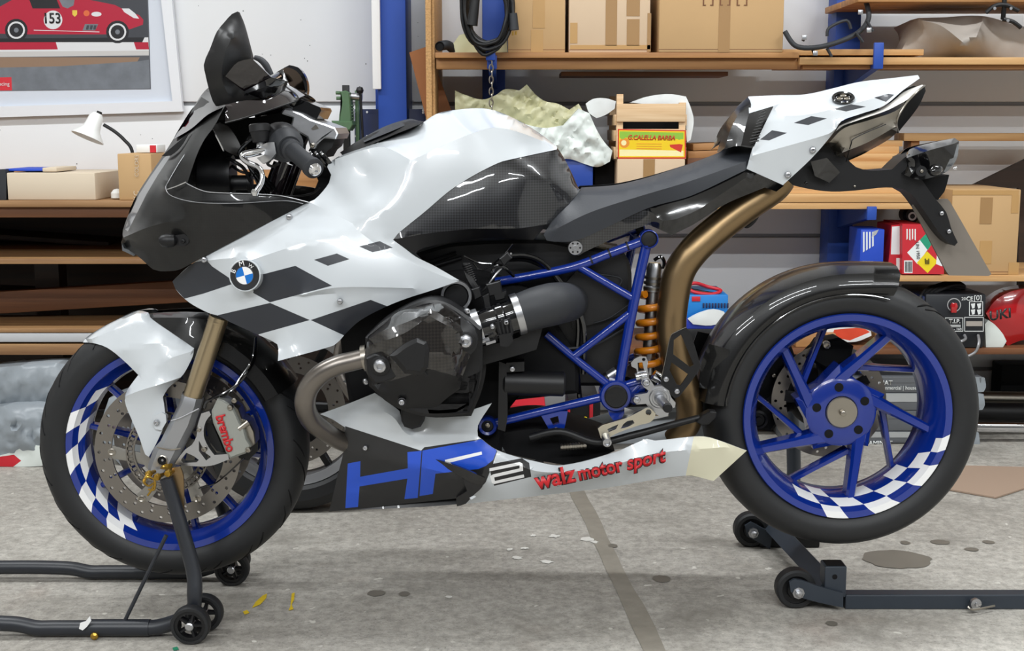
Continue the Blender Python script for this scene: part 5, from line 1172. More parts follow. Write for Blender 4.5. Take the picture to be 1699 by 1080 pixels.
wrap('rear_paddock_stand', 'grey steel roller stand with long lever under the rear wheel', 'stand', parts, (n0.x, n0.y, 0))

# ------------------------------------------------------------------ background materials
M['plywood'] = wood('plywood_edge', '#7e5a3a', '#a88257'); M['pine'] = wood('pine_plank', '#b98a56', '#d9b07a'); M['pinedark'] = wood('pine_shelf', '#9a6b3f', '#bd8c58')
M['brownboard'] = wood('brown_board', '#5e3a22', '#7d4f2e'); M['darkwood'] = wood('dark_wood', '#22180f', '#3a261a'); M['cratewood'] = wood('crate_slat', '#c9a377', '#e0c29b', 'X', 2)
M['chipboard'] = mat('chipboard', '#b48a57', .7, var=.5, scale=160, bump=.3); M['fibreboard'] = mat('fibreboard', '#9a6236', .6, var=.15, scale=14)
M['card'] = mat('cardboard', '#bd9a6d', .75, var=.06, scale=5); M['cardpale'] = mat('cardboard_pale', '#cbb295', .75, var=.05, scale=5); M['cardwhite'] = mat('cardboard_greyish', '#cfc0aa', .75, var=.04, scale=5)
M['tape'] = mat('parcel_tape', '#9f7c52', .3); M['tapepale'] = mat('pale_tape', '#b7905c', .3); M['steelblue'] = mat('rack_blue', '#1f47a0', .45, var=.06, scale=6); M['navy'] = mat('rack_navy', '#16244f', .5)
M['lampwhite'] = mat('lamp_enamel', '#e9ebe8', .3); M['machinegreen'] = mat('machine_green', '#4d6b4c', .4, var=.1, scale=20); M['strip'] = mat('white_strip', '#f3f3f3', .4)
M['film'] = mat('greenish_film', '#c3c09a', .35, var=.2, scale=7); M['filmwhite'] = mat('white_bag', '#d9dfda', .4, var=.08, scale=9); M['cloth'] = mat('white_cloth', '#e2e5e4', .8); M['greyfilm'] = mat('grey_plastic_bag', '#8f969c', .35, var=.15, scale=9)
M['foam'] = mat('grey_foam', '#a79f97', .6, var=.1, scale=4); M['binblue'] = mat('blue_bin', '#1c3f94', .4); M['cyan'] = mat('cyan_plastic', '#1e7cc8', .4); M['royal'] = mat('royal_blue_plastic', '#2a3fb0', .4)
M['redbox'] = mat('red_carton', '#c3202e', .5); M['bluebox'] = mat('blue_carton', '#1a45b8', .5); M['signyellow'] = mat('sign_yellow', '#e8cf18', .5); M['signgreen'] = mat('sign_green', '#1f9470', .5)
M['redgloss'] = mat('red_gloss', '#b0151b', .15, coat=.8); M['orange'] = mat('orange_cloth', '#d8482a', .8); M['greypaper'] = mat('laminate_wrap', '#63666a', .35, var=.15, scale=8); M['palepaper'] = mat('laminate_label', '#a9abab', .4, var=.15, scale=10)
M['grille'] = mat('labelyellow', '#e9c512', .5); M['labelgreen'] = mat('label_green', '#8ab83a', .5); M['labelorange'] = mat('label_orange', '#df8a2a', .5); M['labelred'] = mat('label_red', '#c8321f', .5); M['labelcream'] = mat('label_cream', '#efe3a8', .5)
import mathutils.noise as mnoise
def lump(name, ol, Y, depth_, m, seed=0, step=9, amp=.02, freq=.05, bulge=2.0, regions=(), lines=(), parent=None, smooth=60):
    mats = m if isinstance(m, list) else [m]
    p, t, mi = surface([(a[0], a[1], Y) for a in ol], lines=lines, step=step, bulge=bulge, regions=regions)
    q = []
    for a, b, y in p:
        w = min(1, (Y - y) / .02) if bulge > 0 else 1
        n = .8 * mnoise.noise((a * freq, b * freq, seed * 7.3)) + .8 * (.5 - 2 * abs(mnoise.noise((a * freq * 1.1 + b * freq * .6, b * freq * .5 - a * freq * .3, seed + 20.)))) + .45 * (.5 - 2 * abs(mnoise.noise((a * freq * 2.6, b * freq * 2.2, seed * 3.1 + 5))))
        q.append((a, b, y - amp * n * (.25 + .75 * max(0, w))))
    bm = bmesh.new(); fr_ = [bm.verts.new(P(*v)) for v in q]; bk = []
    for (a, b, y), v in zip(q, fr_):
        bk.append(bm.verts.new((v.co.x, Y + depth_ * (.35 + .65 * min(1, max(0, (Y - y)) / .04)), v.co.z)))
    cnt = {}
    for f, k in zip(t, mi):
        bm.faces.new([fr_[i] for i in f]).material_index = k; bm.faces.new([bk[i] for i in f]).material_index = k
        for i in range(3):
            e = tuple(sorted((f[i], f[(i + 1) % 3]))); cnt[e] = cnt.get(e, 0) + 1
    for (a, b), k in cnt.items():
        if k == 1: bm.faces.new((fr_[a], fr_[b], bk[b], bk[a]))
    return bobj(name, bm, mats, parent, smooth)
def base_of(x0, y1, x1, Y, d): 
    a, b, zl, zh = rect(x0, y1 - 10, x1, y1, Y); return ((a + b) / 2, Y + d / 2, zl)
def carton(x0, y0, x1, y1, Y, d, m, label, tapes=(), extra=(), flap=True, name='cardboard_box'):
    ps = [pbox('carton', x0, y0, x1, y1, Y, d, m)]
    for tx0, ty0, tx1, ty1, tm in tapes:
        a, b, zl, zh = rect(tx0, ty0, tx1, ty1, Y); ps.append(box('tape', (a, Y - .0012, zl), (b, Y + .001, zh), tm))
    if flap:
        a, b, zl, zh = rect(x0, y0, x1, y1, Y); ps.append(box('flap_line', (a, Y - .0006, zl + (zh - zl) * .03), (b, Y + .0006, zl + (zh - zl) * .036), 'brownboard'))
    ps += list(extra)
    return wrap(name, label, 'box', ps, base_of(x0, y1, x1, Y, d))

# ------------------------------------------------------------------ left bench
YB = 1.25
zt = P(100, 333, YB).z; xr = P(640, 340, YB).x
bt = wrap('workbench', 'long wooden workbench with plywood top along the back wall', 'workbench', [
    box('plywood_top', (-4.0, YB, P(100, 344, YB).z), (xr, WALL_Y, zt), 'plywood', None, .003),
    box('apron', (-4.0, YB + .02, P(100, 361, YB + .02).z), (xr, YB + .05, P(100, 344, YB + .02).z), 'brownboard', None, .003),
    box('lower_shelf', (-4.0, YB + .03, P(100, 438, YB + .03).z), (xr, WALL_Y - .05, P(100, 429.5, YB + .03).z), 'plywood', None, .002),
    box('back_panel', (-4.0, WALL_Y - .04, .02), (xr, WALL_Y - .01, P(100, 344, YB).z), 'darkwood'),
    box('bench_leg', (P(60, 500, YB + .42).x, YB + .42, 0), (P(100, 500, YB + .42).x, YB + .5, P(100, 438, YB).z), 'darkwood'),
    box('bench_leg', (xr - .1, YB + .1, 0), (xr, YB + .2, P(100, 344, YB).z), 'darkwood'),
    box('bench_leg', (-3.3, YB + .1, 0), (-3.2, YB + .2, P(100, 344, YB).z), 'darkwood'),
    box('back_rail', (-4.0, WALL_Y - .06, P(100, 312, WALL_Y).z), (xr, WALL_Y - .005, P(100, 281, WALL_Y).z), 'pinedark', None, .002)], (-2.0, 1.7, 0))
def board(x0, y0, x1, y1, Y, d, m, label, tilt=0.0, name='wooden_board', group=None):
    a, b, zl, zh = rect(x0, y0, x1, y1, Y); o = box(name, (a, Y, zl), (b, Y + d, zh), m, None, .002)
    if tilt:
        cx = Vector(((a + b) / 2, 0, (zl + zh) / 2)); o.data.transform(Matrix.Translation(cx) @ Matrix.Rotation(tilt, 4, 'Y') @ Matrix.Translation(-cx))
    return tag(o, label, 'board', group)
board(-420, 484, 430, 520, 1.55, .05, 'brownboard', 'rough brown plank lying at a slant under the workbench', R(-3.5))
board(-520, 545, 330, 552, 1.33, .3, 'plywood', 'thin plywood sheet above the white board under the workbench')
board(-520, 553, 330, 567.5, 1.33, .25, mat('white_board', '#b9babc', .5), 'long white laminated board stored under the workbench')
board(-520, 571, 330, 589, 1.33, .3, 'plywood', 'lowest plywood board under the workbench above grey bags')
board(-520, 478, 120, 483, 1.7, .2, 'darkwood', 'dark board at the back of the bench shelf', R(2))
board(-100, 392, 180, 400, 1.75, .25, 'darkwood', 'dark board lying on the lower bench shelf', R(4))
# grey bags on the floor
tag(lump('plastic_bag', [(-30, 612), (40, 606), (90, 602), (125, 606), (140, 640), (120, 668), (80, 675), (20, 672), (-30, 676)], 1.28, .3, 'greyfilm', 3, amp=.02, bulge=3), 'upper grey plastic bag bulging under the workbench', 'bag')
tag(lump('plastic_bag', [(-30, 690), (20, 684), (70, 684), (110, 700), (120, 740), (90, 770), (60, 782), (-30, 780)], 1.22, .3, 'greyfilm', 5, amp=.02, bulge=3), 'lower grey plastic bag on the floor beside the front wheel', 'bag')
tag(lump('plastic_bag', [(-20, 776), (20, 764), (50, 752), (80, 756), (84, 786), (40, 788), (-20, 787)], 1.2, .12, ['filmwhite', 'redbox'], 8, amp=.012, regions=[([(-20, 774), (24, 768), (36, 778), (20, 790), (-20, 790)], 1)], bulge=2), 'white bag with red print on the floor beside the bench', 'bag')
tag(lump('plastic_bag', [(180, 640), (210, 628), (250, 640), (262, 690), (240, 740), (200, 752), (172, 720), (168, 680)], 1.22, .3, 'greyfilm', 9, amp=.02, bulge=3), 'pale plastic bag seen through the front wheel spokes', 'bag')
# on the bench top
carton(12, 286, 158, 331, YB + .03, .32, 'cardwhite', 'large shallow pale carton on the workbench', (), [], False)
carton(196, 254, 252, 331, YB + .02, .22, 'card', 'upright brown cardboard box with pale lettering on the workbench', (), [text('print', 'COLORS', P(230, 292, YB + .018), P(230, 256, YB + .018), 'cardwhite', None, push=.001, bold=-.005), text('print', 'KC', P(230, 331, YB + .018), P(230, 316, YB + .018), 'cardwhite', None, push=.001)], False)
sb = carton(226, 240, 261, 253.5, YB + .1, .1, 'cloth', 'small white and red carton on top of the upright box', (), [], False)
a, b, zl, zh = rect(249, 241, 259, 253, YB + .1); adopt(sb, box('red_label', (a, YB + .0985, zl), (b, YB + .1, zh), 'redbox'))
bkp = [pbox('cover', 8, 280, 93, 284, YB + .06, .2, 'bluebox'), pbox('pages', 70, 278, 94, 285, YB + .055, .19, 'cardwhite')]
wrap('blue_folder', 'blue folder lying on the shallow pale carton', 'folder', bkp, base_of(8, 285, 93, YB + .06, .2))
tag(lump('navy_case', [(-30, 282), (8, 280), (10, 290), (10, 331), (-30, 331)], YB + .03, .2, 'grip', 2, amp=.003, bulge=1), 'dark grey case at the left end of the workbench', 'case')
tag(lathe('white_cup', P(195, 331, YB + .08), (0, 0, 1), [(0, .012), (.004, .02), (.02, .02), (.03, .012), (.034, 0)], 'lampwhite', None, 18), 'small white rounded cup beside the upright box', 'cup')
# desk lamp
lh = P(157, 205, 1.6); la = Vector((-.35, -.25, -.9)).normalized()
lp = [lathe('lamp_shade', P(160, 194, 1.6), la, [(-.012, 0), (-.012, .016), (0, .024), (.035, .027), (.05, .033), (.075, .055), (.078, .056), (.072, .052), (.045, .03), (0, .022), (0, 0)], 'lampwhite', None, 30),
      lathe('lamp_neck', P(164, 189, 1.6), la, [(-.008, 0), (-.008, .009), (.008, .009)], 'black', None, 14),
      tube('lamp_arm', PP((172, 207, 1.6), (190, 218, 1.6), (206, 232, 1.6), (219, 250, 1.6), (222, 290, 1.6), (222, 318, 1.6)), .006, 'black', None, 8),
      lathe('lamp_base', Vector((P(222, 318, 1.6).x, 1.6, zt)), (0, 0, 1), [(0, .07), (.015, .068), (.02, .05), (.022, 0)], 'lampwhite', None, 26)]
wrap('desk_lamp', 'small white desk lamp with curved black arm below the poster', 'lamp', lp, (P(222, 318, 1.6).x, 1.6, zt))
# arbor press
py_ = 1.7; pr = []
pr.append(solid('press_head', [(564, 152), (574, 150), (580, 154), (583, 196), (582, 206), (574, 210), (562, 206), (563, 190), (566, 170)], py_ - .04, py_ + .04, 'machinegreen', None, inset=2))
pr.append(solid('press_bracket', [(550, 200), (584, 201), (586, 207), (580, 217), (566, 214), (552, 208)], py_ - .05, py_ + .05, 'machinegreen', None, inset=2))
for k in range(7): pr.append(pbox('rack_tooth', 582, 174 + k * 5, 585, 176.5 + k * 5, py_ - .02, .04, 'machinegreen', None, .001))
pr.append(pbox('press_ram', 569, 141, 580, 290, py_ - .012, .024, 'black', None, .001))
pr.append(cyl('pinion_shaft', P(583, 160, py_), P(601, 161, py_), .013, 'alu'))
pr.append(cyl('lever_rod', P(598, 158, py_ - .02), P(605, 285, py_ - .02), .0045, 'black', None, 10))
pr.append(lathe('lever_knob', P(597, 150, py_ - .02), (0, 0, 1), [(-.014, 0), (-.01, .01), (0, .0135), (.01, .01), (.014, 0)], 'black', None, 16))
pr.append(pbox('press_column', 590, 150, 596, 300, py_ + .06, .04, 'machinegreen', None, .002))
pr.append(box('press_base', (P(555, 320, py_).x, py_ - .12, zt), (P(605, 320, py_).x, py_ + .12, zt + .04), 'machinegreen', None, .004))
for x, y in ((560, 154), (561, 163)): pr.append(lathe('clamp_screw', P(x, y, py_ - .03), (-1, -.3, 0), [(-.01, .006), (.006, .006), (.006, 0)], 'machinegreen', None, 10))
wrap('arbor_press', 'green arbor press with black ram beside the blue column', 'press', pr, (P(580, 320, py_).x, py_, zt))
# ------------------------------------------------------------------ blue column, white strip, plate
cy_ = 1.74
cl = [box('column_face', (P(626, 100, cy_).x, cy_, 0), (P(674, 100, cy_).x, WALL_Y - .01, 3.2), 'steelblue', None, .004),
      box('column_flange', (P(616, 100, cy_).x, cy_ + .12, 0), (P(640, 100, cy_).x, cy_ + .14, 3.2), 'steelblue', None, .002),
      box('end_plate', (P(588, 205, cy_ + .1).x, cy_ + .1, P(640, 240, cy_).z - .3), (P(706, 205, cy_ + .1).x, cy_ + .115, P(640, 181, cy_ + .1).z), 'navy', None, .002)]
for x, y in ((591, 186), (609, 186), (591, 226), (609, 226), (702, 183), (702, 187)): cl.append(lathe('plate_bolt', P(x, y, cy_ + .1), (0, -1, 0), [(0, .0045), (.003, .004), (.003, 0)], 'strip', None, 10))
wrap('steel_column', 'blue painted steel column in front of the white wall', 'column', cl, (P(650, 100, cy_).x, cy_, 0))
tag(box('cable_duct', (P(617, 70, cy_ - .02).x, cy_ - .02, P(625, 148, cy_ - .02).z), (P(631, 70, cy_ - .02).x, cy_ + .01, 3.0), 'strip', None, .003), 'white plastic strip running down the left of the blue column', 'duct')
# boards standing by the rack
def upright(x0, y0, x1, y1, Y, d, m, label, name='chipboard_panel', tilt=0, down=400):
    a, b, zl, zh = rect(x0, y0, x1, y1, Y); zl = P((x0 + x1) / 2, down, Y).z
    o = box(name, (a, Y, zl), (b, Y + d, zh), m, None, .001)
    if tilt:
        cx = Vector(((a + b) / 2, 0, zh)); o.data.transform(Matrix.Translation(cx) @ Matrix.Rotation(tilt, 4, 'Y') @ Matrix.Translation(-cx))
    return tag(o, label, 'board')
upright(706, -80, 715.5, 190, 1.5, .5, 'chipboard', 'thicker chipboard panel standing edge-on at the end of the rack', down=700)
upright(716.5, -60, 721, 190, 1.52, .5, 'chipboard', 'thinner chipboard sheet standing edge-on behind the cable coil shelf', down=700)
tag(plate('fibreboard_offcut', [(679, 87), (706, 78), (722, 110), (750, 186), (748, 240), (718, 240)], 1.72, 1.735, 'fibreboard', None, step=20, corner=5), 'brown fibreboard offcut leaning beside the blue column', 'board')

# ------------------------------------------------------------------ poster
pp = [plate('poster_frame', [(-60, -60), (279, -60), (303, 185), (-60, 196.5)], WALL_Y - .03, WALL_Y - .004, mat('white_frame', '#e4e6ea', .35), None, holes=[[(-45, -45), (262, -45), (286, 168), (-45, 178)]], step=30, corner=5)]
pp.append(plate('poster_mount', [(-48, -48), (265, -48), (288, 170), (-48, 181)], WALL_Y - .012, WALL_Y - .002, mat('poster_mount', '#cfd5df', .5), None, step=30, corner=5))
E = lambda cx, cy, r, n=18, ry=None: circ(cx, cy, r, n, ry)
reg = [([(-40, -30), (243, -30), (246, 62), (-40, 66)], 1), ([(-40, 66), (246, 62), (247, 84), (-40, 86)], 3), ([(-40, 68), (92, 68), (96, 82), (-40, 83)], 2), ([(222, 70), (246, 70), (247, 82), (226, 82)], 2), ([(-40, 86), (247, 84), (247, 92), (-40, 95)], 4),
       ([(-40, 95), (232, 95), (228, 102), (100, 110), (-40, 113)], 5), ([(-40, 113), (100, 110), (228, 102), (247, 99), (249, 147), (-40, 151)], 6),
       ([(-40, 64), (240, 62), (236, 70), (-40, 70)], 7),
       ([(-40, 14), (0, 11), (16, 2), (30, -6), (60, -20), (110, -12), (150, 0), (190, 8), (214, 20), (231, 25), (238, 33), (237, 41), (217, 48), (180, 57), (50, 57), (-40, 55)], 2),
       ([(48, -2), (54, 14), (100, 14), (92, -6)], 7), ([(94, -8), (104, 11), (112, 14), (122, 9), (124, -2)], 6), ([(202, 14), (214, 14), (224, 22), (231, 31), (222, 30), (206, 20)], 3), ([(56, 49.5), (165, 52.5), (165, 53.5), (56, 50.5)], 3),
       (E(27, 50, 19), 7), (E(27, 50, 14.5), 3), (E(27, 50, 11.5), 7), (E(195, 53, 19), 7), (E(195, 53, 14.5), 3), (E(195, 53, 11.5), 7), (E(27, 50, 4), 6), (E(195, 53, 4), 6), (E(88, 33, 15.5, 24), 3),
       ([(120, 17), (128, 17), (128, 24), (124, 28), (120, 24)], 8), (E(143.5, 22, 5), 9), (E(160, 23.5, 8.5, 16, 4), 3), ([(141, 40), (163, 40), (158, 50.5), (137, 50.5)], 6),
       ([(-40, 129), (19, 128), (20, 150), (-40, 151)], 10)]
cols = [mat('print_grey', '#54565c', .35), mat('print_dark', '#3d3f45', .35), mat('print_red', '#b0213a', .3), mat('print_white', '#d9dadc', .35), mat('print_pale', '#c4c2c0', .35), mat('print_brown', '#8d735e', .4), mat('print_asphalt', '#6f747b', .4, var=.35, scale=22), mat('print_black', '#1c1c20', .35), mat('print_yellow', '#e0c24a', .35), mat('print_orange', '#d8683a', .35), mat('print_tag_red', '#d0303c', .35)]
pp.append(plate('poster_print', [(-40, -30), (244.5, -30), (250, 147.5), (-40, 151)], WALL_Y - .0145, WALL_Y - .01, cols, None, step=14, corner=5, regions=reg))
wy = WALL_Y - .0145
pp.append(text('print', '153', P(75, 38.5, wy), P(101, 38.5, wy), 'print_black' if False else cols[7], None, push=.0006, bold=.02, hscale=1.15))
pp.append(text('print', 'Racing', P(-6, 142, wy), P(16, 142, wy), cols[3], None, push=.0006))
for k in range(3): pp.append(plate('print', [(144 + k * 6, 42), (148 + k * 6, 42), (146.5 + k * 6, 49), (142.5 + k * 6, 49)], wy - .001, wy, cols[1], None, step=10))
wrap('framed_poster', 'framed poster of a red racing car numbered 153 in a white frame', 'poster', pp, (P(120, 190, WALL_Y).x, WALL_Y - .02, P(120, 195, WALL_Y).z))
# ------------------------------------------------------------------ cantilever rack on the right
YR = 1.48
def rack(x0, x1, label):
    Yp = 1.86; ps = [box('rack_post', (P(x0, 60, Yp).x, Yp, 0), (P(x1, 60, Yp).x, Yp + .12, 3.0), 'steelblue' if x0 > 1000 else 'navy', None, .004)]
    xc = (P(x0, 60, Yp).x + P(x1, 60, Yp).x) / 2
    return ps, xc
Yp = 1.86
for (x0, x1, ax, label) in ((800, 838, 812, 'blue rack post behind the hanging cable coil'), (1386, 1428, 1452, 'blue rack post behind the tail of the motorcycle')):
    m = 'steelblue'
    ps = [box('rack_post', (P(x0, 60, Yp).x, Yp, 0), (P(x1, 60, Yp).x, Yp + .12, 3.0), m, None, .004)]
    for ytop, ybot in ((84, 111), (336, 356), (452, 474), (580, 606)):
        xa = P(ax, ytop, YR - .02).x; zz = P(ax, ybot, YR).z - .004; zt_ = P(ax, ytop, YR).z
        z_sh = {84: P(900, 96, YR).z, 336: P(900, 346, YR).z, 452: P(1600, 467, YR).z, 580: P(1600, 600, YR).z}[ytop] - .002
        px0 = (P(x0, 60, Yp).x + P(x1, 60, Yp).x) / 2
        bm = bmesh.new(); w = .012
        pts = [(YR - .01, z_sh), (Yp, z_sh), (Yp, z_sh - .09), (YR - .01, z_sh - .03)]
        xs = (px0 - w, px0 + w)
        v = [[bm.verts.new((x, y, z)) for y, z in pts] for x in xs]
        bm.faces.new(v[0]); bm.faces.new(v[1])
        for k in range(4): bm.faces.new((v[0][k], v[0][(k + 1) % 4], v[1][(k + 1) % 4], v[1][k]))
        ps.append(bobj('rack_arm', bm, m, None, 20))
        ps.append(box('arm_stop', (px0 - .016, YR - .022, z_sh - .035), (px0 + .016, YR - .009, z_sh + (.05 if ytop == 84 and x0 > 1000 else .01)), m, None, .003))
    wrap('rack_upright', label, 'rack', ps, (P(x0, 60, Yp).x, Yp, 0), 'blue rack uprights')
XR = P(1990, 300, YR).x
def shelf(name, label, spec, ytop):
    ps = []
    for x0, x1, y0, y1, dY, dd, m in spec:
        a, b, zl, zh = rect(x0, y0, x1, y1, YR); ps.append(box('plank', (a, YR + dY, zl), (b, YR + dY + dd, zh), m, None, .0015))
    return wrap(name, label, 'shelf', ps, (P(1200, ytop, YR).x, YR + .3, P(1200, ytop, YR).z))
shelf('rack_shelf', 'upper plank shelf of the rack carrying cardboard boxes', [(722, 1326, 87, 96, 0, .15, 'pinedark'), (722, 1326, 87, 96, .155, .15, 'pinedark'), (722, 1326, 87, 96, .31, .15, 'pinedark'), (1327, 1990, 95, 107, 0, .15, 'pine'), (1327, 1990, 95, 107, .155, .15, 'pinedark'), (1327, 1990, 95, 107, .31, .15, 'pinedark'), (1290, 1536, 81, 91, .02, .2, 'pine'), (723, 1327, 96.5, 114, .03, .04, 'pinedark'), (1335, 1990, 107.5, 114, .03, .04, 'pinedark'), (935, 1225, 114.5, 122, .2, .2, 'brownboard')], 87)
shelf('rack_shelf', 'topmost plank shelf at the right picture edge', [(1424, 1990, -8, 3, 0, .22, 'pinedark'), (1424, 1990, -8, 3, .23, .22, 'pinedark')], -8)
shelf('rack_shelf', 'middle plank shelf of the rack under the wooden crate', [(722, 1558, 337, 347, 0, .15, 'pine'), (722, 1562, 337, 347, .155, .15, 'pine'), (722, 1556, 337, 347, .31, .15, 'pine')], 337)
shelf('rack_shelf', 'plank shelf carrying the red carton', [(1436, 1990, 457, 467, 0, .22, 'pine'), (1436, 1990, 457, 467, .23, .22, 'pine')], 457)
shelf('rack_shelf', 'lowest plank shelf of the rack carrying the welder', [(1000, 1990, 578, 588, 0, .22, 'brownboard'), (1000, 1990, 578, 588, .23, .22, 'brownboard')], 578)
# loose planks stacked on the middle shelf
ZBt = P(900, 337, YR).z
PL = [(1250, 1560, 322, 336, 0), (1262, 1552, 312, 322, .08), (1300, 1530, 268, 282, .1), (1340, 1500, 255, 268, .14), (1380, 1492, 243, 255, .18), (1440, 1498, 233, 243, .2), (1500, 1990, 221, 234, .25), (1262, 1540, 300, 312, .12), (1270, 1530, 283, 299, .16)]
for k, (x0, x1, y0, y1, dY) in enumerate(PL):
    w = ['lowest', 'second lowest', 'fifth from the bottom', 'sixth from the bottom', 'seventh from the bottom', 'uppermost short', 'long single', 'third lowest', 'fourth lowest'][k]
    board(x0, y0, x1, y1, YR + dY, .12, 'pine', ('%s pine plank of the stack behind the plate carrier' % w) if k != 6 else 'long single pine plank lying right of the silencer', 0, 'pine_plank', 'stacked pine planks')
a, b, zl, zh = rect(1506, 234, 1520, 300, YR + .3)
tag(box('spacer_block', (a, YR + .27, ZBt), (b, YR + .36, P(1513, 234, YR + .25).z), 'pinedark', None, .002), 'pine spacer block under the long plank near the silencer', 'block')
a, b, zl, zh = rect(1950, 234, 1970, 300, YR + .3)
tag(box('plank_post', (a, YR + .27, 0), (b, YR + .36, P(1960, 234, YR + .25).z), 'pinedark', None, .002), 'pine post carrying the right end of the long plank', 'post')
# --- upper shelf items
carton(843, -60, 938, 85.5, YR + .02, .3, 'card', 'plain cardboard box with tape right of the cable coil', [(884, -40, 904, 45, 'tapepale'), (881, 48, 901, 85, 'tapepale')])
carton(944, -50, 1079, 85.5, YR + .02, .4, 'cardpale', 'much taped pale cardboard box between two plain boxes', [(1005, -50, 1024, 74, 'tape'), (1040, -50, 1062, 25, 'tape'), (1040, 30, 1061, 74, 'tape'), (946, 36, 958, 70, 'tapepale'), (1074, 20, 1080, 84, 'tape'), (946, 73, 1079, 80, 'tapepale')])
carton(1094, -60, 1301, 84, YR + .0, .45, 'card', 'largest cardboard box on the upper shelf with printed symbols', [(1193, -60, 1212, 84, 'tape')], [text('print', '[ ] [ ] [ ]', P(1166, 2, YR), P(1240, 2, YR), 'brownboard', None, push=.001, hscale=.9)])
cc = P(806, 18, YR - .06); lo_ = []
for k in range(12):
    a = .036 + .005 * (k % 4); h = .112 + .006 * (k % 5); yy = -.03 + .006 * k; rg = random.Random(k)
    lo_.append(tube('cable_loop', [cc + Vector((math.cos(t) * (a + .02 + rg.uniform(-.004, .004)) * 1.15 + .004 * (k % 3), yy + rg.uniform(-.004, .004), math.sin(t) * (h + rg.uniform(-.006, .006)) + .012 * (k % 2))) for t in [2 * math.pi * i / 14 for i in range(14)]], .0058, 'black', None, 8, 3, True))
lo_ += [cyl('plug_body', P(851, 22, YR - .08), P(853, 50, YR - .08), .0135, 'grip', None, 16, .016), cyl('plug_pin', P(851, 52, YR - .08), P(851, 59, YR - .08), .0025, 'zincyellow', None, 8), cyl('plug_pin', P(856, 52, YR - .08), P(856, 58, YR - .08), .0025, 'zincyellow', None, 8),
        cyl('socket_body', P(790, -8, YR - .1), P(783, 42, YR - .1), .013, 'black', None, 16, .018), tube('cable_end', PP((851, 22, YR - .08), (848, -4, YR - .07), (835, -20, YR - .06), (815, -10, YR - .06)), .0055, 'black', None, 8)]
wrap('cable_coil', 'coil of thick black cable with plug hanging before the shelf', 'cable', lo_, cc)
ps = []
for k in range(11):
    p = P(815 + (k % 2) * 1.2, 94 + k * 9.6, YR - .05); r0 = .0065; pts = []
    for i in range(16):
        t = 2 * math.pi * i / 16; x, z = math.cos(t) * .0062, math.sin(t) * .0125
        pts.append(p + (Vector((x, 0, z)) if k % 2 == 0 else Vector((0, x, z))))
    ps.append(tube('chain_link', pts, .0022, 'steel', None, 6, 0, True))
ps.append(pbox('chain_hook', 806, 84, 822, 100, YR - .06, .03, 'steelblue', None, .003))
wrap('hanging_chain', 'steel link chain hanging from the upper shelf', 'chain', ps, P(815, 190, YR - .05))
el = tube('hose_elbow', PP((728, 79, YR + .05), (742, 77, YR + .06), (752, 84, YR + .08)), .016, 'grip', None, 14)
e2 = lathe('elbow_mouth', P(730, 79, YR + .035), (-.2, -1, .0), [(0, .012), (.004, .016), (.006, .014), (.002, .011), (.002, 0)], 'blackmatt', None, 16)
wrap('pipe_elbow', 'short black pipe elbow at the left end of the shelf', 'pipe', [el, e2], base_of(725, 87, 755, YR + .05, .05))
tag(lump('crumpled_bag', [(752, 70), (762, 56), (776, 52), (800, 66), (840, 60), (842, 84), (800, 86), (756, 86)], YR + .06, .1, 'film', 12, amp=.02, bulge=2), 'crumpled clear bag on the shelf behind the cable coil', 'bag')
# black bracket frame at the post
bf = [tube('frame_tube', PP((1302, 52, YR - .02), (1320, 76, YR - .03), (1352, 79, YR - .04), (1390, 70, YR - .03), (1424, 54, YR - .01), (1440, 34, YR + .02), (1440, 14, YR + .04), (1432, -10, YR + .06)), .0085, 'grip', None, 10)]
for pts in ([(1372, 60), (1376, 46), (1404, 34), (1412, 48)], [(1346, 76), (1352, 92)], [(1372, 80), (1380, 94)], [(1420, 54), (1432, 70)], [(1438, 34), (1448, 52)], [(1332, 68), (1336, 60)]):
    bf.append(tube('frame_lug', [P(x, y, YR - .03) for x, y in pts], .005, 'grip', None, 8, 4))
for x, y in ((1353, 88), (1335, 62), (1442, 50), (1428, 20)): bf.append(pbox('lug_plate', x - 4, y - 4, x + 4, y + 4, YR - .04, .004, 'alu', None, .001))
wrap('fairing_bracket', 'black tubular fairing bracket leaning at the blue post', 'bracket', bf, P(1360, 92, YR))
tag(lump('grey_cover', [(1489, 95), (1504, 66), (1524, 28), (1560, 27), (1632, 25), (1690, 42), (1740, 60), (1740, 96)], YR + .12, .25, 'foam', 6, amp=.008, freq=.02, bulge=1.6, lines=[[(1530, 32, YR + .05), (1560, 40, YR + .02), (1600, 70, YR + .0)], [(1632, 28, YR + .06), (1620, 60, YR + .0)]]), 'large translucent grey moulded cover on the upper shelf', 'cover')
bh = [tube('bracket_stem', PP((1667, -12, YR - .02), (1666, 12, YR - .02), (1664, 32, YR - .01)), .008, 'black', None, 8), tube('bracket_arm', PP((1636, 21, YR - .03), (1650, 10, YR - .03), (1668, 8, YR - .03), (1690, 18, YR - .03)), .007, 'black', None, 8), tube('bracket_arm', PP((1664, 32, YR - .02), (1680, 36, YR - .02), (1694, 46, YR - .02)), .007, 'black', None, 8)]
for x, y in ((1650, 14), (1677, 14), (1672, 34)): bh.append(lathe('bracket_bolt', P(x, y, YR - .04), (0, -1, 0), [(0, .005), (.003, .005), (.003, 0)], 'alu', None, 10))
wrap('black_bracket', 'small black bracket with bolts above the grey cover', 'bracket', bh, P(1664, 34, YR - .02))
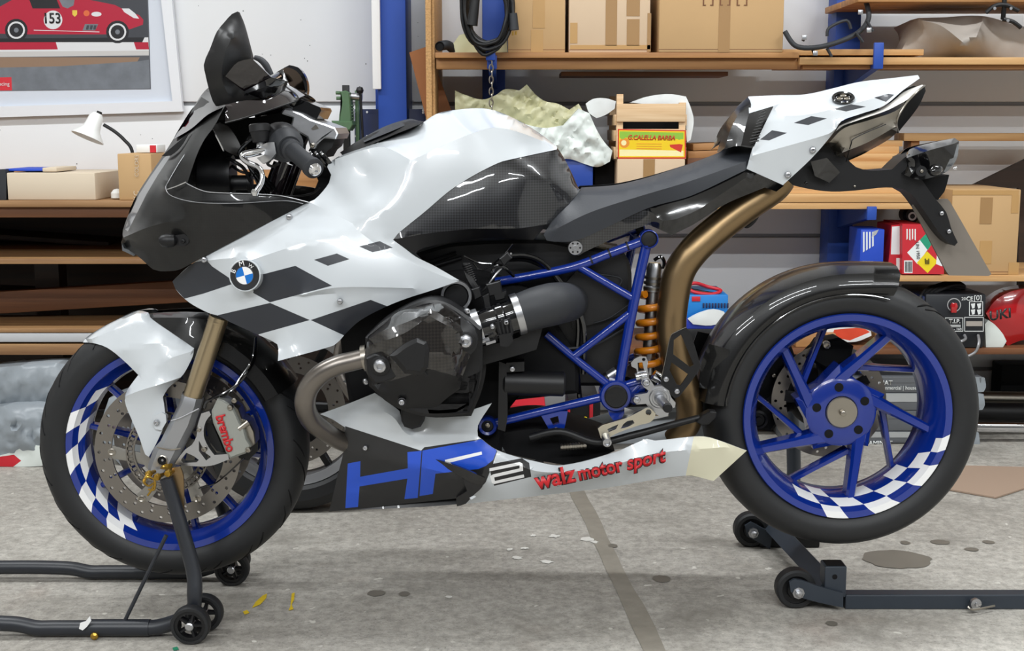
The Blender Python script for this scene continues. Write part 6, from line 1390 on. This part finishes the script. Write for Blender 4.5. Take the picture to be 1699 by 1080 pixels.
# --- middle shelf: sheet, sack, crate
tag(lump('plastic_sheet', [(755, 150), (768, 156), (800, 165), (822, 158), (838, 148), (862, 150), (874, 140), (890, 158), (905, 168), (925, 172), (945, 182), (960, 172), (966, 182), (955, 196), (930, 212), (900, 214), (870, 206), (845, 196), (800, 186), (755, 184)], YR + .1, .2, 'film', 21, step=4.5, amp=.045, bulge=2, freq=.06), 'crumpled greenish plastic sheet behind the tank', 'sheet')
tag(lump('white_sack', [(790, 215), (800, 196), (848, 200), (900, 212), (935, 208), (960, 180), (978, 188), (990, 215), (1003, 236), (1016, 250), (1012, 268), (992, 277), (970, 272), (945, 264), (900, 266), (800, 264)], YR + .04, .2, 'filmwhite', 22, step=4.5, amp=.035, bulge=2.2, freq=.055), 'translucent white plastic sack beside the wooden crate', 'sack')
cz = YR + .03; cr = []
xw0, xw1, zl, zh = rect(1023, 163, 1137, 264, cz)
D = .34
for z0, z1 in ((P(1080, 202, cz).z, P(1080, 172, cz).z), (zl, P(1080, 214, cz).z)): cr.append(box('end_slat', (xw0, cz, z0), (xw1, cz + .008, z1), 'cratewood', None, .001)); cr.append(box('end_slat', (xw0, cz + D, z0), (xw1, cz + D + .008, z1), 'cratewood', None, .001))
for x, top in ((xw0, P(1030, 156, cz).z), (xw1 - .02, P(1130, 170, cz).z)):
    for y in (cz + .008, cz + D - .02): cr.append(box('corner_post', (x, y, zl), (x + .022, y + .02, top), 'cratewood', None, .001))
for z0, z1 in ((P(1080, 208, cz).z, P(1080, 190, cz).z), (P(1080, 234, cz).z, P(1080, 216, cz).z), (zl, P(1080, 244, cz).z)):
    for x in (xw0 - .006, xw1): cr.append(box('side_slat', (x, cz + .01, z0), (x + .006, cz + D, z1), 'cratewood', None, .001))
cr.append(box('crate_floor', (xw0, cz, zl), (xw1, cz + D, zl + .006), 'cratewood'))
la_reg = [([(1028, 218), (1134, 220), (1134, 231), (1028, 228)], 1), ([(1028, 248), (1134, 250), (1134, 259), (1028, 259)], 2), (circ(1036, 237, 8.5, 14), 3), (circ(1035, 237, 4.5, 12), 2), ([(1111, 240), (1128, 239), (1133, 240), (1130, 253), (1122, 249), (1112, 244)], 4), (circ(1127, 228, 4, 10), 1), (circ(1033, 226, 5, 10), 1)]
cr.append(plate('crate_label', [(1027, 216), (1136, 218), (1136, 261), (1027, 261)], cz - .0015, cz + .001, ['grille', 'labelgreen', 'labelcream', 'labelorange', 'labelred'], None, step=12, corner=5, regions=la_reg))
cr.append(plate('label_border', [(1025, 214), (1138, 216), (1138, 263), (1025, 263)], cz - .001, cz + .0005, 'labelred', None, step=30, corner=5))
cr.append(text('print', 'G.CALELLA BARBA', P(1042, 231.5, cz - .002), P(1120, 232.5, cz - .002), 'labelred', None, push=.0006, shear=.2, bold=.02, hscale=1.15))
for y in (238, 242, 246): cr.append(plate('print', [(1056, y), (1098, y + .4), (1098, y + 1.2), (1056, y + .8)], cz - .0022, cz - .0015, 'labelorange', None, step=20, corner=5))
wrap('wooden_crate', 'small wooden fruit crate with yellow label on the rack', 'crate', cr, base_of(1023, 264, 1137, cz, D))
tag(lump('white_cloth', [(972, 172), (984, 164), (1005, 163), (1022, 168), (1020, 180), (1006, 190), (990, 196), (978, 188)], YR + .1, .12, 'cloth', 31, step=6, amp=.012, bulge=2), 'white cloth hanging over the left side of the crate', 'cloth')
tag(lump('white_cloth', [(1046, 170), (1075, 160), (1110, 156), (1138, 160), (1146, 178), (1151, 200), (1146, 232), (1140, 236), (1137, 200), (1128, 180), (1120, 172), (1090, 174)], YR + .06, .2, 'cloth', 32, step=6, amp=.012, bulge=2), 'white cloth hanging over the right side of the crate', 'cloth')
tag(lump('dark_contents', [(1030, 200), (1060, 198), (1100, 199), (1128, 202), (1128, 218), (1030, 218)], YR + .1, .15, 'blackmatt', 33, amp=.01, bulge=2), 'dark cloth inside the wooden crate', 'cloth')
carton(1024, 264, 1136, 336, YR + .02, .34, 'cardpale', 'cardboard box with tape under the wooden crate', [(1067, 264, 1086, 336, 'tape')])
bb = [pbox('bin_body', 796, 262, 984, 336, YR + .05, .26, 'binblue', None, .006), pbox('bin_rim', 794, 262, 986, 268, YR + .045, .27, 'binblue', None, .003)]
wrap('blue_bin', 'blue plastic bin between tank and crate box', 'bin', bb, base_of(796, 336, 984, YR + .05, .26))
for k, (x0, x1, y0, y1) in enumerate(((1142, 1200, 250, 262), (1150, 1200, 238, 249), (1140, 1210, 264, 336))):
    board(x0, y0, x1, y1, YR + .1, .3, 'pinedark' if k < 2 else 'brownboard', ['lower short wooden offcut beside the crate', 'upper short wooden offcut beside the crate', 'brown wooden block below the short offcuts'][k], R(-2) if k < 2 else 0, 'wooden_offcut')
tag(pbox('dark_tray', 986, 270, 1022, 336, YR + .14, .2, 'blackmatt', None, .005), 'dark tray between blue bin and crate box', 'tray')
# --- right side boxes
carton(1577, 317, 1690, 458, YR + .02, .4, 'card', 'tall taped cardboard box beside the bare number plate', [(1626, 330, 1646, 374, 'tape'), (1580, 318, 1690, 326, 'tapepale'), (1678, 326, 1690, 356, 'tapepale'), (1625, 402, 1645, 440, 'tapepale'), (1673, 438, 1690, 458, 'tapepale')])
brn = plate('brown_panel', [(1604, 312), (1720, 255), (1720, 480), (1690, 480), (1690, 312)], YR + .42, YR + .44, 'darkwood', None, step=40, corner=5)
tag(brn, 'dark brown panel leaning behind the tall taped box', 'panel')
rb_reg = [([(1505, 421), (1526, 400), (1539, 416), (1522, 440)], 1), ([(1526, 400), (1540, 386), (1551, 400), (1539, 417)], 2), ([(1521, 438), (1538, 419), (1556, 436), (1539, 455)], 3), ([(1500, 434), (1514, 434), (1514, 455), (1500, 455)], 1), ([(1555, 418), (1565, 420), (1563, 444), (1553, 440)], 1)]
rb = [plate('carton_front', [(1497, 374), (1535, 375), (1566, 420), (1566, 457), (1497, 457)], YR + .0, YR + .22, ['redbox', 'cloth', 'signgreen', 'signyellow'], None, step=12, corner=5, regions=rb_reg)]
rb.append(plate('carton_side', [(1479, 376), (1496, 374), (1496, 457), (1472, 454), (1476, 420)], YR + .03, YR + .2, ['redbox', 'cloth'], None, step=14, corner=5, regions=[([(1480, 378), (1493, 377), (1493, 424), (1478, 424)], 1), ([(1487, 430), (1494, 430), (1494, 450), (1487, 450)], 1)]))
for k in range(6): rb.append(plate('print', [(1502 + k * 2, 436), (1503 + k * 2, 436), (1503 + k * 2, 453), (1502 + k * 2, 453)], YR - .0012, YR, 'decalblack', None, step=30, corner=5))
for k in range(4): rb.append(plate('print', [(1504 + k * 4.5, 382), (1506 + k * 4.5, 382), (1506 + k * 4.5, 398 + 3 * (k % 2)), (1504 + k * 4.5, 400)], YR - .0012, YR, 'cloth', None, step=30, corner=5))
rb.append(text('print', 'UN 1950', P(1519, 404, YR), P(1521, 432, YR), 'decalblack', None, push=.001))
for k in range(3): rb.append(cyl('flame_mark', P(1536 + k * 2.5, 440, YR - .002), P(1535 + k * 3, 431 + k % 2 * 2, YR - .002), .0016, 'decalblack', None, 6))
wrap('red_carton', 'red carton with green and yellow hazard diamonds on the shelf', 'box', rb, base_of(1497, 457, 1566, YR, .2))
bx = [pbox('carton', 1427, 382, 1466, 458, YR + .0, .15, 'bluebox', None, .002)]
for k in range(4): bx.append(plate('print', [(1432 + k * 5, 386), (1434.5 + k * 5, 386), (1434.5 + k * 5, 418 - k * 3), (1432 + k * 5, 420 - k * 3)], YR - .0012, YR, 'cloth', None, step=40, corner=5))
bx.append(plate('print', [(1448, 386), (1458, 382), (1454, 390), (1446, 396)], YR - .0012, YR, 'palepaper', None, step=20))
wrap('blue_carton', 'small blue carton with white print left of the red carton', 'box', bx, base_of(1427, 458, 1466, YR, .15))
dm_ = [lathe('machine_body', P(1509, 356, YR + .3), (0, -1, 0), [(-.05, .02), (-.03, .03), (.02, .03), (.03, .022), (.03, 0)], 'black', None, 18), lathe('machine_ring', P(1509, 358, YR + .3), (0, -1, 0), [(.025, .015), (.034, .015), (.034, .009)], 'alu', None, 16), box('machine_foot', (P(1500, 440, YR + .27).x, YR + .28, P(1500, 457, YR).z), (P(1518, 440, YR + .27).x, YR + .34, P(1509, 364, YR + .3).z), 'black', None, .003)]
wrap('small_motor', 'small round black motor behind the red carton', 'motor', dm_, base_of(1500, 457, 1518, YR + .28, .06))
# --- lowest shelf: crate, rag, welder, red tank
cb = [pbox('crate_body', 1120, 489, 1208, 530, YR + .05, .25, 'cyan', None, .004), pbox('crate_base', 1120, 530, 1216, 546, YR + .02, .28, 'royal', None, .004)]
for k in range(9): cb.append(pbox('crate_slot', 1166 + k * 5, 503, 1169 + k * 5, 511, YR + .047, .004, 'navy', None, .001))
cb.append(pbox('crate_window', 1148, 492, 1162, 500, YR + .047, .004, 'redbox', None, .001))
wrap('blue_plastic_crate', 'bright blue slotted plastic crate seen behind the exhaust pipe', 'crate', cb, base_of(1120, 578, 1208, YR + .05, .25))
tag(pbox('dark_case', 1110, 547, 1220, 578, YR + .02, .3, 'black', None, .006), 'dark tool case under the blue plastic crate', 'case')
tag(tube('red_cable', PP((1128, 484, YR + .08), (1150, 470, YR + .08), (1175, 476, YR + .1), (1196, 482, YR + .08), (1180, 488, YR + .06), (1150, 484, YR + .06), (1140, 474, YR + .09)), .006, 'redbox', None, 8), 'red jump cable curled on top of the blue plastic crate', 'cable')
tag(tube('black_cable', PP((1130, 476, YR + .1), (1155, 482, YR + .1), (1190, 488, YR + .1)), .005, 'black', None, 8), 'black cable beside the red cable on the blue crate', 'cable')
tag(lump('white_rag', [(1142, 530), (1160, 520), (1185, 514), (1202, 518), (1206, 532), (1180, 540), (1150, 538)], YR + .01, .06, 'cloth', 41, amp=.01, bulge=2), 'white rag hanging before the bright blue crate', 'rag')
tag(lump('orange_rag', [(1326, 548), (1350, 538), (1400, 536), (1444, 544), (1446, 556), (1420, 566), (1370, 566), (1330, 572)], YR + .06, .2, ['cloth', 'orange'], 42, amp=.015, bulge=2, regions=[([(1340, 546), (1368, 542), (1372, 556), (1352, 562)], 1), ([(1384, 546), (1430, 542), (1444, 550), (1410, 564), (1380, 558)], 1)]), 'orange and white rag on the shelf behind the rear wheel', 'rag')
for k, (x0, x1, y0, y1, m) in enumerate(((1320, 1386, 578, 600, 'pinedark'), (1450, 1500, 574, 600, 'pinedark'), (1400, 1440, 584, 612, 'darkwood'))):
    board(x0, y0, x1, y1, YR + .02 + .1 * k, .2, m, ['short wooden block seen left of the rear hub', 'short wooden block seen right of the rear hub', 'dark block behind the rear brake disc'][k], 0, 'wooden_block')
wd_ = [pbox('welder_case', 1534, 488, 1634, 577, YR + .0, .28, mat('welder_black', '#15181e', .4), None, .005), pbox('welder_side', 1530, 492, 1534, 575, YR + .01, .26, 'navy', None, .002)]
yw = YR - .001
wd_.append(lathe('dial', P(1582, 508, yw), (0, -1, 0), [(0, .012), (.012, .011), (.014, .009), (.014, 0)], 'redgloss', None, 16)); wd_.append(pbox('dial_grip', 1579, 503, 1588, 519, YR - .02, .012, 'redgloss', None, .002))
wd_.append(plate('print', circ(1583, 506, 11.5, 24), yw - .0005, yw, 'palepaper', None, holes=[circ(1583, 506, 10, 24)], step=6))
wd_.append(text('print', 'CE', P(1603, 498.5, yw), P(1614, 498.5, yw), 'cloth', None, push=.001, bold=.02)); wd_.append(text('print', '20', P(1595, 498, yw), P(1602, 498, yw), 'cloth', None, push=.001)); wd_.append(text('print', '[0]', P(1616, 498, yw), P(1628, 498, yw), 'cloth', None, push=.001))
def frame_print(x0, y0, x1, y1):
    return plate('print', [(x0, y0), (x1, y0), (x1, y1), (x0, y1)], yw - .0006, yw, 'cloth', None, holes=[[(x0 + 1, y0 + 1), (x1 - 1, y0 + 1), (x1 - 1, y1 - 1), (x0 + 1, y1 - 1)]], step=30, corner=5)
wd_ += [frame_print(1608, 500, 1631, 524), frame_print(1568, 527, 1598, 550), frame_print(1600, 526, 1632, 550)]
wd_.append(text('print', 'T.I.P.', P(1574, 536, yw), P(1593, 536, yw), 'cloth', None, push=.0012, bold=.03)); wd_.append(text('print', 'PR - 160', P(1574, 548, yw), P(1595, 548, yw), 'cloth', None, push=.0012, bold=.01))
for k in range(3): wd_.append(plate('print', [(1572, 539 + k * 1.5), (1594, 539 + k * 1.5), (1594, 539.6 + k * 1.5), (1572, 539.6 + k * 1.5)], yw - .0012, yw, 'cloth', None, step=40, corner=5))
wd_.append(plate('print', [(1603, 533), (1630, 533), (1630, 541), (1603, 541)], yw - .0008, yw, 'foam', None, step=40, corner=5))
for k in range(4): wd_.append(plate('print', [(1611 + (k % 2) * 10, 504 + (k // 2) * 10), (1618 + (k % 2) * 10, 503 + (k // 2) * 10), (1617 + (k % 2) * 10, 511 + (k // 2) * 10), (1613 + (k % 2) * 10, 512 + (k // 2) * 10)], yw - .0009, yw, 'cloth', None, step=40, corner=5))
for pts in ([(1586, 563, YR - .01), (1594, 566, YR - .03), (1602, 562, YR - .02), (1600, 556, YR - .005)], [(1623, 556, YR - .005), (1624, 570, YR - .03), (1618, 584, YR - .03), (1602, 593, YR - .02)]): wd_.append(tube('welder_lead', PP(*pts), .005, 'forkgrey', None, 8))
for k in range(4): wd_.append(tube('welding_cable', PP((1500 - 6 * k, 560, YR + .02 + .02 * k), (1516 + 4 * k, 520, YR - .01), (1530 + 6 * k, 488, YR + .04), (1545 + 12 * k, 480 - 2 * k, YR + .1), (1600, 484 - 3 * k, YR + .14), (1580, 470 - k, YR + .18), (1540, 478, YR + .2)), .006, 'grip', None, 8))
wrap('welding_machine', 'black welding machine with red dial on the lowest shelf', 'welder', wd_, base_of(1534, 577, 1634, YR, .28))
rt = lump('tank_shell', [(1636, 520), (1650, 500), (1676, 484), (1720, 476), (1720, 560), (1690, 566), (1672, 574), (1660, 560), (1645, 535)], YR + .06, .25, 'redgloss', 51, amp=.0, bulge=4, smooth=60)
rtt = text('print', 'UKI', P(1641, 531, YR - .03), P(1677, 525, YR - .035), 'decalblack', None, push=.012, bold=.03, shear=.1)
wrap('red_fuel_tank', 'glossy red fuel tank with dark letters at the right edge', 'tank', [rt, rtt], base_of(1640, 577, 1720, YR + .06, .25))
tag(lump('white_bundle', [(1634, 540), (1640, 533), (1650, 540), (1664, 556), (1670, 568), (1664, 578), (1636, 578)], YR + .02, .1, 'filmwhite', 52, amp=.012, bulge=2), 'white plastic bundle between welder and red tank', 'bag')
# --- laminate packs on the floor
zf = 0.0
for k, (y0, y1, x0, x1) in enumerate(((715, 752, 1300, 1620), (681, 716, 1310, 1616), (651, 682, 1316, 1628), (624, 652, 1322, 1630))):
    Yk = YR + .02; a, b, zl, zh = rect(x0, y0, x1, y1, Yk)
    if k == 0: zl = .001
    ps = [box('pack', (a, Yk, zl + .001), (b, Yk + .35, zh - .001), 'greypaper', None, .006)]
    a2, b2, z2, z3 = rect(1432, y0 + 4, 1600, y1 - 6, Yk)
    ps.append(box('pack_label', (a2, Yk - .0015, zl + (zh - zl) * (.62 if k % 2 else .5)), (b2, Yk + .001, zh - .004), 'palepaper' if k % 2 == 0 else 'greypaper'))
    if k in (0, 3): ps.append(text('print', 'LAMINAT', P(1436, y1 - 14, Yk), P(1480, y1 - 14, Yk), 'cloth', None, push=.004, bold=.02)); ps.append(text('print', 'living | commercial | house', P(1436, y1 - 6, Yk), P(1520, y1 - 6, Yk), 'cloth', None, push=.004, hscale=1.2))
    ps.append(lump('wrap_end', [(x1 - 14, y0 + 1), (x1 + 4, y0 + 3), (x1 + 6, y1 - 10), (x1 + 2, y1 - 2), (x1 - 16, y1 - 1)], Yk + .0, .05, 'greyfilm', 60 + k, step=5, amp=.01, bulge=2))
    wrap('laminate_pack', ['lowest', 'second lowest', 'second highest', 'topmost'][k] + ' pack of the wrapped laminate stack behind the rear wheel', 'pack', ps, ((a + b) / 2, Yk + .17, zl), 'laminate packs')
for k, (y, r, m, Y) in enumerate(((660, 12, 'steel', YR + .3), (682, 15, 'black', YR + .2), (708, 9, 'chrome', YR + .05))):
    p0, p1 = P(1600, y, Y), P(1900, y + 4, Y)
    tag(cyl('exhaust_tube', p0, p1, rad(r, p0), m, None, 18), ['uppermost dull steel exhaust tube under the right shelf', 'thick black exhaust tube under the right shelf', 'polished exhaust tube lying lowest under the right shelf'][k], 'tube')
    tag(box('tube_rest', (p0.x + .45, Y - .03, 0), (p0.x + .5, Y + .03, p0.z - rad(r, p0) - .001), 'darkwood'), ['wooden rest under the dull steel tube', 'wooden rest under the thick black tube', 'wooden rest under the polished tube'][k], 'block')
csh = bmesh.new(); vs = [floor_pt(*q) for q in ((1560, 812), (1652, 828), (1720, 806), (1800, 780), (1600, 775))]
t_ = [csh.verts.new((v.x, v.y, .006)) for v in vs]; b_ = [csh.verts.new((v.x, v.y, .0015)) for v in vs]
csh.faces.new(t_); csh.faces.new(b_)
for k in range(5): csh.faces.new((t_[k], t_[(k + 1) % 5], b_[(k + 1) % 5], b_[k]))
tag(bobj('cardboard_sheet', csh, mat('floor_card', '#a08a78', .8), None, None), 'flat brown cardboard sheet lying on the floor at right', 'cardboard')
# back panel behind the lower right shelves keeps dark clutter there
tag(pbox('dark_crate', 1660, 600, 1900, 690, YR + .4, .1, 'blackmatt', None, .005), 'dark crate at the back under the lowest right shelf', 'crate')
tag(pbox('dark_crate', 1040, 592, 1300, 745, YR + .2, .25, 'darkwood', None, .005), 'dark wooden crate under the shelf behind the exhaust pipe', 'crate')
# red tool cases seen below the engine
rc_ = [pbox('case_body', 845, 668, 905, 730, 1.0, .25, 'redbox', None, .006), pbox('case_label', 862, 690, 886, 712, .998, .003, 'foam', None, .001), pbox('case_foot', 848, 730, 902, 800, 1.0, .24, 'black', None, .004)]
wrap('red_tool_case', 'red tool case seen below the engine on the floor', 'case', rc_, (P(875, 800, 1.0).x, 1.12, 0))
mb = [pbox('box_body', 943, 664, 996, 722, 1.0, .25, 'black', None, .004), pbox('box_edge', 941, 664, 946, 722, .995, .02, 'redbox', None, .002), pbox('box_edge', 978, 664, 984, 705, .995, .02, 'redbox', None, .002), lathe('box_knob', P(971, 692, .995), (0, -1, 0), [(0, .007), (.006, .006), (.006, 0)], 'signyellow', None, 12), pbox('box_foot', 945, 722, 994, 800, 1.0, .24, 'black', None, .004)]
wrap('battery_charger', 'black and red charger box seen through the frame', 'charger', mb, (P(970, 800, 1.0).x, 1.12, 0))
# wheel of another motorcycle behind the belly pan
ow = P(486, 672, .75); rr_ = ow.z - .003
g_ = bpy.data.objects.new('spare_wheel', None); COL.objects.link(g_); tag(g_, 'black motorcycle wheel standing behind the front of the engine', 'wheel')
def reb(o): o.parent = g_; return o
ro = Vector((ow.x, .75, rr_)); Wp = [(-.03, rr_ * .72), (-.05, rr_ * .78), (-.055, rr_ * .88), (-.04, rr_ * .97), (0, rr_), (.04, rr_ * .97), (.055, rr_ * .88), (.05, rr_ * .78), (.03, rr_ * .72)]
lathe('tyre', ro, (0, -1, 0), Wp, 'rubber', g_, 64, closed=True)
lathe('rim', ro, (0, -1, 0), [(-.04, rr_ * .74), (.04, rr_ * .74), (.03, rr_ * .66), (-.03, rr_ * .66)], 'forkgrey', g_, 64, closed=True)
lathe('hub', ro, (0, -1, 0), [(-.04, .03), (.04, .03), (.04, 0)], 'forkgrey', g_, 24)
for k in range(6):
    a = 2 * math.pi * k / 6; bar('spoke', ro + Vector((math.cos(a) * .025, 0, math.sin(a) * .025)), ro + Vector((math.cos(a) * rr_ * .68, 0, math.sin(a) * rr_ * .68)), .03, .02, .025, .02, 'black', g_)
disc(ro, -.05, rr_ * .52, rr_ * .36, g_, 16)

# ------------------------------------------------------------------ let the shelved things down onto what carries them
bpy.context.view_layer.update()
def settle(label_part, z):
    for o in list(S.objects):
        if o.parent is None and label_part in str(o.get('label', '')):
            ms = [q for q in [o] + list(o.children_recursive) if q.type == 'MESH']
            lo = min((q.matrix_world @ v.co).z for q in ms for v in q.data.vertices)
            o.location.z += z + .0006 - lo
ZA, ZA2, ZA3 = P(900, 87, YR).z, P(1500, 95, YR).z, P(1400, 81, YR).z
ZB, ZC, ZD = P(900, 337, YR).z, P(1600, 457, YR).z, P(1300, 578, YR).z
for t in ('right of the cable coil', 'much taped pale', 'largest cardboard box', 'short black pipe elbow', 'crumpled clear bag'): settle(t, ZA)
settle('translucent grey moulded', ZA2)
for t in ('with tape under the wooden crate', 'blue plastic bin', 'dark tray between', 'brown wooden block below'): settle(t, ZB)
for t in ('tall taped cardboard', 'red carton with green', 'small blue carton', 'small round black motor'): settle(t, ZC)
for t in ('dark tool case under', 'white plastic bundle', 'orange and white rag', 'left of the rear hub', 'right of the rear hub'): settle(t, ZD)
for t in ('red tool case seen', 'black and red charger', 'white bag with red print', 'lower grey plastic bag', 'seen through the front wheel spokes', 'dark wooden crate under the shelf', 'dark crate at the back'): settle(t, 0)
for t in ('large shallow pale carton', 'upright brown cardboard', 'dark grey case', 'small white rounded cup'): settle(t, zt)
